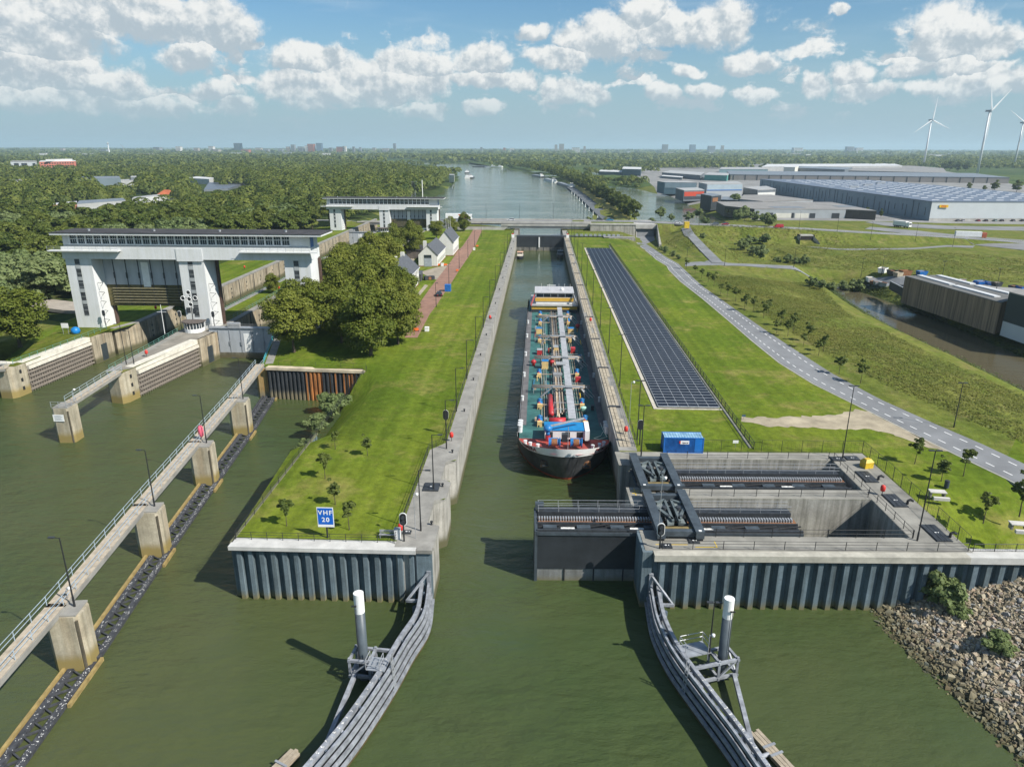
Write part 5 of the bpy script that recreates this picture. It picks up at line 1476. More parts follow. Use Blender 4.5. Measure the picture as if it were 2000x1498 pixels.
for z in (3.5, 3.95): m.tube((CX - BW + .25, YB + 19, z), (CX - BW + .25, YS - 20, z), .025, .025, 4)
part(m, "side_wire", PALEST)

# ---------------------------------------------------------------- pleasure boats by the far gate
def motorboat(x, y, hullc, housec, label):
    t = thing("motor_boat", label, "boat", (x, y, 0), None, pi)
    pts = []
    def hl(z, k): return [(-1.75 * k, -4.6), (1.75 * k, -4.6), (1.85 * k, 1.2), (1.3 * k, 3.4), (.25 * k, 5.0 * (0.94 + .06 * k)), (-.25 * k, 5.0 * (.94 + .06 * k)), (-1.3 * k, 3.4), (-1.85 * k, 1.2)], z
    m = MB(); rows = [hl(-.4, .75), hl(.3, .9), hl(1.15, 1.0)]
    n = 8; m.add([(x_, y_, z + (.35 if y_ > 3 and z > 1 else 0)) for P, z in rows for x_, y_ in P], [(j * n + i, j * n + (i + 1) % n, (j + 1) * n + (i + 1) % n, (j + 1) * n + i) for j in range(2) for i in range(n)] + [tuple(range(2 * n, 3 * n))])
    m.build("hull", hullc, t)
    MB().boxb(-1.4, -3.6, 1.15, 1.4, 2.4, 1.95).build("cabin", housec, t)
    w = MB().boxb(-1.3, -2.2, 1.95, 1.3, .8, 3.0).build("wheelhouse", housec, t)
    for k in range(3): MB().boxb(-1.15 + k * .8, .79, 2.2, -.45 + k * .8, .83, 2.8).build("window", GLASSD, w)
    MB().boxb(-1.5, -2.5, 3.0, 1.5, 1.0, 3.1).build("roof", M("boat_roof" + label[:5], (.6, .35, .25) if hullc is not DKSTEEL else (.2, .22, .24)), w)
    m = MB(); m.path([(-1.6, 1.5, 2.0), (-.3, 4.6, 2.2), (.3, 4.6, 2.2), (1.6, 1.5, 2.0)], .035, 5); m.build("rail", PALEST, t)
    MB().tube((0, -.6, 3.1), (0, -.8, 4.6), .05, .03, 6).build("mast", PALEST, t)
motorboat(-9.4, 354, M("navy_hull", (.02, .022, .03), .4), M("cream_cabin", (.72, .66, .55), .5), "dark-hulled motor boat with a cream cabin by the left wall near the far gate")
motorboat(10.6, 360, DKSTEEL, M("slate_cabin", (.16, .18, .2), .5), "dark grey motor boat in the shade by the right wall near the far gate")
# far sliding gate
t = thing("rolling_gate", "black lock gate with one white post closing the far end of the lock", "lock gate", (0, 382, 0))
MB().boxb(XL - 1.0, 380.6, 2.1, XR + 1.0, 383.5, T - .3).build("skin_plate", BLACKG, t)
MB().boxb(XL - 1.0, 380.7, -2, XR + 1.0, 383.4, 2.1).build("lower_plate", concrete("far_gate_lower", (.25, .24, .22), wet=(.17, .15, .09), zwet=.5), t)
MB().boxb(-.4, 380.2, 1.9, .25, 380.6, T - .2).build("white_post", WHITEP, t)
for k in range(1, 7): MB().boxb(XL + k * 3.6 - .08, 380.55, -2, XL + k * 3.6 + .08, 380.7, 2).build("fender_strip", BLACK, t)
MB().boxb(XL, 380.5, T - .3, 44, 383.6, T + .5).build("gate_deck", DKSTEEL, t)
m = MB()
for z in (T + 1.0, T + 1.5): m.tube((XL, 380.6, z), (44, 380.6, z), .04, .04, 5)
m.build("handrail", PALEST, t)
for k in range(10): MB().boxb(19 + k * 2.4, 380.2, T + .5, 20.4 + k * 2.4, 381.4, T + 1.5).build("machine_box", GREYST, t)
for (x, l) in ((XL - 1.8, "red and white gate post with a hoop at the far left wall end"), (XR + 1.8, "red and white gate post with a hoop at the far right wall end")):
    t = thing("gate_marker", l, "gate post", (x, 376, T), None, 0.0)
    MB().boxb(-.7, -.4, 0, .7, .4, 1.8).build("white_base", WHITEP, t); MB().boxb(-.5, -.44, 1.8, .5, .4, 2.3).build("red_cap", RED, t)
    MB().ring((0, 0, 2.9), .7, .14, (0, 1, 0)).build("hoop", BLACK, t)
m = MB(); m.prism([at2(1245, 462, T), at2(1325, 462, T), (50, 381), (33, 381)], T - .5, T + .1)
t = thing("retaining_wall", "pale concrete retaining wall beyond the top end of the solar field", "wall", (40, 378, T))
MB().boxb(33.8, 376.5, 3, 49.5, 379.5, T + .4).build("wall", C_WALL, t)
m = MB(); m.prism([(36, 375.8), (49.7, 374.6), (49.7, 376.4), (36, 376.4)], 2.5, T + .25); m.build("apron_wall", C_WALL, t)
MB().boxb(33.5, 376.3, T + .4, 49.8, 380.2, T + .55).build("coping", C_CAP, t)
# ---------------------------------------------------------------- catwalk on piers across the river basin
JP = [(-46.6, 38.5), (-48.9, 60.6), (-51.8, 82.2), (-54.4, 103.4), (-56.9, 124.4), (-60.0, 146.0)]
def pier(c, ang, label, w=3.6, l=2.8, z=6.6, cat="pier", mat=None):
    t = thing("bridge_pier", label, cat, (c[0], c[1], 0), "concrete piers of the long catwalk" if "long catwalk" in label else None, ang)
    m = MB(); q = .55
    m.prism([(-w / 2 + q, -l / 2), (w / 2 - q, -l / 2), (w / 2, -l / 2 + q), (w / 2, l / 2 - q), (w / 2 - q, l / 2), (-w / 2 + q, l / 2), (-w / 2, l / 2 - q), (-w / 2, -l / 2 + q)], -3, z)
    m.build("shaft", mat or C_PIER, t)
    MB().boxb(-w / 2 + .3, -l / 2 + .1, z, w / 2 - .3, l / 2 - .1, z + .18).build("pier_cap", C_CAP, t)
    m = MB(); m.boxb(w / 2 - .42, -l / 2 - .04, -1, w / 2 - .22, -l / 2 + .2, z - .5); m.build("drain_groove", M("groove", (.1, .085, .06)) if "groove" not in bpy.data.materials else bpy.data.materials["groove"], t)
    return t
ang = atan2(JP[4][1] - JP[1][1], JP[4][0] - JP[1][0]) - pi / 2
names = ["concrete pier of the long catwalk just outside the lower left corner", "nearest tall concrete pier of the long catwalk, lower left", "second concrete pier of the long catwalk counted from the lower left", "third concrete pier of the long catwalk, below the pink cover",
         "fourth concrete pier of the long catwalk, nearest the rusty sheet wall but one", "ochre-stained last pier of the long catwalk at the rusty sheet wall"]
C_OCH = concrete("ochre_concrete", (.44, .30, .13), wet=(.2, .17, .11), zwet=1.5, streak=.5, rust=.5)
for k, c in enumerate(JP): 
    if k: pier((c[0] + .6, c[1]), ang, names[k], mat=C_OCH if k == 5 else None)
PLANK = M("plank_deck", (.40, .34, .26), .85, .3, 1.3, stretch=(1, 1, 1))
LBLUE = M("pale_blue_rail", (.33, .40, .46), .5, .2, 1)
def catwalk(a, b, z, label, w=1.8, group=None, rail=LBLUE):
    d = Vector((b[0] - a[0], b[1] - a[1])); L_ = d.length
    t = thing("catwalk_span", label, "catwalk", (a[0], a[1], z), group, atan2(d.y, d.x))
    m = MB()
    for k in range(4): m.boxb(-.3, -w / 2 + k * w / 4 + .02, -.1, L_ + .3, -w / 2 + (k + 1) * w / 4 - .02, 0)
    m.build("deck_planks", PLANK, t)
    for s in (-1, 1):
        m = MB(); m.boxb(-.2, s * (w / 2) - .12, -.62, L_ + .2, s * (w / 2) + .02, -.11); m.build("edge_girder", C_CAP, t)
        m = MB()
        for h in (.55, 1.05): m.tube((0, s * (w / 2 - .08), h), (L_, s * (w / 2 - .08), h), .035, .035, 5)
        m.build("rail", rail, t)
        n = int(L_ / 2.6)
        for k in range(n + 1):
            o = bpy.data.objects.new("rail_post", post_mesh(1.05, .04, rail)); COL.objects.link(o); o.parent = t; o.location = (L_ * k / n, s * (w / 2 - .08), 0)
    return t
spn = ["catwalk span leaving the lower left corner of the photo", "catwalk span between the nearest two piers of the long catwalk", "catwalk span between the second and third piers of the long catwalk", "catwalk span just beyond the pink cover", "last catwalk span, running up to the rusty sheet wall"]
for k in range(5): catwalk((JP[k][0] - .5, JP[k][1]), (JP[k + 1][0] - .5, JP[k + 1][1]), 7.1, spn[k], group="spans of the long catwalk")
for k, l in ((1, "black lamp post on the nearest pier of the long catwalk"), (2, "black lamp post on the second pier of the long catwalk"), (3, "black lamp post beside the pink cover on the catwalk"), (4, "black lamp post on the fourth pier of the long catwalk")):
    lamp(JP[k][0] + 1.3, JP[k][1] + .3, 6.75, 8.1, l, .5, pi)
camera_on(JP[1][0] + .1, JP[1][1] + 1.2, 7.1, "white camera on the nearest pier of the long catwalk", 1.3)
t = thing("pink_cover", "pink plastic cover hung on the railing of the long catwalk", "cover", (JP[3][0] + .3, JP[3][1] + .9, 7.0), None, 0.0)
MB().tube((0, 0, 0), (0, 0, 1.0), .05, .05, 6).build("post", GREYST, t)
m = MB(); m.lathe(0, 0, [(.1, .5), (.38, .8), (.45, 1.6), (.4, 2.2), (.2, 2.5)], 9); m.build("case", M("pink", (.75, .13, .19), .5, .15, 1.5), t, True)
for k, c in ((1, JP[1]), (4, JP[4])):
    pass
# floating timber boom at the foot of the piers
BOOMD = M("boom_dark", (.05, .052, .058), .7, .5, 2.0); BOOMY = M("boom_ochre", (.30, .22, .085), .8, .3, 1.5)
bl = ["floating boom at the lower left corner, before the nearest pier", "floating boom between the nearest and second piers", "floating boom between the second and third piers", "floating boom beyond the third pier", "floating boom that ends at the ochre pier"]
for k in range(5):
    a, b = JP[k], JP[k + 1]
    d = Vector((b[0] - a[0], b[1] - a[1])); L_ = d.length
    t = thing("floating_boom", "dark " + bl[k], "boom", (a[0] + 1.0, a[1], 0), "floating booms under the catwalk", atan2(d.y, d.x))
    x0, x1 = 1.4, L_ - 1.4
    m = MB(); m.boxb(x0, .95, -.3, x1, 1.25, .5); m.build("ochre_wale", BOOMY if k < 4 else BOOMD, t)
    m = MB(); m.boxb(x0 - .3, .1, -.3, x1 + .3, .75, .38); m.boxb(x0 - 1.2, -1.75, -.3, x1 + 1.0, -1.05, .38); m.build("float_beam", BOOMD, t)
    m = MB(); m.boxb(x0 + 14.2 if k == 0 else x1 - 2.5, -2.15, -.2, x1 + 1.6, -1.85, .42); m.build("rub_timber", BOOMY, t)
    m = MB(); n = int((x1 - x0) / 1.7)
    for j in range(n):
        xa = x0 + j * (x1 - x0) / n; m.beam((xa, .2, .2), (xa + .8, -1.1, .2), .16, .2); m.beam((xa + .8, -1.1, .2), (xa + 1.7, .2, .2), .16, .2)
    m.build("lattice", BOOMD, t)
    m = MB()
    for j in range(260 if k < 3 else 90):
        xa = RNG.uniform(x0, x1); s = RNG.choice((.42, -1.4, -1.4)); m.box(xa, s + RNG.uniform(-.3, .3), .381, RNG.uniform(.03, .16), RNG.uniform(.02, .07), .008, RNG.uniform(0, 3))
    o = m.build("droppings", GUANO, t); o['kind'] = 'stuff'

# ---------------------------------------------------------------- old locks: guide walls, chamber walls
def qwall(label, pts, z1, mat=None, th=1.2, side=1, z0=-3, cat="lock wall", holes=True):
    t = thing("quay_wall", label, cat, (pts[0][0], pts[0][1], 0))
    mb, cp, hl = MB(), MB(), MB()
    for a, b in zip(pts, pts[1:]):
        d = Vector((b[0] - a[0], b[1] - a[1])).normalized(); n = Vector((d.y, -d.x)) * side
        P = [a, b, (b[0] + n.x * th, b[1] + n.y * th), (a[0] + n.x * th, a[1] + n.y * th)]
        mb.prism(P, z0, z1 - .35)
        q = .08; P = [(a[0] - n.x * q, a[1] - n.y * q), (b[0] - n.x * q, b[1] - n.y * q), (b[0] + n.x * (th + .4), b[1] + n.y * (th + .4)), (a[0] + n.x * (th + .4), a[1] + n.y * (th + .4))]
        cp.prism(P, z1 - .35, z1 + .06)
        L_ = Vector((b[0] - a[0], b[1] - a[1])).length
        if holes:
            for s in np.arange(6, L_ - 2, 13.5):
                for z in (1.3, 2.8, 4.3):
                    c = (a[0] + d.x * s - n.x * .02, a[1] + d.y * s - n.y * .02)
                    hl.prism([(c[0] - d.x * .3 - n.x * .03, c[1] - d.y * .3 - n.y * .03), (c[0] + d.x * .3 - n.x * .03, c[1] + d.y * .3 - n.y * .03), (c[0] + d.x * .3 + n.x * .05, c[1] + d.y * .3 + n.y * .05), (c[0] - d.x * .3 + n.x * .05, c[1] - d.y * .3 + n.y * .05)], z, z + .55)
                s2 = s + 6.5
                if s2 < L_:
                    c = (a[0] + d.x * s2, a[1] + d.y * s2)
                    hl.prism([(c[0] - d.x * .22 - n.x * .05, c[1] - d.y * .22 - n.y * .05), (c[0] + d.x * .22 - n.x * .05, c[1] + d.y * .22 - n.y * .05), (c[0] + d.x * .22 + n.x * .05, c[1] + d.y * .22 + n.y * .05), (c[0] - d.x * .22 + n.x * .05, c[1] - d.y * .22 + n.y * .05)], -1, z1 - .4)
    mb.build("wall", mat or C_OLD, t); cp.build("coping", C_CAP, t)
    if holes: o = hl.build("recess_shade_plate", BLACK, t); o['kind'] = 'stuff'  # black plates on the flat wall paint the shade inside recesses
    return t
qwall("stained concrete west wall of the left old lock chamber, under the raised gate", [(-108.3, 480), (-108.3, 184), (-110.6, 176.5)], ZO, side=1)
qwall("stained concrete wall between the old chambers, facing the closed gate", [(-83, 480), (-83, 182)], ZO, side=1)
qwall("concrete wall of the middle island towards the left chamber", [(-92.5, 182), (-92.5, 480)], ZO, side=1, holes=False)
qwall("concrete east wall of the right old lock chamber behind the big trees", [(-66.5, 172), (-66.5, 480)], ZO, side=1, holes=False)
qwall("concrete river wall from the rusty sheet piles to the closed lift gate", [(-59.6, 147), (-66.2, 172)], ZO, side=1, holes=False)
qwall("low concrete edge on the left of the paved island nose", [(-91.2, 140), (-92.7, 178)], ZO, side=1, holes=False)
WALE = M("weathered_wale", (.21, .18, .15), .85, .35, 1.0, stretch=(1, 1, 3)); CHALK = M("chalk_band", (.62, .585, .50), .85, .22, .6)
def guide(a, b, label, hd):
    d = Vector((b[0] - a[0], b[1] - a[1])); L_ = d.length
    t = thing("guide_wall", label, "guide wall", (a[0], a[1], 0), None, atan2(d.y, d.x))
    # local x runs along the face, the water lies at -y
    m = MB(); m.boxb(0, .6, -3, L_, 1.6, ZO - .3); m.build("wall", DARKSH, t)
    m = MB(); m.boxb(2.0, .0, ZO - 1.0, L_ - 1.2, 1.9, ZO + .1); m.boxb(3.2, -.25, ZO - 1.85, L_ - 1.2, .55, ZO - 1.2); m.build("pale_beam", CHALK, t)
    for k in range(5):
        m = MB(); m.boxb(2.6 + (.5 if k % 2 else 0), -.12, .35 + k * .95, L_ - 1.2, .18, .72 + k * .95); m.build("wale", WALE, t)
    n = int((L_ - 4) / .75); pm = MB(); pm.boxb(-.12, -.02, -1.5, .12, .5, ZO - 1.9); pile = None
    for k in range(n):
        if pile is None: pile = pm.build("fender_pile", WALE, t); pile.location = (3.2, .05, 0)
        else:
            o = pile.copy(); COL.objects.link(o); o.parent = t; o.location = (3.2 + k * (L_ - 4.6) / n, .05, 0)
    m = MB(); m.prism([(-2.2, .4), (-1.0, -.35), (2.4, -.35), (2.6, 0), (2.6, 3.2), (-2.0, 3.2)], -3, ZO - .15); hd_ = m.build("pier_head", C_PIER, t)
    m = MB()
    for k in range(3): m.boxb(.2, -.38, 1.2 + k * 1.9, .8, -.34, 2.0 + k * 1.9)
    m.build("recess_shade_plate", BLACK, hd_)  # black plates on the pier face stand in for shaded recesses
    m = MB(); m.prism([(L_ - 1.2, -.5), (L_ + 6.5, -.5), (L_ + 7.2, .4), (L_ + 7.2, 3), (L_ - 1.2, 3)], -3, ZO + .0); e = m.build("end_block", C_OLD, t)
    m = MB(); m.boxb(L_ + 1.6, -.54, .2, L_ + 3.8, -.49, 4.4); m.build("opening_shade_plate", M("opening", (.03, .04, .045)) if "opening" not in bpy.data.materials else bpy.data.materials["opening"], e)  # near-black plate on the block face paints the shade of an opening
guide((-113.2, 143.4), (-111.4, 168.5), "guide wall with dark timber slats below the left tower of the lift gate", 0)
guide((-87.4, 141.2), (-83.6, 167.5), "guide wall with dark timber slats below the middle tower of the lift gate", 0)
m = MB(); m.prism([(-90.9, 140), (-87.2, 142), (-83.6, 172), (-83.2, 182), (-92.3, 182)], ZO - .2, ZO + .03); structure(m.build("pier_paving", M("nose_paving", (.24, .22, .185), .9, .35, .25)))
m = MB(); m.prism([(-114.5, 143), (-113.2, 143), (-111.5, 168), (-111, 178), (-125, 178), (-121, 160)], ZO - .2, ZO + .01); structure(m.build("verge", grass("verge_grass", (.08, .11, .012), (.12, .14, .02), (.18, .16, .05), .1, .8)))
GREENR = M("green_rail", (.10, .24, .20), .5, .25, 1)
railing("railing", "green railing on the left edge of the paved island nose", "railing", [(-91.0, 141, ZO), (-92.4, 176, ZO)], 1.1, 2.5, (.55, 1.05), .035, GREENR)
railing("railing", "green railing along the left bank behind the left guide wall", "railing", [(-114.2, 144, ZO), (-112.6, 168, ZO), (-112.4, 176, ZO)], 1.1, 2.5, (.55, 1.05), .035, GREENR)
railing("railing", "green railing along the middle island beside the right old chamber", "railing", [(-84.6, 190, ZO), (-84.6, 300, ZO)], 1.1, 2.8, (.55, 1.05), .035, GREENR)
railing("railing", "pale railing along the middle island beside the left old chamber", "railing", [(-91.2, 190, ZO), (-91.2, 300, ZO)], 1.1, 2.8, (.55, 1.05), .03, GREENR)
railing("railing", "blue-green railing from the closed lift gate to the long catwalk", "railing", [(-60.3, 148, ZO), (-66.6, 172, ZO)], 1.1, 2.5, (.3, .55, .8, 1.05), .04, M("teal_rail", (.06, .34, .40), .5, .2))
# the short jetty in front of the middle island
pier((-87.0, 119.8), 0.05, "detached concrete pier with a white notice, at the end of the short catwalk", 3.4, 3.4, 6.7)
m = MB(); m.boxb(-88.3, 117.94, 4.3, -86.3, 118.0, 5.6)
t = thing("notice_board", "white notice board with grey writing on the detached pier", "sign", (-87.3, 118, 4.9)); m.build("board", WHITEP, t)
for k in range(4): MB().boxb(-88.0, 117.92, 4.6 + k * .24, -86.6 - .2 * (k % 2), 117.935, 4.68 + k * .24).build("text_line", GREYST, t)
catwalk((-86.9, 121.2), (-88.7, 140.2), 7.0, "short catwalk from the detached pier to the paved island nose")
railing("railing", "grey railing on top of the detached pier", "railing", [(-88.5, 118.3, 6.9), (-85.5, 118.3, 6.9), (-85.5, 121, 6.9)], 1.1, 1.5, (.55, 1.05), .035, GREYST)
camera_on(-86.2, 121.6, 6.9, "white camera on the detached pier", 2.4)
catwalk((-114.0, 141.5), (-128, 138), 7.0, "catwalk at the left edge of the photo, beside the left guide wall", rail=GREYST)
sheet_wall("sheet_pile_wall", "black sheet-pile wall at the left edge of the photo", (-150, 149), (-114.6, 145), -3, ZO, .95, .4, DARKSH, CHALK, .4, .1)
for (px, py, h, l) in ((247, 712, 9, "tall dark lamp post at the tip of the paved island nose"), (262, 712, 7.5, "thin lamp post with a pale head at the tip of the paved island nose"), (322, 652, 8.5, "white flagpole with a cross arm on the paved island nose")):
    x, y = at2(px, py, ZO)
    if "white" in l:
        t = thing("flagpole", l, "flagpole", (x, y, ZO), None, 0.0); MB().tube((0, 0, 0), (0, 0, 7.5), .09, .05, 8).build("pole", WHITEP, t); MB().boxb(-1.2, -.04, 5.6, 1.2, .04, 5.68).build("cross_arm", WHITEP, t)
    else: lamp(x, y, ZO, h, l, .6, pi)

# ---------------------------------------------------------------- the lift-gate towers
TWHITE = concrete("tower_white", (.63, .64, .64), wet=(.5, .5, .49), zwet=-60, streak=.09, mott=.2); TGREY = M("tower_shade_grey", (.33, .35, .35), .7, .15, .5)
ROOFD = M("roof_bitumen", (.045, .042, .043), .85, .35, .3)
GATEM = concrete("gate_steel", (.34, .37, .40), wet=(.16, .14, .06), zwet=1.6, streak=.35)
FRAME = M("window_frame_white", (.68, .69, .69), .5, .05)
SLOT = M("slot_glass", (.05, .055, .06), .2, .4, .8, spec=.6)
def lift_tower(Y, zb, z1, z2, zr, label, nb, towers, sc, far):
    X0, X1 = -121.2, -57.4
    t = thing("lift_gate_tower", label, "lock tower", (-89, Y, zb))
    D = 7.5
    # three pylons, wider at the foot on the side of the gate
    for k, (a, b, tp) in enumerate(towers):
        m = MB(); h = z1 + .6
        fl = [(a, Y, zb - 1), (b, Y, zb - 1), (b + tp, Y + 5.2, zb - 1), (a, Y + 5.2, zb - 1), (a, Y, h), (b, Y, h), (b + tp * .72, Y + 5.2, h), (a, Y + 5.2, h)]
        m.add(fl, [(0, 1, 5, 4), (1, 2, 6, 5), (2, 3, 7, 6), (3, 0, 4, 7), (4, 5, 6, 7)])
        py_ = m.build("pylon", TWHITE, t)
        sx = a + (b - a) * .36; sw = 1.25 * sc
        s = MB(); s.boxb(sx, Y - .05, zb + 4 * sc, sx + sw, Y + .02, h - .7); s.build("stair_window", SLOT, py_)
        s = MB()
        for j in range(int((h - zb - 5) / 1.2)): s.boxb(sx - .02, Y - .08, zb + 4.2 * sc + j * 1.2, sx + sw + .02, Y - .052, zb + 4.28 * sc + j * 1.2)
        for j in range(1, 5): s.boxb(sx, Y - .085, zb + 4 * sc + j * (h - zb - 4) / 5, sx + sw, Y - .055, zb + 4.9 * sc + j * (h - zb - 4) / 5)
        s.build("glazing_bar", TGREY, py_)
        r = MB(); r.boxb(b + tp * .8, Y + 4.6, zb, b + tp + .35, Y + 5.6, z1); r.build("guide_rail", M("guide_brown", (.085, .052, .038), .8, .4, 1) if "guide_brown" not in bpy.data.materials else bpy.data.materials["guide_brown"], py_)
        if k < 2 or not far:
            lg = MB()
            for j in range(5):
                z = zb + 3 + j * (z1 - zb - 8) / 4.5; lg.beam((b + .3, Y + .6, z), (b + 2.2, Y - .1, z), .09, .09); lg.beam((b + .4, Y + 1.4, z - 1.2), (b + 2.2, Y - .1, z), .07, .07)
            lg.build("bracket", DKSTEEL, py_)
    g = MB(); g.boxb(X0, Y - .35, z1, X1, Y + D, z2); g.build("main_girder", TWHITE, t)
    pl = MB(); a, b = towers[1][0] - .15, towers[1][1] + .1; pl.boxb(a, Y - .5, z1 - .4, b, Y - .36, z2 - .25 * sc); pl.build("pilaster", TWHITE, t)
    hz = z2 + .35
    hall = MB(); hall.boxb(X0 + .3, Y + .45, z2, X1 - .2, Y + D - .5, zr - .55); hl = hall.build("control_hall", TWHITE, t)
    s = MB(); s.boxb(X0 + .5, Y + .2, z2 + .01, X1 - .5, Y + .46, z2 + .3); s.build("painted_shadow_strip", TGREY, hl)  # solid grey strip paints the shadow in the recess below the windows
    w0, w1 = X0 + 2.0, X1 - 5.3
    bay = (w1 - w0) / nb; wz0, wz1 = z2 + .75 * sc, zr - .75
    s = MB(); s.boxb(w0 - .3, Y + .12, wz0 - .28, w1 + .3, Y + .45, wz0); s.build("sill", FRAME, hl)
    for j in range(nb):
        x = w0 + j * bay
        f = MB(); f.boxb(x, Y + .15, wz0, x + bay * .18, Y + .45, wz1)
        zm = wz0 + (wz1 - wz0) * .57
        f.boxb(x + bay * .18, Y + .32, zm - .06, x + bay, Y + .45, zm + .1)
        for q in (.45, .72): f.boxb(x + bay * q - .035, Y + .36, wz0, x + bay * q + .035, Y + .45, wz1)
        wf = f.build("window", FRAME, hl)
        p = MB(); p.quad((x + bay * .18, Y + .43, wz0), (x + bay, Y + .43, wz0), (x + bay, Y + .43, wz1), (x + bay * .18, Y + .43, wz1)); p.build("pane", GLASSD, wf)
    s = MB(); s.boxb(X1 - .22, Y + 1.2, z2 + .1, X1 - .14, Y + 3.6, zr - .8); s.build("blue_door", BLUE, hl)
    r = MB(); r.boxb(X0 - 1.6, Y - 1.4, zr - .55, X1 + 3.4, Y + D + 1.4, zr - .1); rf = r.build("roof", TWHITE, t)
    r = MB(); r.boxb(X0 - 1.7, Y - 1.5, zr - .1, X1 + 3.5, Y + D + 1.5, zr + .06); r.build("bitumen", ROOFD, rf)
    for j in range(4): MB().lathe(X0 + 6 + j * 17, Y + 3, [(.3, zr + .06), (.3, zr + .5), (.4, zr + .55)], 8).build("roof_vent", PALEST, rf)
    for (a, b) in ((X0 - 2.6, X0 + 15.5), (X1 - 17.5, X1 + 2.4)):
        q = MB(); q.boxb(a, Y - 2.0, z2 - .95 * sc, b, Y - .36, z2 - .7 * sc); bc = q.build("balcony", TWHITE, t)
        q = MB()
        for z in (.5, 1.0): q.tube((a, Y - 1.9, z2 - .7 * sc + z), (b, Y - 1.9, z2 - .7 * sc + z), .035, .035, 5)
        for j in range(11): q.tube((a + (b - a) * j / 10, Y - 1.9, z2 - .7 * sc), (a + (b - a) * j / 10, Y - 1.9, z2 - .7 * sc + 1.0), .03, .03, 5)
        q.build("balcony_rail", GREYST, bc)
    return t
TW = [(-120.9, -114.2, 1.0), (-91.5, -85.0, 1.0), (-64.3, -57.7, .8)]
lift_tower(177.6, ZO - .8, 24.9, 27.9, 31.5, "white lift-gate building on three pylons with a long band of windows, nearest", 27, TW, 1.0, False)
lift_tower(410.0, 5.2, 18.6, 20.9, 25.0, "smaller white lift-gate building on three pylons, farther away by the canal", 24, [(-119.6, -113.0, .8), (-91.0, -85.2, .8), (-64.3, -58.2, .6)], .8, True)
def lift_gate(x0, x1, Y, z0, z1, label, ribs, brown, top=False):
    t = thing("lift_gate", label, "lock gate", (x0, Y, z0))
    h = z1 - z0
    zb = z0 + h * brown
    MB().boxb(x0, Y, zb, x1, Y + 1.2, z1).build("skin_plate", GATES, t)
    if brown > 0:
        m = MB(); m.boxb(x0, Y + .1, z0, x1, Y + 1.1, zb); m.build("stained_foot", M("gate_slime" + str(int(x0)), (.10, .085, .035), .9, .4, .8), t)
        m = MB()
        for k in range(6): m.boxb(x0 + 1.6, Y - .35, z0 + .9 + k * (zb - z0 - 1.2) / 6, x1 - 1.6, Y + .1, z0 + 1.12 + k * (zb - z0 - 1.2) / 6)
        m.build("fender_wale", M("slime_timber" + str(int(x0)), (.19, .17, .10), .9, .3, 1), t)
    for k in range(ribs):
        x = x0 + (k + .8) * (x1 - x0) / (ribs + .6)
        m = MB(); m.boxb(x - .09, Y - .1, z0 + .2, x + .09, Y, z1 - .1); m.boxb(x - .2, Y - .22, z0 + h * .55, x + .2, Y - .1, z0 + h * .66); m.build("rib", DKSTEEL if not top else GREYST, t)
    x = x0 + (x1 - x0) * .46
    MB().boxb(x, Y - .06, z0 + h * .38, x + 1.9, Y - .005, z1 - h * .14).build("white_panel", WHITEP, t)
    if top:
        m = MB(); m.boxb(x0, Y - .3, z1, x1, Y + 1.8, z1 + .15); m.build("gangway", GREYST, t)
        m = MB()
        for z in (.6, 1.1): m.tube((x0, Y - .25, z1 + z), (x1, Y - .25, z1 + z), .04, .04, 5)
        m.boxb(x0 + 5, Y, z1 + .15, x0 + 8, Y + 1.2, z1 + 1.3); m.build("gangway_rail", PALEST, t)
GATES = M("gate_grey", (.36, .385, .41), .6, .15, .5, stretch=(1, 1, .3))
lift_gate(-113.6, -91.8, 181.4, 12.0, 25.4, "raised grey lift gate with a brown slimy foot, hanging in the left opening", 6, .42)
lift_gate(-84.6, -65.2, 174.6, -2.0, 7.9, "closed grey lift gate in the right opening, down in the water", 6, .0, True)
lift_gate(-113.0, -91.0, 406.5, -1.0, 6.2, "closed grey lift gate below the farther lift-gate building", 5, .0, True)
lift_gate(-84.8, -64.8, 412.5, 8.2, 18.8, "raised dark lift gate with a brown foot in the farther lift-gate building", 8, .48)
for nm, x, lab in (("a", -113.0, "stained foot"),): pass
wl = concrete("gate_tide", (.2, .19, .15), wet=(.12, .105, .06), zwet=1.2)
tag(MB().boxb(-84.4, 174.45, -2, -65.4, 174.58, 1.5).build("fender_frame", wl), "dark slimy timber frame at the water line of the closed lift gate", "fender frame")
# control cabins, mirrors, signals
def cabin(x, y, z, r, label):
    t = thing("control_cabin", label, "cabin", (x, y, z), None, 0.0)
    pts = [(r * cos(a), r * .8 * sin(a)) for a in np.linspace(-pi * .95, -.05 * pi, 9)] + [(r, 1.5), (-r, 1.5)]
    MB().prism(pts, 0, 1.0).build("base", WHITEP, t)
    w = MB().prism([(a * .96, b * .96) for a, b in pts], 1.0, 2.6).build("glazing", GLASSD, t)
    m = MB()
    for a, b in pts: m.tube((a, b, 1), (a, b, 2.6), .07, .07, 6)
    m.build("mullion", WHITEP, w)
    MB().prism([(a * 1.22, b * 1.22) for a, b in pts], 2.6, 2.85).build("roof", M("cabin_roof" + label[:6], (.12, .10, .09)), t)
cabin(-88.4, 174.4, ZO, 2.25, "rounded control cabin with big windows at the foot of the middle pylon")
cabin(-87.5, 403, ZO - .5, 3.2, "white control cabin with a dark flat roof below the farther lift-gate building")
t = thing("signal_mast", "mast with a cluster of round black lights with white rims at the middle pylon", "signal light", (-89, 175.9, ZO), None, 0.0)
MB().tube((0, 0, 0), (0, 0, 10.2), .12, .1, 8).build("mast", BLACK, t)
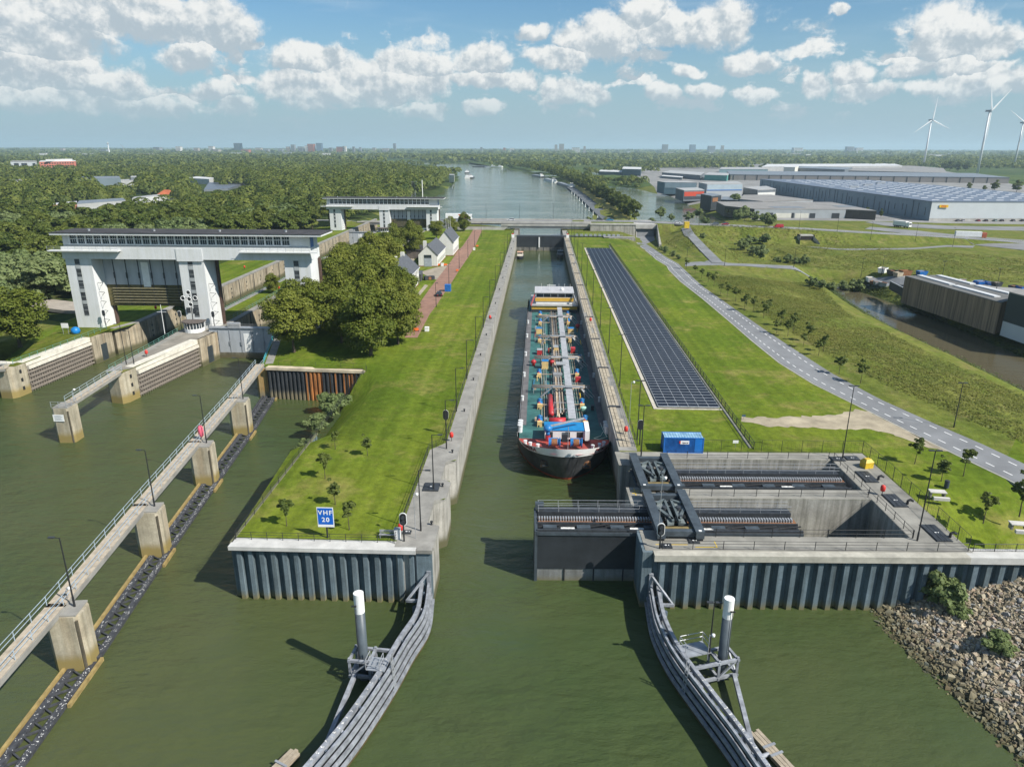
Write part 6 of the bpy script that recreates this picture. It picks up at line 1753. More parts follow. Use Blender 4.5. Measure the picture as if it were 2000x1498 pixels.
for (a, b) in ((0, 10.0), (-1.6, 8.5), (0, 8.3), (1.6, 8.6), (.2, 6.9)):
    l = MB().tube((a, -.5, b), (a, -.2, b), .5, .5, 16).build("lamp", BLACK, t); MB().ring((a, -.5, b), .55, .09, (0, 1, 0), 16, 5).build("white_rim", WHITEP, l)
MB().boxb(-1.7, -.2, 8.4, 1.7, -.1, 8.55).boxb(-1.2, -.3, 4.6, -.2, -.1, 6.0).boxb(.4, -.3, 4.4, 1.3, -.1, 5.8).build("bracket", DKSTEEL, t)
for (x, y, l) in ((-112.6, 176.4, "signal light beside the left pylon of the lift gate"), (-92.6, 176.4, "signal light on the left side of the middle pylon"), (-83.8, 176.4, "signal light on the right side of the middle pylon")):
    signal(x, y, ZO, 4.2, 0, "black and white oval " + l)
# ---------------------------------------------------------------- trees
LEAF_D = leaf("leaf_summer", (.095, .132, .015), (.245, .258, .042))
LEAF_F = leaf("leaf_wood", (.046, .084, .014), (.185, .208, .038))
LEAF_W = leaf("leaf_willow", (.12, .175, .055), (.25, .29, .12))
LEAF_Y = leaf("leaf_young", (.070, .105, .022), (.15, .18, .04))
LEAF_WOODS = leaf("leaf_far_wood", (.036, .074, .014), (.205, .228, .044), True)
BARK = M("bark", (.085, .065, .045), .9, .35, 2.0, stretch=(1, 1, .3))

def quads_mesh(name, C, Nn, size, mat, rng, aspect=1.0):
    """leaf clumps: one tilted quad at each point"""
    n = len(C)
    a = np.cross(Nn, rng.normal(size=(n, 3))); a /= np.linalg.norm(a, axis=1)[:, None] + 1e-9
    b = np.cross(Nn, a)
    s = (size * rng.uniform(.6, 1.35, n))[:, None] if np.isscalar(size) else (size * rng.uniform(.7, 1.3, n))[:, None]
    bend = Nn * s * .35
    V = np.stack([C - a * s - bend * .6, C - b * s * aspect + bend * .4, C + a * s - bend * .6, C + b * s * aspect + bend * .4], axis=1).reshape(-1, 3)
    me = bpy.data.meshes.new(name)
    me.vertices.add(4 * n); me.vertices.foreach_set('co', V.astype(np.float32).ravel())
    me.loops.add(4 * n); me.loops.foreach_set('vertex_index', np.arange(4 * n, dtype=np.int32))
    me.polygons.add(n); me.polygons.foreach_set('loop_start', np.arange(0, 4 * n, 4, dtype=np.int32)); me.polygons.foreach_set('loop_total', np.full(n, 4, np.int32))
    me.materials.append(mat); me.update(calc_edges=True); me.validate()
    return me

def crown_pts(rng, R, z0, z1, ncl, nleaf, flat=.8, top=.5):
    """points spread through lobes of an uneven crown, with the outward direction of each"""
    H = (z1 - z0) / 2; zc = (z1 + z0) / 2
    cl = []
    for i in range(ncl):
        u = rng.normal(size=3); u /= np.linalg.norm(u)
        k = rng.uniform(.5, .84)
        taper = 1 - top * max(0, u[2]) * .45 - max(0, -u[2]) * .3
        cl.append((np.array([u[0] * R * k * taper, u[1] * R * k * taper, zc + u[2] * H * k]), R * rng.uniform(.2, .36)))
    cl.append((np.array([0, 0, zc]), R * .5))
    w = np.array([c[1] ** 2 for c in cl]); w /= w.sum()
    idx = rng.choice(len(cl), nleaf, p=w)
    cc = np.array([c[0] for c in cl])[idx]; rr = np.array([c[1] for c in cl])[idx]
    u = rng.normal(size=(nleaf, 3)); u /= np.linalg.norm(u, axis=1)[:, None]
    u[:, 2] = np.where(u[:, 2] < -.3, -u[:, 2] * .8, u[:, 2])
    r = rr * rng.uniform(.62, 1.08, nleaf)
    P = cc + u * r[:, None] * np.array([1, 1, flat])
    N = u + rng.normal(size=(nleaf, 3)) * .42 + np.array([0, 0, .4])
    N /= np.linalg.norm(N, axis=1)[:, None]
    return P, N

def trunk_mesh(h, r, rng, limbs=5, spread=2.0):
    mb = MB(); x = y = 0; z = -.3; pr = r
    for k in range(4):
        nx, ny, nz = x + rng.uniform(-.12, .12) * h / 8, y + rng.uniform(-.12, .12) * h / 8, z + (h + .3) / 4
        mb.tube((x, y, z), (nx, ny, nz), pr, pr * .82, 8); x, y, z, pr = nx, ny, nz, pr * .82
    for k in range(limbs):
        a = 2 * pi * k / limbs + rng.uniform(-.3, .3)
        b = (x + cos(a) * spread * .5, y + sin(a) * spread * .5, z + spread * .55)
        mb.tube((x, y, z - .2), b, pr * .6, pr * .4, 6); mb.tube(b, (x + cos(a) * spread, y + sin(a) * spread, z + spread * 1.3), pr * .4, pr * .12, 5)
    return mb

PROTO = {}
def tree_proto(key, seed, R, H, z0, ncl, nleaf, size, mat, tr, limbs=5, flat=.85):
    rng = np.random.default_rng(seed); r2 = random.Random(seed)
    t = thing("tree", "x", "tree", (0, 0, 0), None, 0.0)
    tm = trunk_mesh(z0 + (H - z0) * .25, tr, r2, limbs, R * .45)
    tk = tm.build("trunk", BARK, t)
    P, N = crown_pts(rng, R, z0, H, ncl, nleaf, flat)
    me = quads_mesh("crown", P, N, size, mat, rng)
    o = bpy.data.objects.new("crown", me); COL.objects.link(o); o.parent = t
    PROTO[key] = [t, False]
def plant(key, x, y, z, label, rz=0.0, sc=1.0, group=None, name=None, cat="tree"):
    p = PROTO[key]
    if not p[1]:
        p[1] = True; t = p[0]; t.location = (x, y, z); t.rotation_euler = (0, 0, rz)
        t.scale = (sc, sc, sc) if not isinstance(sc, tuple) else sc
    else: t = copy_tree(p[0], (x, y, z), rz, None, None, sc)
    t['label'] = label; t['category'] = cat
    if group: t['group'] = group
    elif 'group' in t: del t['group']
    if name: t.name = name
    return t
for i in range(4): tree_proto("big%d" % i, 20 + i, 7.0, 15.5, .2, 60, 19000, .21, LEAF_D, .42)
for i in range(4): tree_proto("wood%d" % i, 40 + i, 6.0, 15.0, .6, 26, 5200, .38, LEAF_F, .38)
for i in range(2): tree_proto("willow%d" % i, 60 + i, 6.4, 12.5, .6, 22, 3800, .40, LEAF_W, .40)
for i in range(3): tree_proto("young%d" % i, 70 + i, 1.15, 4.3, 1.0, 12, 620, .13, LEAF_Y, .07, 4)
for i in range(2): tree_proto("row%d" % i, 80 + i, 1.3, 4.6, 1.5, 10, 430, .17, LEAF_Y, .07, 4)
for i in range(3): tree_proto("shrub%d" % i, 90 + i, 2.2, 3.6, .1, 16, 2600, .15, LEAF_W, .08, 5)

rr = random.Random(5)
big = [(-56.2, 156, 14.2, "bushy old tree with ivy to the ground, nearest the closed lift gate"), (-37.6, 153, 15.0, "tall tree with an ivy-clad trunk at the right end of the rusty sheet wall"), (-33.4, 163, 13.0, "tree with an ivy-clad trunk where the brick road begins"),
       (-47, 163.5, 15.2, "dark tree in the second row of the island grove, above the rusty sheet wall"), (-58.8, 172, 14.5, "island grove tree beside the right pylon of the lift gate"), (-41, 170, 16, "tall tree in the middle of the island grove"),
       (-51, 178, 15.5, "broad tree in the heart of the island grove"), (-37.4, 178.5, 14.5, "tree on the right flank of the grove, beside the brick road"), (-62, 188, 14, "tree on the left flank of the grove behind the right pylon"),
       (-45, 188, 17, "high rounded tree in the upper part of the grove"), (-38.8, 192, 14.5, "leafy tree where the grove comes nearest the first white house"), (-55, 196, 17, "broad crown behind the heart of the grove"),
       (-47, 205, 16.5, "tree at the left gable of the nearest white house"), (-60, 212, 16.5, "back-row grove tree along the old lock chamber"), (-53, 221, 16.5, "tree just left of the nearest white house"),
       (-59, 233, 16.5, "grove tree behind the nearest white house, by the lock wall"), (-54, 246, 15.5, "last tree of the grove before the yard of the houses"),
       (-61, 256, 15.5, "tree on the lock side of the yard, behind the nearest white house"), (-58, 272, 15, "tree closing the grove towards the two tall trees"), (-63, 244, 15, "back tree of the grove on the edge of the old lock")]
GROVE = "big broad-leaved trees of the island grove"
for k, (x, y, h, l) in enumerate(big):
    plant("big%d" % (k % 4), x, y, h1(x, y), l, rr.uniform(0, 6), (h / 15.5 * rr.uniform(.98, 1.15), h / 15.5 * rr.uniform(.98, 1.15), h / 15.0), GROVE)
for k, (x, y, h, l) in enumerate(((-61.5, 300, 15, "left one of two tall trees behind the houses"), (-54.2, 303, 16.5, "right one of two tall trees behind the houses"), (-53, 370, 10.5, "left tree of three near the white flagpoles"),
                                  (-47.2, 384, 10.5, "middle tree of three near the white flagpoles"), (-42.3, 405, 10.5, "tree between the flagpoles and the bridge"))):
    plant("big%d" % ((k + 1) % 4), x, y, h1(x, y), l, k * 1.3, (h / 17, h / 17, h / 15.5), "tall trees on the far part of the island")
plant("big0", -124.5, 160.5, 6.4, "huge yellow-green tree at the left edge, beside the left guide wall", 2.0, (1.2, 1.2, .95))
plant("big2", -131, 150, 5.2, "broad tree cut by the left edge of the photo", 1.0, (1.2, 1.2, .85))
for (x, y, k, s, l) in ((-95, 186, "willow1", .55, "low spreading tree behind the middle pylon of the lift gate"), (-86.5, 226, "big1", .42, "small round tree with rusty leaves on the grassy middle island"), (-88.5, 320, "big3", .36, "small tree far along the grassy middle island"),
                        (-122, 447, "big2", .62, "single round tree beside the far end of the left lock, before the road"), (-66, 398, "shrub0", .9, "small dark red-brown shrub by the farther control cabin")):
    plant(k, x, y, ZO - .1, l, rr.uniform(0, 6), s)
for k, (px, py, s, l) in enumerate(((560, 1027, .98, "young tree left of the VHF sign in the lawn"), (655, 985, 1.0, "young tree above the VHF sign in the lawn"), (682, 1035, 1.08, "young tree right of the VHF sign in the lawn"), (635, 935, 1.05, "young tree in the middle row of the lawn, left"), (718, 890, .95, "young tree with a thin crown at the right of the lawn"), (655, 878, .85, "small thin sapling farthest up the lawn"))):
    x, y = at2(px, py, T); plant("young%d" % (k % 3), x, y, T, l, k * 2.1, s, "young trees in the island lawn")
for k, (px, py, s, l) in enumerate(((1786, 906, 1.1, "young tree left of the bin, near the sandy edge of the road"), (1838, 940, 1.05, "young pale tree beside the dark litter bin"), (1881, 930, 1.2, "tall young tree beside the road, right of the bin"), (1921, 1018, 1.05, "young tree between the two concrete benches"), (1992, 1003, 1.5, "taller tree at the right edge of the photo above the second bench"))):
    x, y = at2(px, py, T); plant("young%d" % (k % 3), x, y, T, l, k * 1.7, s, "young trees beside the gate yard")
row = [(1594, 456, 0)] and [(1340, 528), (1357, 538), (1370, 546), (1383, 553), (1394, 562), (1407, 578), (1420, 582), (1436, 592), (1453, 611), (1457, 600), (1471, 609), (1500, 614), (1491, 624), (1516, 655), (1524, 640), (1538, 660), (1549, 650), (1568, 682), (1577, 670), (1598, 698), (1607, 690), (1638, 735), (1680, 752)]
for k, (px, py) in enumerate(row):
    x, y = at2(px, py, T - .4)
    plant("row%d" % (k % 2), x, y, h1(x, y), "slender young tree beside the road past the solar field, " + ORD[k] + " from its far bend", k * 1.1, rr.uniform(.85, 1.15), "row of young trees along the road")
# shrubs: on the water's edge of the island, on the stone slope, on the banks
for k, (px, py, z, s, l) in enumerate(((648, 800, 4.2, 1.45, "green willow bush on the bank under the right end of the rusty sheet wall"), (622, 830, 3, 1.3, "willow bush on the water's edge, left of the rusty wall's corner"), (600, 868, 2.0, .95, "lowest willow bush on the shady bank of the island"), (668, 785, 5.0, 1.2, "bush where the lawn fence meets the rusty wall"), (634, 780, 3, 1.2, "bush below the rust streaks of the sheet wall"),
                                       (1835, 1182, 1.6, 1.35, "tall pale-green bush on the stone slope"), (1868, 1196, 1.9, .8, "low bush on the stone slope, right of the tall one"), (1955, 1268, 2.2, .9, "scrubby bush in the middle of the stone slope"), (1985, 1180, 2.6, .55, "bright green tuft high on the stone slope"))):
    x, y = at2(px, py, z); plant("shrub%d" % (k % 3), x, y, max(z - 1.2, .1) if k < 5 else z - .5, l, k, (s, s, s * .95 if k in (0, 5) else s * .7), "bushes on the banks", "shrub", "shrub")
bank = [(1372, 470, 8, 1.0), (1300, 495, 7, .9), (1315, 505, 6.5, .8), (1290, 488, 7, .8), (1325, 510, 6.6, .7), (1448, 482, 5.5, 1.9), (1465, 470, 6, 1.9), (1490, 470, 6, 2.0), (1500, 455, 7, 2.2), (1485, 500, 4, 1.9), (1472, 495, 4, 1.5), (1520, 498, 4, 1.3), (1540, 500, 4, 1.2), (1560, 508, 4, 1.2), (1570, 515, 4, 1.3), (1555, 515, 4, 1.0), (1600, 565, 4, 1.1), (1585, 560, 4, 1.1), (1625, 550, 4, 1.2), (1650, 550, 4, 1.2), (1676, 548, 4, 1.9),
        (1290, 428, 3, 2.2), (1275, 430, 3, 1.7), (1310, 431, 3, 1.5), (1345, 432, 3, 1.9), (1360, 428, 3, 2.3), (1378, 432, 3, 1.6), (1440, 432, 4, 2.4), (1455, 428, 4, 2.7), (1475, 433, 4, 2.0), (1488, 432, 4, 1.9), (1440, 400, 4, 3), (1430, 396, 4, 2.6), (1150, 436, 5, 1.5), (1180, 434, 5, 1.4), (905, 452, 7, 1.0)]
for k, (px, py, z, s) in enumerate(bank):
    x, y = at2(px, py, z)
    where = ("on the grassy slope below the main road" if py < 512 and px > 1260 and py > 445 else "beside the brown side canal" if py > 512 else "along the far basin behind the main road") if px > 1260 else "near the bridge"
    plant("shrub%d" % (k % 3), x, y, h1(x, y) - .2, "grey-green bush " + where, k * .7, (s, s, s * rr.uniform(.8, 1.1)), "bushes " + where, "shrub", "shrub")
# rank of trees on the canal's right bank
rk = [at2(*q, 2) for q in ((1243, 431), (1225, 416), (1200, 400), (1160, 378), (1120, 358), (1075, 343), (1040, 333), (985, 323))]
tl = resample(rk, 190)
for k, (x, y) in enumerate(tl[:66]):
    plant("wood%d" % (k % 4), x + rr.uniform(-6.5, -1.5), y, 1.8, "dense dark tree in the long rank between canal and basin", rr.uniform(0, 6), (.85, 1.0, 1.02 * rr.uniform(.85, 1.12)), "rank of trees between canal and basin")
RANK = [(x + o + rr.uniform(-2, 2), y + rr.uniform(-2, 2)) for x, y in tl[66:] for o in (-5, 3)]
# the woods on the left: the nearest trees one by one, the rest as one mass
def in_view(x, y, z=12):
    fx, fy = -sin(YAW), cos(YAW)
    a = x * fx + y * fy; u = x * cos(YAW) + y * sin(YAW)
    w = a * cos(PITCH) - (z - CAM_H) * sin(PITCH)
    return abs(u * FOC / w) < 1060 and w > 0
CLEAR = []
for (a, b, py, z) in ((-30, 72, 352, 13), (70, 158, 350, 14), (158, 235, 347, 13), (190, 262, 353, 8), (255, 308, 345, 12), (366, 420, 348, 9), (150, 245, 393, 11), (100, 150, 397, 10), (258, 335, 383, 9), (398, 482, 364, 6), (70, 150, 315, 22), (-10, 72, 318, 18)):
    p, q = at2(a, py, z), at2(b, py, z)
    CLEAR.append(((p[0] + q[0]) / 2, (p[1] + q[1]) / 2, abs(q[0] - p[0]) / 2 + 5, (17 - z) / ((CAM_H - z) / p[1]) * (1.15 if z < 18 else 0) + (25 if z < 18 else 330)))
def clear(x, y):
    for cx, cy, w, d in CLEAR:
        k = y / cy
        if cy - d < y < cy + 35 and abs(x - cx * k) < w: return True
    return False
near, rest = [], []
y = 190.0
while y < 1380:
    step = 11.4 if y < 430 else 14
    x = -.82 * y - 60
    while x < -118:
        xx, yy = x + rr.uniform(-4.6, 4.6), y + rr.uniform(-4.6, 4.6)
        x += step
        lim = -140 if yy < 250 else -134 if yy < 440 else -122 - max(0, yy - 900) * .09 - (6 if yy > 500 else 0)
        if xx > lim or not in_view(xx, yy) or clear(xx, yy) or (440 < yy < 500 and xx > -420 and abs(yy - (466 + (-115 - xx) * .14)) < 13): continue
        if yy < 250 and xx > -152 and 196 < yy < 222: continue
        near.append((xx, yy))
    y += step
near.sort(key=lambda p: p[1] - p[0] * .25)
NW = 225
wl = [("wood", "dark rounded tree in the wood left of the lift-gate building"), ("willow", "pale silvery willow in the wood behind the lift-gate building")]
for k, (x, y) in enumerate(near[:NW]):
    wv = (sin(x * .07 + 1.0) + sin(y * .06 + x * .03)) > .55
    kk, l = wl[1] if wv else wl[0]
    s = rr.uniform(.95, 1.5)
    plant(kk + str(k % (2 if wv else 4)), x, y, h1(x, y), l, rr.uniform(0, 6), (s, s, (.45 + .55 * s) * rr.uniform(.85, 1.12)), "willows of the left wood" if wv else "trees of the left wood")
def mass(name, pts, label, cat, H, R, nq, size, mat, seed):
    rng = np.random.default_rng(seed)
    pts = np.array(pts); n = len(pts)
    z = hgt(pts[:, 0], pts[:, 1])
    gv = 1 + .3 * np.sin(pts[:, 0] * .021 + np.sin(pts[:, 1] * .013) * 2) * np.sin(pts[:, 1] * .017 + 1)
    idx = np.repeat(np.arange(n), nq)
    sc = (rng.uniform(.55, 1.25, n) * gv)[idx]
    u = rng.normal(size=(len(idx), 3)); u /= np.linalg.norm(u, axis=1)[:, None]; u[:, 2] = np.abs(u[:, 2]) * 1.15 - .35
    P = np.empty((len(idx), 3))
    P[:, 0] = pts[idx, 0] + u[:, 0] * R * sc; P[:, 1] = pts[idx, 1] + u[:, 1] * R * sc
    P[:, 2] = z[idx] + H * sc * (.5 + .48 * u[:, 2])
    N = u + rng.normal(size=u.shape) * .28 + np.array([0, 0, .45]); N /= np.linalg.norm(N, axis=1)[:, None]
    me = quads_mesh(name, P, N, size, mat, rng)
    o = bpy.data.objects.new(name, me); COL.objects.link(o); o['kind'] = 'stuff'; tag(o, label, cat)
    return o
mass("woods", [p for p in near[NW:] if p[1] < 700], "dense mid-green woods stretching behind both lift-gate buildings", "woods", 16.0, 8.0, 380, .85, LEAF_WOODS, 3)
mass("woods", [p for p in near[NW:] if p[1] >= 700], "farther green woods on the left, around the pale low buildings", "woods", 17, 9.5, 190, 1.25, LEAF_WOODS, 4)
mass("woods", RANK, "far end of the long rank of trees along the canal's right bank", "woods", 15, 5.5, 70, 1.2, LEAF_WOODS, 12)
# the far country: belts and blocks of trees
rg = np.random.default_rng(9)
far = []
def noise2(x, y): return np.sin(x * .0021 + 1.3) * np.sin(y * .0017 + .4) + .6 * np.sin(x * .0053 + y * .003) + .4 * np.sin(y * .0071 - x * .002)
for y in np.concatenate([np.arange(1380, 2600, 24), np.arange(2600, 5200, 52)]):
    st = 15 if y < 2600 else 30
    for x in np.arange(-.85 * y, .85 * y, st):
        xx, yy = x + rg.uniform(-7, 7), y + rg.uniform(-12, 12)
        if abs(xx) < 60 and yy < 1500: continue
        if inside(np.array([xx]), np.array([yy]), CANAL)[0] or inside(np.array([xx]), np.array([yy]), UPOND)[0] or clear(xx, yy): continue
        if xx > 120 and yy < 1750: continue
        v = float(noise2(xx, yy))
        if v > (-.15 if xx < 0 else .12) or (abs((yy % 430) - 215) < 16 and xx > -200) or (abs((yy - xx * .15) % 610 - 300) < 16):
            far.append((xx, yy))
mass("woods", [p for p in far if p[1] < 2600], "far belts of trees in the plain behind canal and warehouses", "woods", 16, 9.5, 26, 2.7, LEAF_WOODS, 5)
mass("woods", [p for p in far if p[1] >= 2600], "most distant woods below the skyline", "woods", 17, 19, 16, 6.5, LEAF_WOODS, 6)
hz = []
for y in np.arange(5200, 16000, 420):
    for x in np.arange(-.85 * y, .85 * y, 95):
        if noise2(x * .4, y * .5) > -.35: hz.append((x + rg.uniform(-40, 40), y + rg.uniform(-200, 200)))
mass("woods", hz, "blue-green line of woods along the horizon", "woods", 20, 60, 10, 20, LEAF_WOODS, 7)
b2 = [(x + rr.uniform(-4, 4), y + rr.uniform(-8, 8)) for x, y in resample([(130, 1045), (62, 1160), (40, 1300), (90, 1320)], 60)] + [(rr.uniform(95, 240), rr.uniform(1500, 1620)) for _ in range(60)] + [(rr.uniform(64, 140), rr.uniform(980, 1035)) for _ in range(50)]
mass("woods", [p for p in b2 if not inside(np.array([p[0]]), np.array([p[1]]), BASIN)[0]], "clumps of trees round the far end of the basin", "woods", 11, 5.5, 90, 1.2, LEAF_WOODS, 8)
# ---------------------------------------------------------------- the white houses on the island
HW = concrete("house_white", (.66, .65, .61), wet=(.5, .49, .45), zwet=-60, streak=.08, mott=.25); SLATE = M("slate_roof", (.085, .09, .10), .7, .25, .8, stretch=(1, 1, 4)); PLINTH = M("brick_plinth", (.22, .09, .06), .85, .3, 2)
def house(x0, y0, x1, y1, h, rh, label, floors, door=False, chim=()):
    """ridge along Y; gable towards the river"""
    t = thing("white_house", label, "house", ((x0 + x1) / 2, y0, T), "white houses with slate roofs on the island")
    xm = (x0 + x1) / 2
    m = MB(); z1 = T + h
    m.add([(x0, y0, T), (x1, y0, T), (x1, y0, z1), (xm, y0, z1 + rh), (x0, y0, z1)], [(0, 1, 2, 3, 4)])
    m.add([(x0, y1, T), (x1, y1, T), (x1, y1, z1), (xm, y1, z1 + rh), (x0, y1, z1)], [(4, 3, 2, 1, 0)])
    m.quad((x1, y0, T), (x1, y1, T), (x1, y1, z1), (x1, y0, z1)); m.quad((x0, y1, T), (x0, y0, T), (x0, y0, z1), (x0, y1, z1))
    w = m.build("wall", HW, t)
    MB().boxb(x0 - .03, y0 - .03, T - .3, x1 + .03, y1 + .03, T + .35).build("plinth", PLINTH, t)
    m = MB(); e = .35; sl = rh / (xm - x0)
    for s, xe in ((-1, x0), (1, x1)):
        xo = xe + s * e; zo = z1 - e * sl
        vs = [(xo, y0 - .25, zo), (xo, y1 + .25, zo), (xm, y1 + .25, z1 + rh), (xm, y0 - .25, z1 + rh)]
        m.add(vs + [(a, b, c + .18) for a, b, c in vs], [(0, 1, 2, 3), (7, 6, 5, 4), (0, 4, 5, 1), (1, 5, 6, 2), (2, 6, 7, 3), (3, 7, 4, 0)])
    rf = m.build("roof", SLATE, t)
    MB().boxb(x1 + .3, y0 - .2, z1 - .32, x1 + .48, y1 + .2, z1 - .18).build("gutter", FRAME, t)
    for (cx, cy) in chim: MB().boxb(cx - .6, cy - .6, z1 + .2, cx + .6, cy + .6, z1 + rh + 1.1).build("chimney", HW, rf)
    n = int((y1 - y0) / 2.6)
    for f in range(floors):
        for k in range(n):
            y = y0 + 1.3 + k * (y1 - y0 - 1.2) / n; z = T + 1.0 + f * 2.9
            wd = MB().boxb(x1 - .02, y - .08, z - .08, x1 + .06, y + 1.08, z + 1.58).build("window", FRAME, t)
            MB().boxb(x1 + .061, y, z, x1 + .075, y + 1.0, z + 1.5).build("pane", GLASSD, wd)
    if door:
        d = MB().boxb(xm - 1.5, y0 - .08, T + .05, xm + 1.5, y0 - .005, T + 3.4).build("garage_door", M("door_grey", (.33, .36, .40), .5), t)
        MB().boxb(xm - 1.45, y0 - .1, T + 3.42, xm + 1.45, y0 - .005, T + 4.6).build("window", GLASSD, t)
    return t
house(-50.2, 219, -41.2, 242, 5.9, 4.2, "nearest white house, two storeys, half hidden by the grove beside the brick road", 2, False, ((-48.5, 223), (-46.5, 229), (-46, 239)))
house(-47.4, 279, -40.0, 304, 4.7, 3.6, "middle white house with a grey double door in its gable", 1, True, ((-45.5, 284),))
house(-44.2, 308.5, -37.2, 330, 6.0, 4.4, "farthest white house, taller, near the three flagpoles", 1)
MB_ = MB(); 
t = thing("annex", "low annex with a dark flat roof behind the middle white house", "building", (-52, 305, T)); MB().boxb(-56, 300, T, -47.6, 322, T + 3.4).build("wall", M("annex_brown", (.12, .10, .085), .8, .3), t); MB().boxb(-56.3, 299.7, T + 3.4, -47.5, 322.3, T + 3.7).build("roof", ROOFD, t)
t = thing("shed", "dark shed with a sloped roof between the first two white houses", "shed", (-43.2, 246, T)); MB().boxb(-45.5, 246.5, T, -41.3, 251, T + 2.4).build("wall", M("shed_dark", (.06, .06, .06), .8), t); MB().add([(-45.7, 246.3, T + 2.4), (-41.1, 246.3, T + 2.4), (-41.1, 251.2, T + 3.1), (-45.7, 251.2, T + 3.1)], [(0, 1, 2, 3)]).build("roof", SLATE, t)
for k, (dx, c, l) in enumerate(((0, DKSTEEL, "dark bin"), (1.2, RUSTY, "rusty bin"), (2.2, DKSTEEL, "dark covered trailer"))):
    t = thing("yard_bin", l + " standing in the yard beside the nearest white house", "bin", (-40 + dx, 249.5 + dx * .4, T), None, .5)
    MB().boxb(-.6, -.8, .15, .6, .8, 1.2).build("body", c, t); MB().boxb(-.64, -.84, 1.2, .64, .84, 1.32).build("lid", DKSTEEL, t)
def oddbox(px, py, sx, sy, sz, mat, name, label, cat, lid=None, z=T, rz=0.0):
    x, y = at2(px, py, z)
    t = thing(name, label, cat, (x, y, z), None, rz)
    MB().boxb(-sx / 2, -sy / 2, .05, sx / 2, sy / 2, sz).build("body", mat, t)
    MB().boxb(-sx / 2 - .05, -sy / 2 - .05, sz, sx / 2 + .05, sy / 2 + .05, sz + .1).build("lid", lid or PALEST, t)
oddbox(875, 569, 1.9, 1.9, 2.1, BLUE, "blue_box", "bright blue box standing beside the brick road, behind the dark car", "box", BLUE)
for px, py, w, l in ((834, 647, 1.0, "white box with an orange barrier at the near end of the brick road"), (864, 520, 1.1, "white box between orange barriers in front of the middle white house"), (926, 489, .9, "white box on the right edge of the brick road, farthest up")):
    oddbox(px, py, w, w, 1.0, WHITEP, "white_box", l, "box", WHITEP)
for px, py, w, l in ((812, 648, 1.5, "orange barrier at the near end of the brick road, by the grove"), (858, 520, 1.4, "orange barrier left of the white box, before the middle white house"), (870, 520, 1.4, "orange barrier right of the white box, before the middle white house"), (932, 483, 1.2, "orange barrier in the grass far up the brick road"), (893, 531, .9, "orange barrier lying on the right edge of the brick road")):
    x, y = at2(px, py, T); t = thing("traffic_barrier", l, "barrier", (x, y, T), None, .4); MB().boxb(-w / 2, -.12, .3, w / 2, .12, .95).build("board", ORANGE, t)
    MB().boxb(-w / 2, -.3, 0, -w / 2 + .1, .3, .3).boxb(w / 2 - .1, -.3, 0, w / 2, .3, .3).build("foot", DKSTEEL, t)
for k, (px, py) in enumerate(((852, 600), (877, 557), (897, 525), (914, 503), (927, 481), (940, 463))):
    lamp(*at2(px, py, T), T, 7.2, "black lamp post beside the brick road, " + ORD[k] + " from the near end", .1, 0)
for k, px in enumerate((872, 876, 880)):
    x, y = at2(px, 472, T); t = thing("flagpole", "bare white flagpole of a group of three behind the white houses, " + ("left", "middle", "right")[k] + " one", "flagpole", (x, y, T), "three white flagpoles", 0.0)
    MB().tube((0, 0, 0), (0, 0, 13), .12, .06, 8).build("pole", WHITEP, t); MB().lathe(0, 0, [(.1, 13), (.16, 13.1), (.05, 13.25)], 8).build("knob", WHITEP, t); MB().boxb(-.3, -.3, 0, .3, .3, .35).build("base", GREYST, t)
# concrete benches and bin by the road
for (px, py, l) in ((1832, 973, "pale concrete picnic bench beside the bin, right of the mesh fence"), (1992, 1037, "pale concrete picnic bench cut by the right edge of the photo")):
    x, y = at2(px, py, T); t = thing("picnic_bench", l, "bench", (x, y, T), None, -.12)
    MB().boxb(-.95, .1, 0, -.75, .9, .72).build("leg", C_CAP, t); MB().boxb(.75, .1, 0, .95, .9, .72).build("leg", C_CAP, t); MB().boxb(-1.05, 0, .722, 1.05, 1.0, .85).build("table_top", M("pale_concrete", (.52, .50, .46), .8, .12, 1) if "pale_concrete" not in bpy.data.materials else bpy.data.materials["pale_concrete"], t); MB().boxb(-.8, -.75, 0, 1.2, -.35, .42).build("seat", bpy.data.materials["pale_concrete"], t)
x, y = at2(1848, 952, T); t = thing("litter_bin", "dark litter bin on the grass behind the first concrete bench", "bin", (x, y, T), None, 0.0)
MB().tube((0, 0, 0), (0, 0, 1.0), .3, .32, 12).build("body", M("bin_blue", (.04, .055, .08), .5), t); MB().tube((0, 0, 1.0), (0, 0, 1.08), .34, .3, 12).build("lid", DKSTEEL, t)
x, y = -118.5, 168.3
t = thing("blue_ball", "big blue ball lying on the grass left of the lift gate", "ball", (x + 1, y + 3, ZO - .3), None, 0.0); MB().lathe(0, 0, [(.3, 0), (.9, .35), (1.15, 1.0), (.9, 1.65), (.3, 2.0)], 14).build("ball", M("ball_blue", (.01, .18, .50), .4), t, True)
MB().tube((0, 0, -.1), (0, 0, .1), .7, .6, 12).build("stand", DKSTEEL, t)
t = thing("notice_sign", "white information board on posts on the grass left of the lift gate", "sign", (-119.5, 170.5, ZO), None, 0.0); MB().boxb(-.9, -.05, 1.6, .9, .05, 2.8).build("board", WHITEP, t); MB().tube((-.7, 0, 0), (-.7, 0, 1.6), .05, .05, 6).tube((.7, 0, 0), (.7, 0, 1.6), .05, .05, 6).build("post", GREYST, t)
structure(MB().prism([(-122.5, 196), (-122.5, 204), (-150, 214), (-170, 222), (-170, 212), (-140, 200)], ZO - 1.5, ZO - .55).build("path", M("tow_path", (.33, .29, .24), .9, .2, .4)))

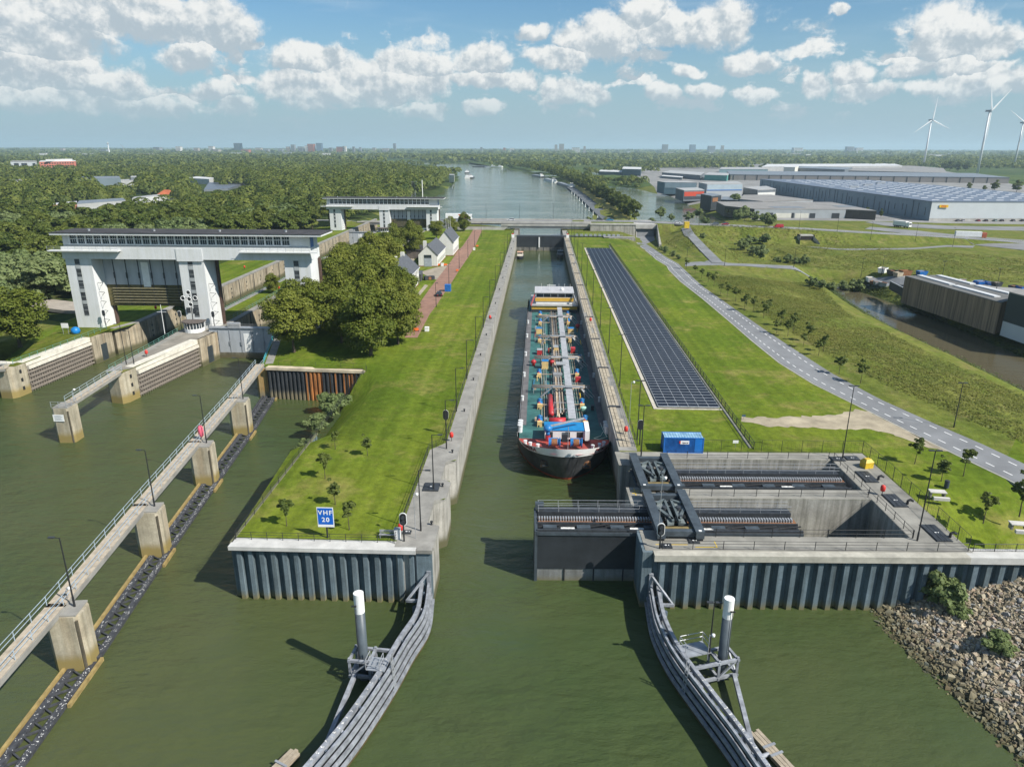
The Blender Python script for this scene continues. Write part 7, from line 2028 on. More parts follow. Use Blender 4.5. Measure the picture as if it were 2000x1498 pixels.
# ---------------------------------------------------------------- bridge over the canal
C_BR = M("bridge_concrete", (.40, .385, .35), .85, .2, .3); C_BRD = M("bridge_girder", (.20, .21, .21), .7, .25, .3)
t = thing("road_bridge", "flat concrete road bridge across the far end of the lock", "bridge", (-8, 418, 0))
MB().boxb(-47, 418.6, 9.7, 29.6, 433, 11.0).build("deck", C_BRD, t)
MB().boxb(-47, 419, 11.0, 29.6, 432.6, 11.12).build("carriageway", GREYR, t)
for y in (418.2, 432.8): MB().boxb(-47, y, 10.45, 29.6, y + .5, 11.8).build("parapet", C_BR, t)
MB().boxb(-22, 412.4, 9.3, 29.4, 416.6, 10.1).build("footway", C_BR, t)
MB().boxb(-22, 412.2, 9.75, 29.4, 412.45, 10.75).build("footway_edge", C_BR, t)
MB().boxb(-22, 412.7, 8.3, 29.4, 416.3, 9.29).build("footway_girder", C_BRD, t)
m = MB()
for z in (11.2, 11.7): m.tube((-22, 412.3, z), (29.4, 412.3, z), .04, .04, 5)
m.build("handrail", GREYST, t)
for x in (-15.8, 16.4):
    for y in (414.5, 430): MB().tube((x, y, -2), (x, y, 9.7 if y > 420 else 8.3), .85, .85, 12).build("pier", C_BR, t)
m = MB(); m.add([(-47, 412, 6), (-22, 412, 6), (-18, 412, 9.2), (-47, 412, 9.2), (-47, 434, 6), (-22, 434, 6), (-18, 434, 9.2), (-47, 434, 9.2)], [(0, 1, 2, 3), (1, 5, 6, 2)]); m.build("left_abutment", C_BR, t)
t = thing("bridge_abutment", "pale concrete abutment wall right of the bridge with an underpass beside it", "wall", (43, 410, 3))
MB().boxb(28.6, 409.6, 0, 54.0, 411.4, 10.9).build("wall", C_WALL, t)
MB().boxb(28.5, 409.3, 10.9, 54.1, 411.8, 11.6).build("coping", C_BR, t)
MB().boxb(54.0, 409.4, 8.9, 66.2, 411.2, 11.3).build("lintel", C_BR, t)
m = MB(); m.boxb(53.9, 411.4, 2, 54.3, 437, 10.3); m.boxb(65.6, 410, 2, 66.0, 437, 10.3); m.boxb(53.9, 436.6, 2, 66, 437, 10.3); m.build("tunnel_wall", C_BRD, t)
MB().boxb(53.9, 411.2, 10.3, 66.2, 438, 11.05).build("tunnel_roof", C_BR, t)
MB().boxb(54, 409, 3, 66, 437, 4.4).build("tunnel_floor", ASPH, t)
m = MB(); m.add([(66, 410, 3), (66, 412.6, 3), (66.3, 412.6, 11.6), (66.0, 410, 11.6), (58.2, 352, 4.2), (59.4, 352, 4.2), (59.4, 352, 7.6), (58.2, 352, 7.6)], [(0, 4, 7, 3), (1, 2, 6, 5), (3, 7, 6, 2), (4, 5, 6, 7)]); m.build("wing_wall", C_WALL, t)
railing("railing", "thin fence on the quay below the bridge abutment, right of the far gate", "railing", [(18, 386, T), (33, 386, T), (47, 386, T)], 2.0, 2.2, (.1, 2.0), .03)
t = thing("road_bridge", "low grey road bridge crossing the old locks behind the farther lift-gate building", "bridge", (-88, 460, 0))
MB().boxb(-116, 458, 5.2, -47, 470, 6.6).build("deck", C_BRD, t); MB().boxb(-116, 457.6, 6.6, -47, 458.1, 7.4).build("parapet", C_BR, t)
for x in (-90, -64): MB().boxb(x - .8, 459, -2, x + .8, 469, 5.2).build("pier", C_BR, t)
MB().boxb(-60, 420, 6.6, -46, 436, 11.1).build("ramp", C_BRD, t)
for (x, y, z, l) in ((-32, 433.6, 11, "far left on the bridge"), (-12, 433.6, 11, "left of the middle of the bridge"), (8, 433.6, 11, "right of the middle of the bridge"), (26, 433.6, 11, "at the right end of the bridge")):
    lamp(x, y, z, 9.5, "tall thin lamp post " + l, 1.0, pi / 2, group="lamp posts along the main road")
for k, (px, py) in enumerate(((1360, 438), (1552, 444), (1625, 450), (1690, 458), (1776, 462), (1848, 470))):
    p = at(px, py, (11, 10, 9, 8, 7, 6.3)[k]); lamp(p[0], p[1] - 7, h1(p[0], p[1] - 7), 9.5, "tall lamp post beside the main road, " + ORD[k] + " right of the underpass", 1.0, pi / 2, group="lamp posts along the main road")
for k, (px, py, z) in enumerate(((1415, 520, 7), (1550, 523, 6.5), (1683, 530, 6), (1722, 535, 6), (1838, 552, 6), (1946, 565, 6), (1340, 524, 7.2))):
    x, y = at2(px, py, z); lamp(x, y, h1(x, y), 7.6, "thin lamp post along the side road, " + (ORD[k] + " right of the junction" if k < 6 else "right at the junction"), .1, 0, True, "lamp posts along the side road")
x, y = at2(1578, 474, 4.6); t = thing("culvert", "concrete portal of a small tunnel under the main road", "culvert", (x, y, 4))
zz = h1(x, y); 
m = MB(); m.boxb(x - 4.1, y + 2.6, zz - 1, x - 3.4, y + 6, zz + 4.0); m.boxb(x + 3.4, y + 2.6, zz - 1, x + 4.1, y + 6, zz + 4.0); m.boxb(x - 4.1, y + 2.6, zz + 3.3, x + 4.1, y + 6, zz + 4.0); m.add([(x - 3.6, y + 2.6, zz - 1), (x - 5.2, y - 3, zz - 1), (x - 5.2, y - 3, zz + .4), (x - 3.6, y + 2.6, zz + 3.6)], [(0, 1, 2, 3)]); m.add([(x + 3.6, y + 2.6, zz - 1), (x + 5.2, y - 3, zz - 1), (x + 5.2, y - 3, zz + .4), (x + 3.6, y + 2.6, zz + 3.6)], [(0, 1, 2, 3)]); m.build("portal", C_BR, t)
MB().boxb(x - 3.4, y + 2.75, zz - .8, x + 3.4, y + 5.5, zz + 3.3).build("passage_shade_block", M("passage", (.025, .02, .02), .9), t)  # solid near-black block stands in for the shade inside the tunnel

# ---------------------------------------------------------------- vehicles
TYRE = M("tyre", (.02, .02, .02), .85); CARGL = M("car_glass", (.03, .035, .04), .1, .1, 1, spec=.7)
LAMPR = M("tail_light", (.4, .02, .02), .3); LAMPW = M("head_light", (.7, .7, .66), .2)
def car_proto(mat, van=False):
    t = thing("parked_car", "x", "car", (0, 0, 0), None, 0.0)
    L_, W, H = (4.3, 1.78, .78) if not van else (5.2, 1.95, .95)
    m = MB(); pr = [(-L_ / 2, .32), (-L_ / 2 + .05, H), (-L_ * .3, H + .06), (L_ * .18, H + .04), (L_ / 2 - .15, H - .12), (L_ / 2, .55), (L_ / 2, .32)]
    n = len(pr); m.add([(x, -W / 2, z) for x, z in pr] + [(x, W / 2, z) for x, z in pr], [tuple(range(n)), tuple(range(2 * n - 1, n - 1, -1))] + [(i, n + i, n + (i + 1) % n, (i + 1) % n) for i in range(n)])
    m.build("body", mat, t)
    c = [(-L_ * .46, H), (-L_ * .36, H + .58), (L_ * .08, H + .62), (L_ * .27, H + .02)] if not van else [(-L_ * .49, H), (-L_ * .48, H + 1.0), (L_ * .22, H + 1.0), (L_ * .38, H + .02)]
    m = MB(); w = W / 2 - .12; n = 4
    m.add([(x, -w * (1 if k in (0, 3) else .86), z) for k, (x, z) in enumerate(c)] + [(x, w * (1 if k in (0, 3) else .86), z) for k, (x, z) in enumerate(c)], [tuple(range(n)), tuple(range(2 * n - 1, n - 1, -1))] + [(i, n + i, n + (i + 1) % n, (i + 1) % n) for i in range(n)])
    m.build("window", CARGL if not van else mat, t)
    m = MB(); m.boxb(c[1][0] + .05, -w * .8, c[1][1] - .02, c[2][0] - .02, w * .8, c[1][1] + .07); m.build("roof", mat, t)
    for x in (-L_ * .31, L_ * .31):
        for y in (-W / 2 + .02, W / 2 - .02):
            wl = MB().tube((x, y - .11, .33), (x, y + .11, .33), .33, .33, 14).build("wheel", TYRE, t); MB().tube((x, y - .125, .33), (x, y + .125, .33), .18, .18, 10).build("rim", PALEST, wl)
    for y in (-.6, .6):
        MB().boxb(L_ / 2 - .06, y - .2, .58, L_ / 2 + .015, y + .2, .72).build("headlight", LAMPW, t); MB().boxb(-L_ / 2 - .005, y - .18, .55, -L_ / 2 + .06, y + .18, .74).build("tail_light", LAMPR, t)
    return t
_cars = {}
def car(x, y, z, rz, colour, label, van=False, group=None, name=None):
    k = (colour, van)
    if k not in _cars:
        cc = {"black": (.015, .015, .018), "white": (.7, .7, .7), "blue": (.02, .22, .38), "red": (.36, .02, .03), "grey": (.16, .17, .18), "silver": (.42, .44, .45), "pale green": (.35, .5, .45)}[colour]
        _cars[k] = car_proto(M("car_" + colour.replace(" ", "_") + ("_van" if van else ""), cc, .25, .05, 1, spec=.6), van); t = _cars[k]
        t.location = (x, y, z); t.rotation_euler = (0, 0, rz); tag(t, label, "van" if van else "car", group)
    else: t = copy_tree(_cars[k], (x, y, z), rz, label, group); 
    t['category'] = "van" if van else "car"
    if not group and 'group' in t: del t['group']
    t.name = name or ("van" if van else "car")
    return t
x, y = at2(858, 578, T); car(x, y, T + .05, radians(100), "black", "black car parked on the brick road near the blue box")
car(-17.0, 429, 11.12, pi, "white", "white car driving on the bridge above the far gate")
p = at(1172, 431, 11.4); car(p[0], p[1] + 2, h1(p[0], p[1]) + .15, 0, "black", "black car just right of the bridge on the main road")
p = at(1192, 432, 11.4); car(p[0], p[1] + 2, h1(p[0], p[1]) + .15, 0, "blue", "bright blue car right of the bridge on the main road")
p = at(1323, 438, 11.0); car(p[0], p[1] + 1, h1(p[0], p[1]) + .15, 0, "white", "white car beside the yellow box on the main road")
p = at(1400, 441, 10.8); car(p[0] - 1, p[1], h1(p[0], p[1]) + .15, pi, "grey", "dark grey car close behind a red car on the main road"); car(p[0] + 4.6, p[1] + .6, h1(p[0], p[1]) + .15, pi, "red", "red car just ahead of the dark grey car on the main road")
p = at(1520, 446, 10.2); car(p[0], p[1], h1(p[0], p[1]) + .15, pi, "red", "red van alone on the main road", True)
oddbox(1340.5, 446, 2.6, 2.6, 3.3, YELLOW, "yellow_container", "yellow upright box at the head of the ramp road", "container", YELLOW, 10.4)
PK = "cars parked before the low grey sheds"
for k, (px, py, c) in enumerate(((1527, 425, "black"), (1536, 424.5, "grey"), (1548, 424, "silver"), (1578, 424, "white"), (1610, 424, "black"), (1632, 426, "pale green"), (1668, 426, "grey"))):
    x, y = at2(px, py, 4); car(x, y, h1(x, y), radians(70), c, c + " car parked before the low grey sheds, " + ORD[k] + " from the left", False, PK)
PK2 = "cars parked along the big warehouse"
for k, (px, c) in enumerate(((1870, "grey"), (1880, "white"), (1910, "red"), (1925, "black"), (1943, "pale green"), (1956, "black"), (1978, "grey"), (1996, "black"))):
    x, y = at2(px, 432.5, 4); car(x, y, h1(x, y), radians(80), c, c + " car parked along the front of the big warehouse, " + ORD[k] + " from the left", False, PK2)
def lorry(x, y, z, rz, label, orange=False, L_=12.5, cabc=None):
    t = thing("lorry", label, "lorry", (x, y, z), None, rz)
    tr = MB().boxb(-L_ / 2 - 1.5, -1.25, 1.1, L_ / 2 - 1.5, 1.25, 3.9).build("trailer", WHITEP, t)
    if orange:
        m = MB(); m.add([(L_ * .10, -1.27, 1.3), (L_ / 2 - 1.6, -1.27, 1.3), (L_ / 2 - 1.6, -1.27, 3.6), (-.6, -1.27, 3.6)], [(0, 1, 2, 3)]); m.build("orange_panel", ORANGE, tr)
    cab = MB().boxb(L_ / 2 - 1.2, -1.2, .7, L_ / 2 + 1.0, 1.2, 3.5).build("cab", cabc or WHITEP, t)
    MB().boxb(L_ / 2 + .98, -1.05, 1.9, L_ / 2 + 1.02, 1.05, 3.0).build("windscreen", CARGL, cab)
    MB().boxb(-L_ / 2 - 1.4, -.9, .65, L_ / 2 - .2, .9, 1.1).build("chassis", DKSTEEL, t)
    for xx in (-L_ / 2, -L_ / 2 + 1.3, -L_ / 2 + 2.6, L_ / 2 - 2.2, L_ / 2):
        for yy in (-1.05, 1.05): MB().tube((xx, yy - .15, .5), (xx, yy + .15, .5), .5, .5, 12).build("wheel", TYRE, t)
x, y = -49, 436.5
lorry(-47.5, 428, 11.2, 0, "white lorry with an orange panel on the bridge, above the island trees", True, 13.0)
x, y = at2(1762, 443, 4.6); lorry(x, y, h1(x, y) + .2, radians(-62), "white lorry seen from the front at the junction by the big warehouse", False, 9)
x, y = at2(1896, 462, 5.4); lorry(x, y, h1(x, y) + .3, radians(-12), "long white lorry turning at the junction on the right", False, 13, M("cab_orange", (.45, .12, .06), .4))

# ---------------------------------------------------------------- sheds and warehouses on the right
def mw(n, c, v=.1, st=(1, 1, 1), sc=.15, r=.6): return M("cladding_" + n, c, r, v, sc, stretch=st)
def block(label, roofpx, zr, zg, wall, roof, extra=None, name="warehouse", cat="building"):
    P = [at2(x, y, zr) for x, y in roofpx]
    cx, cy = sum(p[0] for p in P) / len(P), sum(p[1] for p in P) / len(P)
    t = thing(name, label, cat, (cx, cy, zg))
    w = MB().prism(P, zg - 1.5, zr - .4).build("wall", wall, t)
    Q = [(cx + (x - cx) * 1.004, cy + (y - cy) * 1.004) for x, y in P]
    r = MB().prism(Q, zr - .4, zr).build("roof", roof, t)
    return t, P, w, r
def facade(P, i, j, w, rects, z0, mat, name, par, off=.12):
    """panels on the wall between corners i and j: (along, up, width, height) in metres"""
    a, b = Vector(P[i]), Vector(P[j]); d = (b - a).normalized(); n = Vector((d.y, -d.x))
    if n.y > 0: n = -n
    for (s, z, wd, h) in rects:
        p, q = a + d * s, a + d * (s + wd)
        m = MB(); m.prism([tuple(p + n * off), tuple(q + n * off), tuple(q - n * .1), tuple(p - n * .1)], z0 + z, z0 + z + h); m.build(name, mat, par)
ROOFG = mw("roof_gravel", (.25, .235, .215), .2); ROOFB = mw("roof_blue_grey", (.17, .195, .22), .12); ROOFP = mw("roof_pale", (.36, .36, .35), .15); ROOFW = mw("roof_white", (.55, .55, .54), .1)
GR1 = mw("grey", (.34, .36, .37)); GR2 = mw("slate_grey", (.12, .135, .15), .15); BRN = mw("dark_timber", (.07, .058, .05), .25, (1, 1, .2), .8); CRM = mw("cream", (.62, .60, .52)); STL = mw("steel_blue", (.20, .25, .285), .12, (1, 1, .15)); NAVY = mw("navy", (.03, .035, .042), .2)
t, P, w, r = block("low grey industrial sheds with cream panels and dark doors facing the main road", [(1416, 402), (1473, 408), (1653, 409), (1712, 412), (1624, 395), (1400, 394)], 10.5, 4, BRN, ROOFG)
Lf = (Vector(P[2]) - Vector(P[1])).length
facade(P, 1, 2, w, [(.3, 0, Lf - .6, 6.0)], 4, GR1, "grey_front", t, .3)
facade(P, 1, 2, w, [(Lf * .24, .1, Lf * .18, 3.4), (Lf * .45, .1, Lf * .15, 3.4)], 4, CRM, "cream_panel", t, .42)
facade(P, 1, 2, w, [(Lf * .14, .1, Lf * .07, 3.6), (Lf * .41, .1, Lf * .03, 3.6), (Lf * .61, .1, Lf * .06, 3.4), (Lf * .85, .1, Lf * .08, 3.6)], 4, NAVY, "dark_door", t, .44)
facade(P, 0, 1, w, [(k * 4 + 1, .8, 2.6, 4.2) for k in range(5)], 4, GLASSD, "window", t, .15)
for (a, b, c, d) in ((1500, 404, 1560, 406.5), (1625, 402, 1660, 404.5)):
    q = [at2(x, y, 10.5) for x, y in ((a, b), (c, b), (c + 14, d), (a + 14, d))]; MB().prism(q, 10.4, 10.62).build("dark_roof_patch", ROOFB, r)
t, P, w, r = block("second row of low sheds with dark fronts behind the nearest grey sheds", [(1445, 389), (1490, 393.5), (1588, 391), (1505, 380.5), (1452, 381)], 10.5, 4, GR1, ROOFG); facade(P, 1, 2, w, [(2, 1, 20, 2.4), (36, 1, 14, 2.4)], 4, NAVY, "dark_window", t, .2)
t, P, w, r = block("pale glazed shed roof between the dark block and the nearest sheds", [(1408, 390), (1475, 393), (1470, 387), (1412, 384)], 8.5, 4, NAVY, ROOFB)
t, P, w, r = block("tall black block on the bank of the basin", [(1369, 379), (1390, 383), (1409, 381), (1388, 377)], 14.5, 4, NAVY, ROOFB); facade(P, 1, 2, w, [(2, 5.5, 10, 3.2)], 4, RUSTY, "roof_terrace", t, .2)
t, P, w, r = block("red-fronted workshop with a pale flat roof by the basin", [(1320, 367.5), (1336, 372), (1376, 371), (1362, 366.5)], 13, 4, GR2, ROOFP); Lr = (Vector(P[2]) - Vector(P[1])).length
facade(P, 1, 2, w, [(.6, 3.2, Lr * .58, 4.2), (Lr * .6, 5.0, Lr * .38, 2.4)], 4, mw("red", (.42, .05, .02)), "red_panel", t, .2); facade(P, 1, 2, w, [(.6, .2, Lr * .9, 2.6)], 4, GLASSD, "window", t, .2)
t, P, w, r = block("steel-blue hall on the bank, left of the red-fronted workshop", [(1284, 354), (1298, 356), (1361, 357), (1343, 354)], 15.5, 4, mw("petrol", (.10, .17, .21)), ROOFP); Lb = (Vector(P[2]) - Vector(P[1])).length
facade(P, 1, 2, w, [(.5, 5.2, Lb - 1, 5.6)], 4, mw("light_blue", (.26, .34, .38)), "pale_band", t, .2)
t, P, w, r = block("light blue-grey hall with a dark blue stripe behind the red-fronted workshop", [(1365, 357), (1381, 359.5), (1451, 359), (1440, 354.5)], 17, 4, GR1, ROOFP); Lb = (Vector(P[2]) - Vector(P[1])).length
facade(P, 1, 2, w, [(.5, 7.0, Lb - 1, 5.0)], 4, mw("sky_grey", (.33, .40, .44)), "pale_band", t, .2); facade(P, 1, 2, w, [(.4, 6.2, Lb - .8, .75)], 4, BLUE, "blue_stripe", t, .25)
t, P, w, r = block("white-grey shed with dark sides in front of the striped hall", [(1375, 370.5), (1402, 371), (1450, 367.5), (1434, 365)], 11, 4, mw("silver", (.45, .46, .46)), ROOFP)
t, P, w, r = block("slate-grey shed with a white front beside the big warehouse", [(1452, 366), (1480, 371), (1516, 369.5), (1497, 363.5)], 12, 4, GR2, ROOFP); Lb = (Vector(P[2]) - Vector(P[1])).length; facade(P, 1, 2, w, [(.6, .2, Lb - 2, 4.8)], 4, mw("offwhite", (.58, .58, .55)), "white_front", t, .2)
t, P, w, r = block("huge pale warehouse with a bluish roof full of skylights", [(1820, 393.5), (2090, 394), (2090, 383), (2000, 377.5), (1835, 362.5), (1700, 352), (1485, 350)], 17.4, 4, STL, mw("roof_solar", (.13, .16, .21), .08))
Lb = (Vector(P[1]) - Vector(P[0])).length
facade(P, 0, 1, w, [(.2, 1.8, Lb - .4, 11.4)], 4, mw("pale_steel", (.50, .53, .54), .04), "pale_front", t, .3); facade(P, 0, 1, w, [(.2, -1, Lb - .4, 2.7)], 4, C_BR, "plinth", t, .35)
m = MB(); rx = random.Random(3)
for ix in range(12):
    for iy in range(16):
        x = 278 + ix * 11.2 + (iy % 3) * 3.6; y = 532 + iy * 21 + rx.uniform(-2, 2)
        if inside(np.array([x + 7.0]), np.array([y]), P)[0] and inside(np.array([x - 1.0]), np.array([y + 4]), P)[0]: m.boxb(x, y, 17.4, x + 5.2, y + 1.5, 17.75)
o = m.build("skylight", mw("skylight", (.62, .64, .66), .05), r); o['kind'] = 'stuff'
for k in range(3): MB().boxb(290 + k * 30, 700 + k * 40, 17.4, 298 + k * 30, 703 + k * 40, 19).build("roof_unit", PALEST, r)
m = MB(); yy = 525
while yy < 890: m.boxb(P[0][0] - .35 + (P[-1][0] - P[0][0]) * (yy - P[0][1]) / (P[-1][1] - P[0][1]), yy, 3 + rx.uniform(0, 6), P[0][0] - .02 + (P[-1][0] - P[0][0]) * (yy - P[0][1]) / (P[-1][1] - P[0][1]), yy + .35, 16.8 - rx.uniform(0, 5)); yy += rx.uniform(5, 12)
o = m.build("dark_joint", GR2, w); o['kind'] = 'stuff'
x0, y0 = P[0]; d = (Vector(P[1]) - Vector(P[0])).normalized()
sg = MB().boxb(x0 + 5.6, y0 - .62, 13.2, x0 + 11.6, y0 - .28, 15.0).build("company_sign", M("sign_yellow", (.75, .48, .02), .4, .03), t)
vs, fs = text_geo("DHL", 1.75, .05, 1.15); MB().add([(x0 + 8.6 + a + c * .25, y0 - .66, 14.1 + c) for a, c in vs], fs).build("lettering", M("sign_red", (.60, .015, .02), .4, .03), sg)
t, P, w, r = block("very long brown-grey hall with dark bays behind the big warehouse", [(1427, 341), (1972, 347), (1900, 338.5), (1420, 334)], 13.5, 4, mw("taupe", (.235, .215, .20), .06), ROOFB); Lb = (Vector(P[1]) - Vector(P[0])).length
facade(P, 0, 1, w, [(4 + k * 17.5, 0, 1.2, 9) for k in range(int(Lb / 17.5))], 4, NAVY, "dark_bay", t, .3); facade(P, 0, 1, w, [(0, .2, Lb, 1.0)], 4, ROOFP, "pale_foot", t, .35)
t, P, w, r = block("cream block standing out above the long halls", [(1531, 326.5), (1553, 327), (1560, 324), (1538, 323.6)], 19, 5, CRM, ROOFW)
t, P, w, r = block("dark grey hall right of the cream block", [(1553, 328), (1650, 331.5), (1665, 327.5), (1562, 325)], 15, 5, GR2, ROOFB)
t, P, w, r = block("wide flat grey roofs filling the far part of the industrial area", [(1640, 333), (1850, 338), (1842, 329), (1762, 322.5), (1600, 325)], 11, 5, GR1, ROOFG)
t, P, w, r = block("pale long roof at the back of the industrial area, left of the first turbine", [(1488, 326), (1762, 324), (1745, 319.8), (1500, 321)], 15, 5, ROOFP, ROOFW)
t, P, w, r = block("green-fronted hall among the sheds, left of the long brown hall", [(1376, 341.5), (1420, 343), (1428, 338.5), (1384, 337)], 13, 4, mw("teal", (.08, .28, .24)), ROOFP)
t, P, w, r = block("dark hall with a light roof, far side of the basin", [(1293, 337), (1330, 339.5), (1368, 342.5), (1376, 337), (1310, 333)], 12, 4, GR2, ROOFP)
t, P, w, r = block("low sheds with pale roofs in front of the dark hall by the basin", [(1292, 344), (1332, 347), (1336, 343.5), (1296, 341)], 8, 4, GR2, ROOFW)
t, P, w, r = block("long bluish hall far back in the industrial area", [(1405, 330.5), (1500, 331), (1485, 327), (1410, 327)], 14, 5, mw("aqua", (.18, .27, .29)), ROOFP)
t, P, w, r = block("dark blue-grey office block at the left end of the industrial area", [(1215, 330), (1252, 331), (1253, 327), (1218, 326)], 16, 4, mw("slate_blue", (.10, .14, .17)), ROOFW)
t, P, w, r = block("low dark sheds with white roofs left of the office block", [(1170, 335), (1214, 336.5), (1216, 333), (1173, 332)], 9, 4, GR2, ROOFW)
for k, (px, py, l) in enumerate(((1398, 352, "left"), (1415, 352, "right"))):
    x, y = at2(px, py, 4); t = thing("blue_tent", "bright blue tented store before the green-fronted hall, " + l + " one", "tent", (x, y, 4), None, 0.0)
    MB().add([(-5, 0, 0), (5, 0, 0), (5, 8, 0), (-5, 8, 0), (-5, 0, 3), (5, 0, 3), (5, 8, 3), (-5, 8, 3), (0, 0, 5), (0, 8, 5)], [(0, 1, 5, 8, 4), (3, 7, 9, 6, 2), (1, 2, 6, 5), (0, 4, 7, 3)]).build("wall", BLUE, t); MB().add([(-5.1, -.1, 3), (0, -.1, 5.1), (0, 8.1, 5.1), (-5.1, 8.1, 3), (5.1, -.1, 3), (5.1, 8.1, 3)], [(0, 1, 2, 3), (1, 4, 5, 2)]).build("roof", WHITEP, t)
for k, (px, py, s) in enumerate(((1494, 424, .42), (1545, 420, .42), (1594, 419, .45), (1615, 423, .25), (1532, 424, .2), (1692, 423, .5), (1720, 425, .45), (1640, 423, .2))):
    x, y = at2(px, py, 4); plant("wood%d" % (k % 4), x, y, h1(x, y), "small trimmed tree before the low grey sheds, " + ORD[k] + " planted", k, (s * .55, s * .55, s), "small trees before the low grey sheds")
for k, (px, py, s) in enumerate(((1892, 372, .7), (1922, 374, .5), (1942, 373, .9), (1985, 376, 1.0), (1870, 335, 1.6), (1855, 334, 1.6), (1845, 333, 1.5), (1886, 335, 1.4))):
    x, y = at2(px, py, 4); plant("wood%d" % (k % 4), x, y, 4, "dark round tree beyond the big warehouse", k, s, "dark trees beyond the big warehouse")

# timber hall and black hall by the side canal
TIMB = M("timber_cladding", (.17, .12, .08), .8, .45, 1.2, stretch=(1.4, 1.4, .04), tint=(.25, .18, .12))
A_, B_ = at2(1768, 600, 4.2), at2(1945, 640, 4.2)
zr = up_z = 11.6
P0, P1 = at2(1768, 539, zr), at2(1956, 591, zr)
P2, P3 = at2(1995, 578, zr), at2(1835, 537, zr)
t = thing("timber_hall", "long hall clad in dark upright boards beside the brown side canal", "building", (P0[0], P0[1], 4))
w = MB().prism([P0, P1, P2, P3], 2.5, zr - .25).build("wall", TIMB, t)
r = MB().prism([P0, P1, P2, P3], zr - .25, zr).build("roof", M("roof_dark_grey", (.13, .13, .125), .85, .2, .3), t)
for (a, b) in (((1796, 539), (1860, 557)), ((1866, 559), (1948, 581)), ((1833, 539), (1900, 556)), ((1908, 559), (1975, 575))):
    p, q = Vector((*at2(*a, zr), zr + .15)), Vector((*at2(*b, zr), zr + .15)); MB().beam(p, q, 1.9, .4).build("skylight", mw("roof_light", (.55, .56, .56), .08) if "cladding_roof_light" not in bpy.data.materials else bpy.data.materials["cladding_roof_light"], r)
Q0, Q1, Q2, Q3 = at2(1971, 572, 14.5), at2(2060, 596, 14.5), at2(2090, 586, 14.5), at2(2000, 566, 14.5)
t = thing("black_hall", "tall black hall with a white base at the right edge of the photo", "building", (Q0[0], Q0[1], 4)); MB().prism([Q0, Q1, Q2, Q3], 6.6, 14.5).build("wall", mw("green_black", (.035, .05, .055), .1), t); MB().prism([Q0, Q1, Q2, Q3], 2.5, 6.6).build("white_base", mw("base_white", (.55, .57, .58), .06), t); MB().prism([Q0, Q1, Q2, Q3], 14.5, 14.8).build("roof", ROOFG, t)
t = thing("yard_wall", "low black wall beyond the left end of the timber hall", "wall", (P0[0], P0[1], 4)); p, q = at2(1737, 561, 4.5), at2(1769, 578, 4.5); MB().beam((*p, 5.2), (*q, 5.2), .3, 2.8).build("wall", NAVY, t); MB().beam((*p, 6.7), (*q, 6.7), .4, .15).build("coping", PALEST, t)
rx = random.Random(12)
yl = [((1700, 543), "white"), ((1708, 546), "rust"), ((1716, 548), "grey"), ((1722, 541), "white"), ((1728, 551), "grey"), ((1740, 545), "dark"), ((1752, 548), "tan"), ((1758, 542), "dark"), ((1766, 546), "rust"), ((1800, 535), "blue"), ((1880, 551), "white"), ((1905, 553), "white"), ((1915, 556), "blue"), ((1928, 558), "blue"), ((1938, 560), "blue"), ((1945, 565), "dark"), ((1978, 566), "dark"), ((1992, 568), "blue")]
cm = {"white": WHITEP, "rust": RUSTY, "grey": GREYST, "dark": DKSTEEL, "tan": TRAYM, "blue": BLUE}
for k, ((px, py), c) in enumerate(yl):
    x, y = at2(px, py, 4.5); t = thing("skip", c.replace("rust", "rusty") + (" skip or crate in the yard behind the timber hall" if px > 1780 else " skip or crate in the yard left of the timber hall"), "skip", (x, y, h1(x, y)), "skips and crates round the timber hall", rx.uniform(0, 3))
    s = rx.uniform(.8, 1.5); MB().add([(-1.2 * s, -.8 * s, 0), (1.2 * s, -.8 * s, 0), (1.2 * s, .8 * s, 0), (-1.2 * s, .8 * s, 0), (-1.5 * s, -s, 1.4 * s), (1.5 * s, -s, 1.4 * s), (1.5 * s, s, 1.4 * s), (-1.5 * s, s, 1.4 * s)], [(0, 1, 5, 4), (1, 2, 6, 5), (2, 3, 7, 6), (3, 0, 4, 7), (0, 3, 2, 1)]).build("body", cm[c], t)
    MB().boxb(-1.3 * s, -.85 * s, 1.0 * s, 1.3 * s, .85 * s, 1.2 * s).build("load", RUSTY if k % 3 else TRAYM, t)

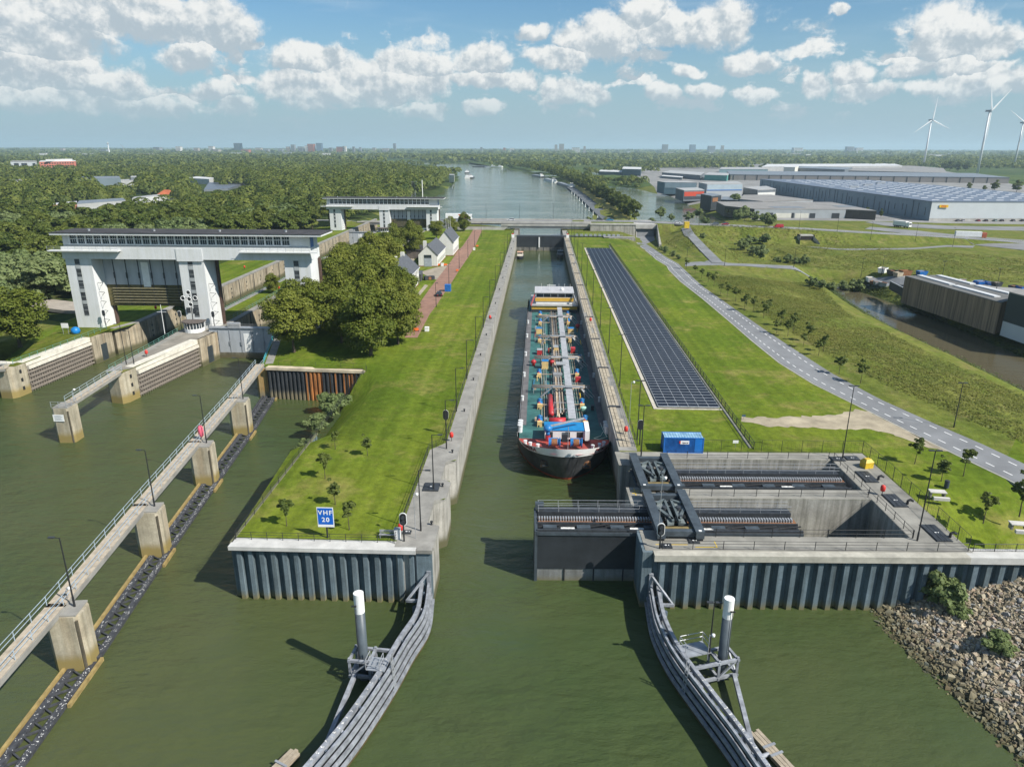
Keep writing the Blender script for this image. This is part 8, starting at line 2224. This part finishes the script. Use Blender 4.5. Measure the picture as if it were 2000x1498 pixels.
# ---------------------------------------------------------------- wind turbines
TURB = M("turbine_white", (.66, .67, .68), .4, .03)
for (bx, by, hx, hy, blades, yaw_, l) in ((1803, 328, 1814, 235, (4, 112, 236), .5, "left wind turbine of three, small and far"), (1909, 338, 1928, 217, (-14, 42, 178), .45, "middle wind turbine of three, tallest in the photo"), (1980, 327, 1993, 240, (-58, 60, 176), .5, "right wind turbine, half cut by the photo's edge")):
    x, y = at2(bx, by, 5); d = ray(hx, hy); hz_ = CAM_H + d[2] * (y / d[1])
    t = thing("wind_turbine", l, "wind turbine", (x, y, 4), "white wind turbines on the right horizon")
    MB().tube((x, y, 0), (x, y, hz_ - 1.5), 2.6, 1.5, 16).build("tower", TURB, t, True)
    R_ = Matrix.Rotation(-yaw_, 3, 'Z')
    f = R_ @ Vector((.62, -.78, 0)); f.normalize(); side = Vector((-f.y, f.x, 0))
    c = Vector((x, y, hz_))
    MB().beam(c - f * 9, c + f * 3.2, 3.6, 3.8).build("nacelle", M("nacelle_grey", (.28, .29, .30), .5) if "nacelle_grey" not in bpy.data.materials else bpy.data.materials["nacelle_grey"], t)
    h = c + f * 4.2
    hub = MB().tube(c + f * 3.2, c + f * 6.0, 1.7, .6, 12).build("hub", TURB, t)
    for a in blades:
        a = radians(a); u = (-side) * sin(a) + Vector((0, 0, 1)) * cos(a)
        if u.dot(Vector((1, 0, 0))) * sin(a) < 0: u = side * sin(a) + Vector((0, 0, 1)) * cos(a)
        w_ = u.cross(f)
        m = MB(); secs = [(1.0, .9, .9), (6, 2.3, .7), (14, 2.0, .5), (34, 1.2, .3), (56, .35, .12)]
        vs = []
        for s, cw_, th in secs: vs += [tuple(h + u * s + w_ * cw_), tuple(h + u * s + f * th), tuple(h + u * s - w_ * cw_ * .6), tuple(h + u * s - f * th)]
        m.add(vs, [(4 * i + j, 4 * i + (j + 1) % 4, 4 * i + 4 + (j + 1) % 4, 4 * i + 4 + j) for i in range(4) for j in range(4)] + [(16, 17, 18, 19)]); m.build("blade", TURB, hub)

# ---------------------------------------------------------------- barges and boats on the canal
def barge(x, y, rz, L_, label, hullc, cargo):
    t = thing("barge", label, "barge", (x, y, 0), "barges moored along the canal", rz)
    w = 4.6; o = [(-w, -L_ / 2), (w, -L_ / 2), (w, L_ / 2 - 7), (w * .6, L_ / 2 - 2), (0, L_ / 2), (-w * .6, L_ / 2 - 2), (-w, L_ / 2 - 7)]
    MB().prism(o, -1, 1.9).build("hull", hullc, t); MB().prism([(a * .96, b * .985) for a, b in o], 1.9, 2.0).build("deck", GREYST, t)
    MB().boxb(-w * .8, -L_ / 2 + 15, 2.0, w * .8, L_ / 2 - 9, 3.3).build("hatch_cover", cargo, t)
    h = MB().boxb(-w * .8, -L_ / 2 + 2, 2.0, w * .8, -L_ / 2 + 12, 4.4).build("deckhouse", WHITEP, t); MB().boxb(-w * .5, -L_ / 2 + 8, 4.4, w * .5, -L_ / 2 + 12, 6.6).build("wheelhouse", WHITEP, h); MB().boxb(-w * .52, -L_ / 2 + 7.9, 5.2, w * .52, -L_ / 2 + 12.1, 6.2).build("window", GLASSD, h)
def alongc(px, py, px2, py2):
    a, b = at2(px, py), at2(px2, py2); return a, atan2(b[1] - a[1], b[0] - a[0]) - pi / 2
for (px, py, rz, L_, l, hc, cg) in ((1104, 364, .13, 125, "long barge with a white deckhouse moored on the right bank, nearest", HULL, GREYST), (1074, 354.5, .15, 95, "white barge moored on the right bank behind the nearest one", WHITEP, PALEST), (1050, 345.5, .22, 80, "third moored barge on the right bank of the canal", HULL, PALEST),
                                   (915, 348, 0, 45, "left of two barges moored side by side on the left bank", WHITEP, PALEST), (920.5, 348, 0, 45, "right of two barges moored side by side on the left bank", HULL, GREYST), (913, 338, .05, 60, "barge moored farther along the left bank of the canal", HULL, GREYST), (964, 327.6, 1.2, 55, "white ship moored at the far bend of the canal", WHITEP, PALEST), (945, 326.8, 1.3, 70, "long dark barge at the far bend of the canal", HULL, GREYST)):
    x, y = at2(px, py); barge(x, y, rz, L_, l, hc, cg)
# ochre revetment stakes between canal and the rank of trees
t = thing("revetment", "rows of ochre timber groynes stepping along the right bank of the canal", "revetment", (60, 600, 0)); m = MB(); STK = M("groyne_ochre", (.48, .40, .14), .9, .3)
bl_ = resample([at2(*q, 1.5) for q in ((1222, 432), (1190, 408), (1158, 384), (1130, 366))], 60)
for x, y in bl_: m.beam((x - 6, y + 2, 2.4), (x + 3.5, y, 3.0), .9, 1.5)
o = m.build("groyne", STK, t); o['kind'] = 'stuff'
MB().prism([(x - 16, y) for x, y in bl_] + [(x - 5, y) for x, y in reversed(bl_)], .2, 1.6).build("slate_bed", M("slate_bed", (.11, .12, .13), .9, .3, .3), t)
gm = M("marker_white", (.7, .72, .7))
for k, (x, y) in enumerate(bl_[2:46:5]): 
    q = tag(MB().tube((x - 19, y, .5), (x - 19, y, 3.8), .45, .3, 8).build("marker_post", gm), "small white marker post on the right bank of the canal before the tree rank", "post", "white marker posts along the canal")
x, y = at2(808, 384, 5); t = thing("lattice_mast", "grey lattice hoist beside the canal behind the farther lift-gate building", "mast", (x, y, 5))
m = MB()
for a in (-2, 2):
    for b in (-1.5, 1.5): m.tube((x + a, y + b, 3), (x + a * .7, y + b * .7, 19), .2, .16, 6)
for k in range(8): m.beam((x - 2, y - 1.5, 3 + k * 2), (x + 2, y - 1.5, 5 + k * 2), .18, .18); m.beam((x + 2, y - 1.5, 3 + k * 2), (x - 2, y - 1.5, 5 + k * 2), .18, .18)
m.build("lattice", PALEST, t); MB().tube((x + 9, y, 3), (x + 9, y, 21), .5, .4, 10).build("white_column", WHITEP, t); MB().boxb(x - 3, y - 2, 19, x + 3, y + 2, 19.6).build("head", GREYST, t)
block("pale yellow square tower house on the left bank of the canal", [(877, 342), (887, 342.3), (887.5, 340.5), (878, 340.3)], 13, 4, CRM, ROOFP, name="tower_house")
block("low brown sheds at the foot of the lattice hoist", [(778, 372), (800, 373), (802, 370), (780, 369)], 6.5, 5, mw("shed_brown", (.20, .14, .11)), ROOFP, name="shed")
railing("railing", "fence of pale posts on the bank behind the farther lift-gate building", "railing", [(-108, 900, 3), (-118, 1000, 3)], 2, 8, (.1, 2.0), .08, PALEST)

# ---------------------------------------------------------------- houses, works and towers on the left and along the horizon
t, P, w, r = block("long red-brick office building with rows of windows at the far left", [(76, 316), (147, 315), (148, 313.5), (80, 314)], 25, 4, mw("brick_red", (.42, .135, .09), .1), ROOFW, name="office"); Lb = (Vector(P[1]) - Vector(P[0])).length
for q in range(4): facade(P, 0, 1, w, [(3 + k * Lb / 14, 3.5 + q * 4.4, Lb / 24, 1.9) for k in range(13)], 4, GLASSD, "window", t, .4)
MB().prism([(P[0][0] + 10, P[0][1] + 5), (P[1][0] - 14, P[1][1] + 5), (P[1][0] - 14, P[1][1] + 14), (P[0][0] + 10, P[0][1] + 14)], 25, 29).build("roof_storey", ROOFW, r)
t, P, w, r = block("white and dark glass office left of the red-brick one", [(20, 316), (70, 316), (71, 314), (24, 314)], 24, 4, mw("office_white", (.55, .57, .58)), ROOFG, name="office"); Lb = (Vector(P[1]) - Vector(P[0])).length
facade(P, 0, 1, w, [(6, 0, Lb * .18, 17), (Lb * .42, 0, Lb * .22, 17), (Lb * .86, 0, Lb * .1, 17)], 4, NAVY, "glass_strip", t, .5)
block("small white house-like office at the far left edge", [(-12, 325), (24, 325.5), (26, 324), (-10, 323.5)], 14, 4, mw("office_pale", (.5, .5, .48)), ROOFG, name="office")
for (l, px, z, wc, rc) in (("white works hall at the left edge among trees", [(-30, 354), (70, 353), (72, 350), (-25, 350)], 13, ROOFW, ROOFG), ("white works hall with a raised block, left of the blue-grey halls", [(70, 352.5), (157, 351), (158, 347.5), (72, 348.5)], 14, ROOFW, ROOFG),
                           ("blue-grey flat hall right of the white works", [(158, 349), (235, 347.5), (232, 344.5), (160, 345)], 13, mw("petrol_grey", (.13, .17, .19)), ROOFB), ("pale low hall in front of the blue-grey one", [(190, 356), (262, 352), (258, 350), (190, 353)], 8, ROOFP, ROOFP), ("dark flat hall half hidden by trees, right of the blue-grey one", [(255, 346), (308, 345), (305, 343), (256, 344)], 12, GR2, ROOFP),
                           ("white flat works roof seen among the woods left of the solar field", [(366, 348), (408, 350), (420, 347.5), (384, 345)], 9, ROOFW, ROOFW), ("long grey shed roof among the trees above the lift-gate roof", [(150, 398), (245, 391), (240, 387), (155, 392)], 11, ROOFP, ROOFB), ("small pale roof with a red corner among the trees at the left", [(100, 400), (150, 396), (150, 393), (106, 397)], 10, mw("roof_red_edge", (.35, .15, .11)), ROOFW), ("narrow white shed beside the red-roofed house", [(258, 388), (312, 381.5), (312, 379.5), (262, 385)], 9, ROOFW, ROOFP)):
    block(l, px, z + 1.5, 4, wc, rc, name="works_hall")
x, y = at2(326, 382, 9); t = thing("red_roofed_house", "house with an orange-red tiled roof among the woods", "house", (x, y, 4)); MB().boxb(x - 6, y - 4, 3, x + 6, y + 6, 10).build("wall", HW, t)
MB().add([(x - 7, y - 5, 10), (x + 7, y - 5, 10), (x + 7, y + 7, 10), (x - 7, y + 7, 10), (x - 2.5, y + 1, 14), (x + 2.5, y + 1, 14)], [(0, 1, 5, 4), (1, 2, 5), (2, 3, 4, 5), (3, 0, 4)]).build("roof", mw("tile_red", (.42, .12, .05), .2), t)
q = [at2(*p, 6) for p in ((398, 371), (445, 369), (482, 357), (408, 357))]
t = thing("solar_roof", "flat grey-blue field of solar panels in a clearing of the woods", "solar panels", (q[0][0], q[0][1], 4)); MB().prism(q, 3, 6).build("frame", GR2, t); MB().prism([(a, b) for a, b in q], 6, 6.3).build("panels", M("pv_far", (.12, .135, .16), .4, .1, .1), t)
city = [(210, 278, 300, 2.2, "m"), (239, 283, 300, 1.2, "c"), (347, 286.5, 299, 9, "w"), (382, 289, 299, 8, "t"), (411, 286, 299, 9, "w"), (419, 292, 299, 14, "t"), (462, 280, 300, 12, "d"), (478, 292, 299, 14, "r"), (504, 289, 299, 10, "t"), (519, 291, 299, 9, "g"), (547, 291, 299, 8, "g"), (561, 287, 298, 6, "t"), (571, 283, 298, 7, "g"), (586, 287, 298, 10, "g"), (598, 285, 298, 6, "w"), (606, 281.5, 298, 12, "r"), (622, 280, 298, 10, "b"), (645, 289, 297, 5, "g"), (664, 287, 297, 14, "r"), (672, 286, 297, 6, "w"), (690, 287, 297, 4, "g"), (703, 288, 297, 4, "g"), (730, 289, 296, 6, "t"), (770, 280.5, 296, 5, "g"), (752, 290, 296, 12, "t"), (940, 288, 294, 4, "g"), (985, 289, 294, 4, "r"),
        (1086, 283, 294, 5, "t"), (1097, 281.5, 294, 9, "t"), (1125, 288.5, 294, 14, "w"), (1142, 286, 294, 4, "t"), (1300, 282.5, 293, 10, "g"), (1354, 283, 293, 10, "b"), (1391, 285.5, 293, 12, "g"), (1412, 284.5, 293, 5, "t"), (1662, 287, 292, 12, "g"), (740, 296, 299, 26, "y"), (800, 296, 299, 28, "y"), (120, 290, 300, 6, "t"), (305, 288, 300, 12, "g"), (200, 292, 300, 14, "g"), (1000, 290, 295, 8, "w"), (1560, 289, 294, 16, "w"), (1680, 289, 294, 12, "w")]
cmat = {"w": mw("city_white", (.62, .60, .56)), "t": mw("city_tan", (.36, .32, .28)), "d": mw("city_dark", (.03, .05, .07)), "r": mw("city_red", (.40, .13, .08)), "g": mw("city_grey", (.24, .25, .26)), "b": mw("city_blue", (.10, .15, .22)), "y": mw("city_orange", (.50, .27, .10)), "m": PALEST, "c": PALEST}
cn = {"w": "white tower block", "t": "tan tower block", "d": "dark blue glass tower", "r": "red-brick tower block", "g": "grey tower block", "b": "blue-grey glass tower", "y": "low orange block"}
dist = {"m": 4300, "c": 4300}
for k, (px, pt, pb, wpx, c) in enumerate(city):
    Y = dist.get(c, 5200 if px < 700 else 6500); d = ray(px, pt); x, zt = d[0] * Y / d[1], CAM_H + d[2] * Y / d[1]
    hw = wpx * Y / 1388 / 2
    if c == "m": 
        t = thing("chimney", "thin white mast with a round head on the left horizon", "tower", (x, Y, 3)); MB().tube((x, Y, 0), (x, Y, zt), 4, 2.4, 10).build("shaft", WHITEP, t); MB().tube((x, Y, zt - 12), (x, Y, zt - 6), 6, 6, 12).build("head", PALEST, t); continue
    if c == "c":
        t = thing("tower_crane", "thin leaning crane on the left horizon", "crane", (x, Y, 3)); MB().tube((x + 6, Y, 0), (x, Y, zt - 8), 1.6, 1.4, 6).build("tower", PALEST, t); MB().beam((x, Y, zt - 8), (x - 12, Y, zt), 1.6, 1.6).build("jib", PALEST, t); continue
    side = "between left edge and lift gate" if px < 450 else "in the city cluster left of the canal" if px < 700 else "near the canal's vanishing point" if px < 1050 else "right of the canal" if px < 1250 else "above the industrial area"
    nb = [q for q in city if q[4] == c and abs(q[0] - px) < 200 and q is not city[k]]
    extra = "" if not nb else (", taller one" if pt < min(q[1] for q in nb) else ", wider one" if wpx > max(q[3] for q in nb) else ", lower one")
    t = thing("tower_block", cn[c] + " on the horizon " + side + extra, "tower", (x, Y, 3), "towers on the horizon")
    w = MB().boxb(x - hw, Y, 0, x + hw, Y + hw * 1.5 + 8, zt - 2).build("wall", cmat[c], t); MB().boxb(x - hw * 1.03, Y - .5, zt - 2, x + hw * 1.03, Y + hw * 1.5 + 8.5, zt).build("roof", GR2, t)
    m = MB()
    for j in range(3, int((zt - 6) / 7) + 1): m.boxb(x - hw * .9, Y - .6, j * 7, x + hw * .9, Y - .05, j * 7 + 2.4)
    if m.v: m.build("window_band", GLASSD if c not in "db" else STL, w)
for k, (px, py) in enumerate([(rx.uniform(60, 900), rx.uniform(297, 305)) for _ in range(46)] + [(rx.uniform(1120, 1900), rx.uniform(297, 306)) for _ in range(22)]):
    x, y = at2(px, py, 12); s = rx.uniform(.6, 1.6) * y / 420
    t = thing("town_block", "small pale roof showing among the far trees " + ("left of the canal" if px < 950 else "right of the canal"), "building", (x, y, 3), "scattered pale roofs among the far trees")
    MB().boxb(x - s * 2, y, 0, x + s * 2, y + s, 20).build("wall", cmat[rx.choice("wwtg")], t); MB().boxb(x - s * 2.05, y - .5, 20, x + s * 2.05, y + s + .5, 21).build("roof", rx.choice((ROOFW, ROOFP, ROOFG)), t)

# ---------------------------------------------------------------- the stone slope at the lower right
rg = np.random.default_rng(21)
edge = [at2(*q) for q in ((1640, 1180), (1700, 1195), (1720, 1230), (1790, 1300), (1860, 1370), (1930, 1440), (1990, 1498))] + [(46, 44), (50, 34)]
def slope_h(x, y):
    d, a = seg_d(np.atleast_1d(x).astype(float), np.atleast_1d(y).astype(float), edge)
    return np.minimum(-.25 + d * .27, 4.6)
m = MB(); gx, gy = np.arange(36, 80, 1.0), np.arange(30, 75.5, 1.0)
ins = [edge[0]] + edge + [(90, 20), (90, 75.5), (edge[0][0], 75.5)]
XX, YY = np.meshgrid(gx, gy); IN = inside(XX.ravel(), YY.ravel(), ins).reshape(XX.shape); ZZ = np.where(IN, slope_h(XX.ravel(), YY.ravel()).reshape(XX.shape), -1.2) - .15
n_ = len(gx); m.add([(a, b, c) for a, b, c in zip(XX.ravel(), YY.ravel(), ZZ.ravel())], [(j * n_ + i, j * n_ + i + 1, (j + 1) * n_ + i + 1, (j + 1) * n_ + i) for j in range(len(gy) - 1) for i in range(n_ - 1)])
structure(m.build("stone_bank", M("stone_gravel", (.16, .135, .095), .95, .4, 1.2, bump=.8, bscale=3)))
N_ = 14000
pts = np.column_stack([rg.uniform(37, 74, N_ * 4), rg.uniform(36, 74.2, N_ * 4)]); pts = pts[inside(pts[:, 0], pts[:, 1], ins)]
pts = np.array([p for p in pts if in_view(p[0] * .8, p[1], 2)])[:N_]
wl_ = np.column_stack([rg.uniform(0, 1, 900)] * 1)
zz = slope_h(pts[:, 0], pts[:, 1]) + rg.uniform(-.08, .1, len(pts))
base = np.array([(0, 0, 1), (1, 0, 0), (0, 1, 0), (-1, 0, 0), (0, -1, 0), (0, 0, -1)], float); base2 = np.array([(.6, .6, .55), (-.6, .6, .5), (-.6, -.6, .6), (.6, -.6, .5)], float)
B8 = np.array([(-1, -1, -1), (1, -1, -1), (1, 1, -1), (-1, 1, -1), (-.7, -.75, 1), (.75, -.65, 1), (.65, .7, 1), (-.7, .6, 1)], float) * .5
F8 = [(4, 5, 6, 7), (0, 1, 5, 4), (1, 2, 6, 5), (2, 3, 7, 6), (3, 0, 4, 7)]
n = len(pts); sz = rg.uniform(.12, .36, n) * rg.choice([.8, 1, 1, 1.5], n)
V = B8[None] * (1 + rg.uniform(-.35, .35, (n, 8, 3))) * sz[:, None, None] * rg.uniform(.7, 1.4, (n, 1, 3)) * np.array([1.25, 1.0, .8])
ang_ = rg.uniform(0, 2 * pi, n); ca, sa = np.cos(ang_)[:, None], np.sin(ang_)[:, None]
tl_ = rg.uniform(-.6, .6, n)[:, None]
x_, y_, z_ = V[:, :, 0], V[:, :, 1], V[:, :, 2]
z2_, x2_ = z_ * np.cos(tl_) - x_ * np.sin(tl_), z_ * np.sin(tl_) + x_ * np.cos(tl_)
V = np.stack([x2_ * ca - y_ * sa + pts[:, 0:1], x2_ * sa + y_ * ca + pts[:, 1:2], z2_ + zz[:, None]], axis=2).reshape(-1, 3)
F = (np.arange(n)[:, None, None] * 8 + np.array(F8)[None]).reshape(-1, 4)
me = bpy.data.meshes.new("stones"); me.from_pydata(V.tolist(), [], F.tolist())
ms, nt, bs = nodes_of("riprap_stone")
g = nt.nodes.new('ShaderNodeNewGeometry'); cr = nt.nodes.new('ShaderNodeValToRGB'); cr.color_ramp.interpolation = 'LINEAR'
el_ = cr.color_ramp.elements; el_[0].position = 0; el_[0].color = (.15, .125, .085, 1); el_[1].position = 1; el_[1].color = (.50, .42, .30, 1)
for p_, c_ in ((.35, (.29, .24, .155, 1)), (.6, (.34, .30, .22, 1)), (.72, (.33, .235, .165, 1)), (.82, (.24, .25, .25, 1))): e = el_.new(p_); e.color = c_
nt.links.new(g.outputs['Random Per Island'], cr.inputs[0])
sp = nt.nodes.new('ShaderNodeSeparateXYZ'); nt.links.new(g.outputs['Position'], sp.inputs[0])
mr = nt.nodes.new('ShaderNodeMapRange'); mr.inputs[1].default_value = 1.3; mr.inputs[2].default_value = .1; nt.links.new(sp.outputs[2], mr.inputs[0])
mxn = nt.nodes.new('ShaderNodeMix'); mxn.data_type = 'RGBA'; mxn.blend_type = 'MULTIPLY'; nt.links.new(mr.outputs[0], mxn.inputs[0]); nt.links.new(cr.outputs[0], mxn.inputs[6]); mxn.inputs[7].default_value = (.34, .36, .24, 1)
nt.links.new(mxn.outputs[2], bs.inputs['Base Color']); bs.inputs['Roughness'].default_value = .9
me.materials.append(ms); o = bpy.data.objects.new("stones", me); COL.objects.link(o); o['kind'] = 'stuff'; tag(o, "loose brown and grey stones covering the bank at the lower right", "stones")
# rough grass tufts over the meadows
def tufts(name, label, poly, n, size, mat, zoff, seed, hh=.5):
    r_ = np.random.default_rng(seed); P = np.array(poly); lo, hi = P.min(0), P.max(0)
    q = np.column_stack([r_.uniform(lo[0], hi[0], n * 4), r_.uniform(lo[1], hi[1], n * 4)]); q = q[inside(q[:, 0], q[:, 1], poly)][:n]
    nn = np.sin(q[:, 0] * .19 + np.sin(q[:, 1] * .11) * 2) + np.sin(q[:, 1] * .15 - q[:, 0] * .07) + r_.normal(size=len(q)) * .8
    q = q[nn > -1.1]; rep = 5
    C = np.repeat(q, rep, axis=0) + r_.normal(size=(len(q) * rep, 2)) * .35
    z = np.repeat(hgt(q[:, 0], q[:, 1]), rep) + r_.uniform(0, hh, len(C)) + zoff
    N = r_.normal(size=(len(C), 3)) * .28 + np.array([.15, -.1, 1.0]); N /= np.linalg.norm(N, axis=1)[:, None]
    me = quads_mesh(name, np.column_stack([C, z]), N, size, mat, r_); o = bpy.data.objects.new(name, me); COL.objects.link(o); o['kind'] = 'stuff'; tag(o, label, "grass")
TUFT = leaf("tuft", (.10, .135, .022), (.205, .20, .045), True); TUFTD = leaf("reed", (.05, .08, .022), (.13, .16, .045), True)
MEAD = [at2(x, y, 6) for x, y in ((1375, 545), (1600, 540), (1660, 610), (1725, 636), (1805, 678), (1905, 722), (2060, 792), (2050, 905), (1900, 840), (1750, 775), (1640, 720), (1500, 630))]
tufts("meadow_grass", "rough flowering meadow between the road and the brown side canal", MEAD, 17000, .15, TUFT, -.05, 31, .28)
tufts("meadow_grass", "rough grass on the slopes below the main road", [at2(x, y, 6) for x, y in ((1290, 470), (1400, 455), (1600, 462), (1760, 478), (2050, 500), (2050, 545), (1700, 525), (1420, 508), (1380, 500), (1330, 500))], 9000, .22, TUFT, -.05, 32, .35)
tufts("reeds", "dark reeds and weeds along both banks of the side canal", [(POND[0][0] - 4, POND[0][1] + 4)] + [(x - 3.2, y) for x, y in POND[0:7]] + [(x + 1.0, y) for x, y in reversed(POND[0:7])], 2000, .2, TUFTD, 0, 33, .6)
tufts("reeds", "dark shaded undergrowth below the timber hall", [(x + .6, y) for x, y in POND[9:]] + [(POND[-1][0] + 5, POND[-1][1])] + [(x + 7, y) for x, y in reversed(POND[9:])], 3600, .26, TUFTD, 0, 34, .6)
# ---------------------------------------------------------------- the air
hz_ = MB(); hz_.boxb(-26000, -3000, -8, 26000, 34000, 190)
m = bpy.data.materials.new("air"); m.use_nodes = True
nt = m.node_tree; nt.nodes.clear()
pv = nt.nodes.new('ShaderNodeVolumePrincipled'); out = nt.nodes.new('ShaderNodeOutputMaterial')
pv.inputs['Color'].default_value = (.62, .80, .93, 1); pv.inputs['Density'].default_value = 0.000085; pv.inputs['Anisotropy'].default_value = 0.1
nt.links.new(pv.outputs[0], out.inputs['Volume'])
hz_o = hz_.build("haze", m); hz_o['kind'] = 'stuff'
tag(hz_o, "thin blue haze lying over the whole plain", "haze")
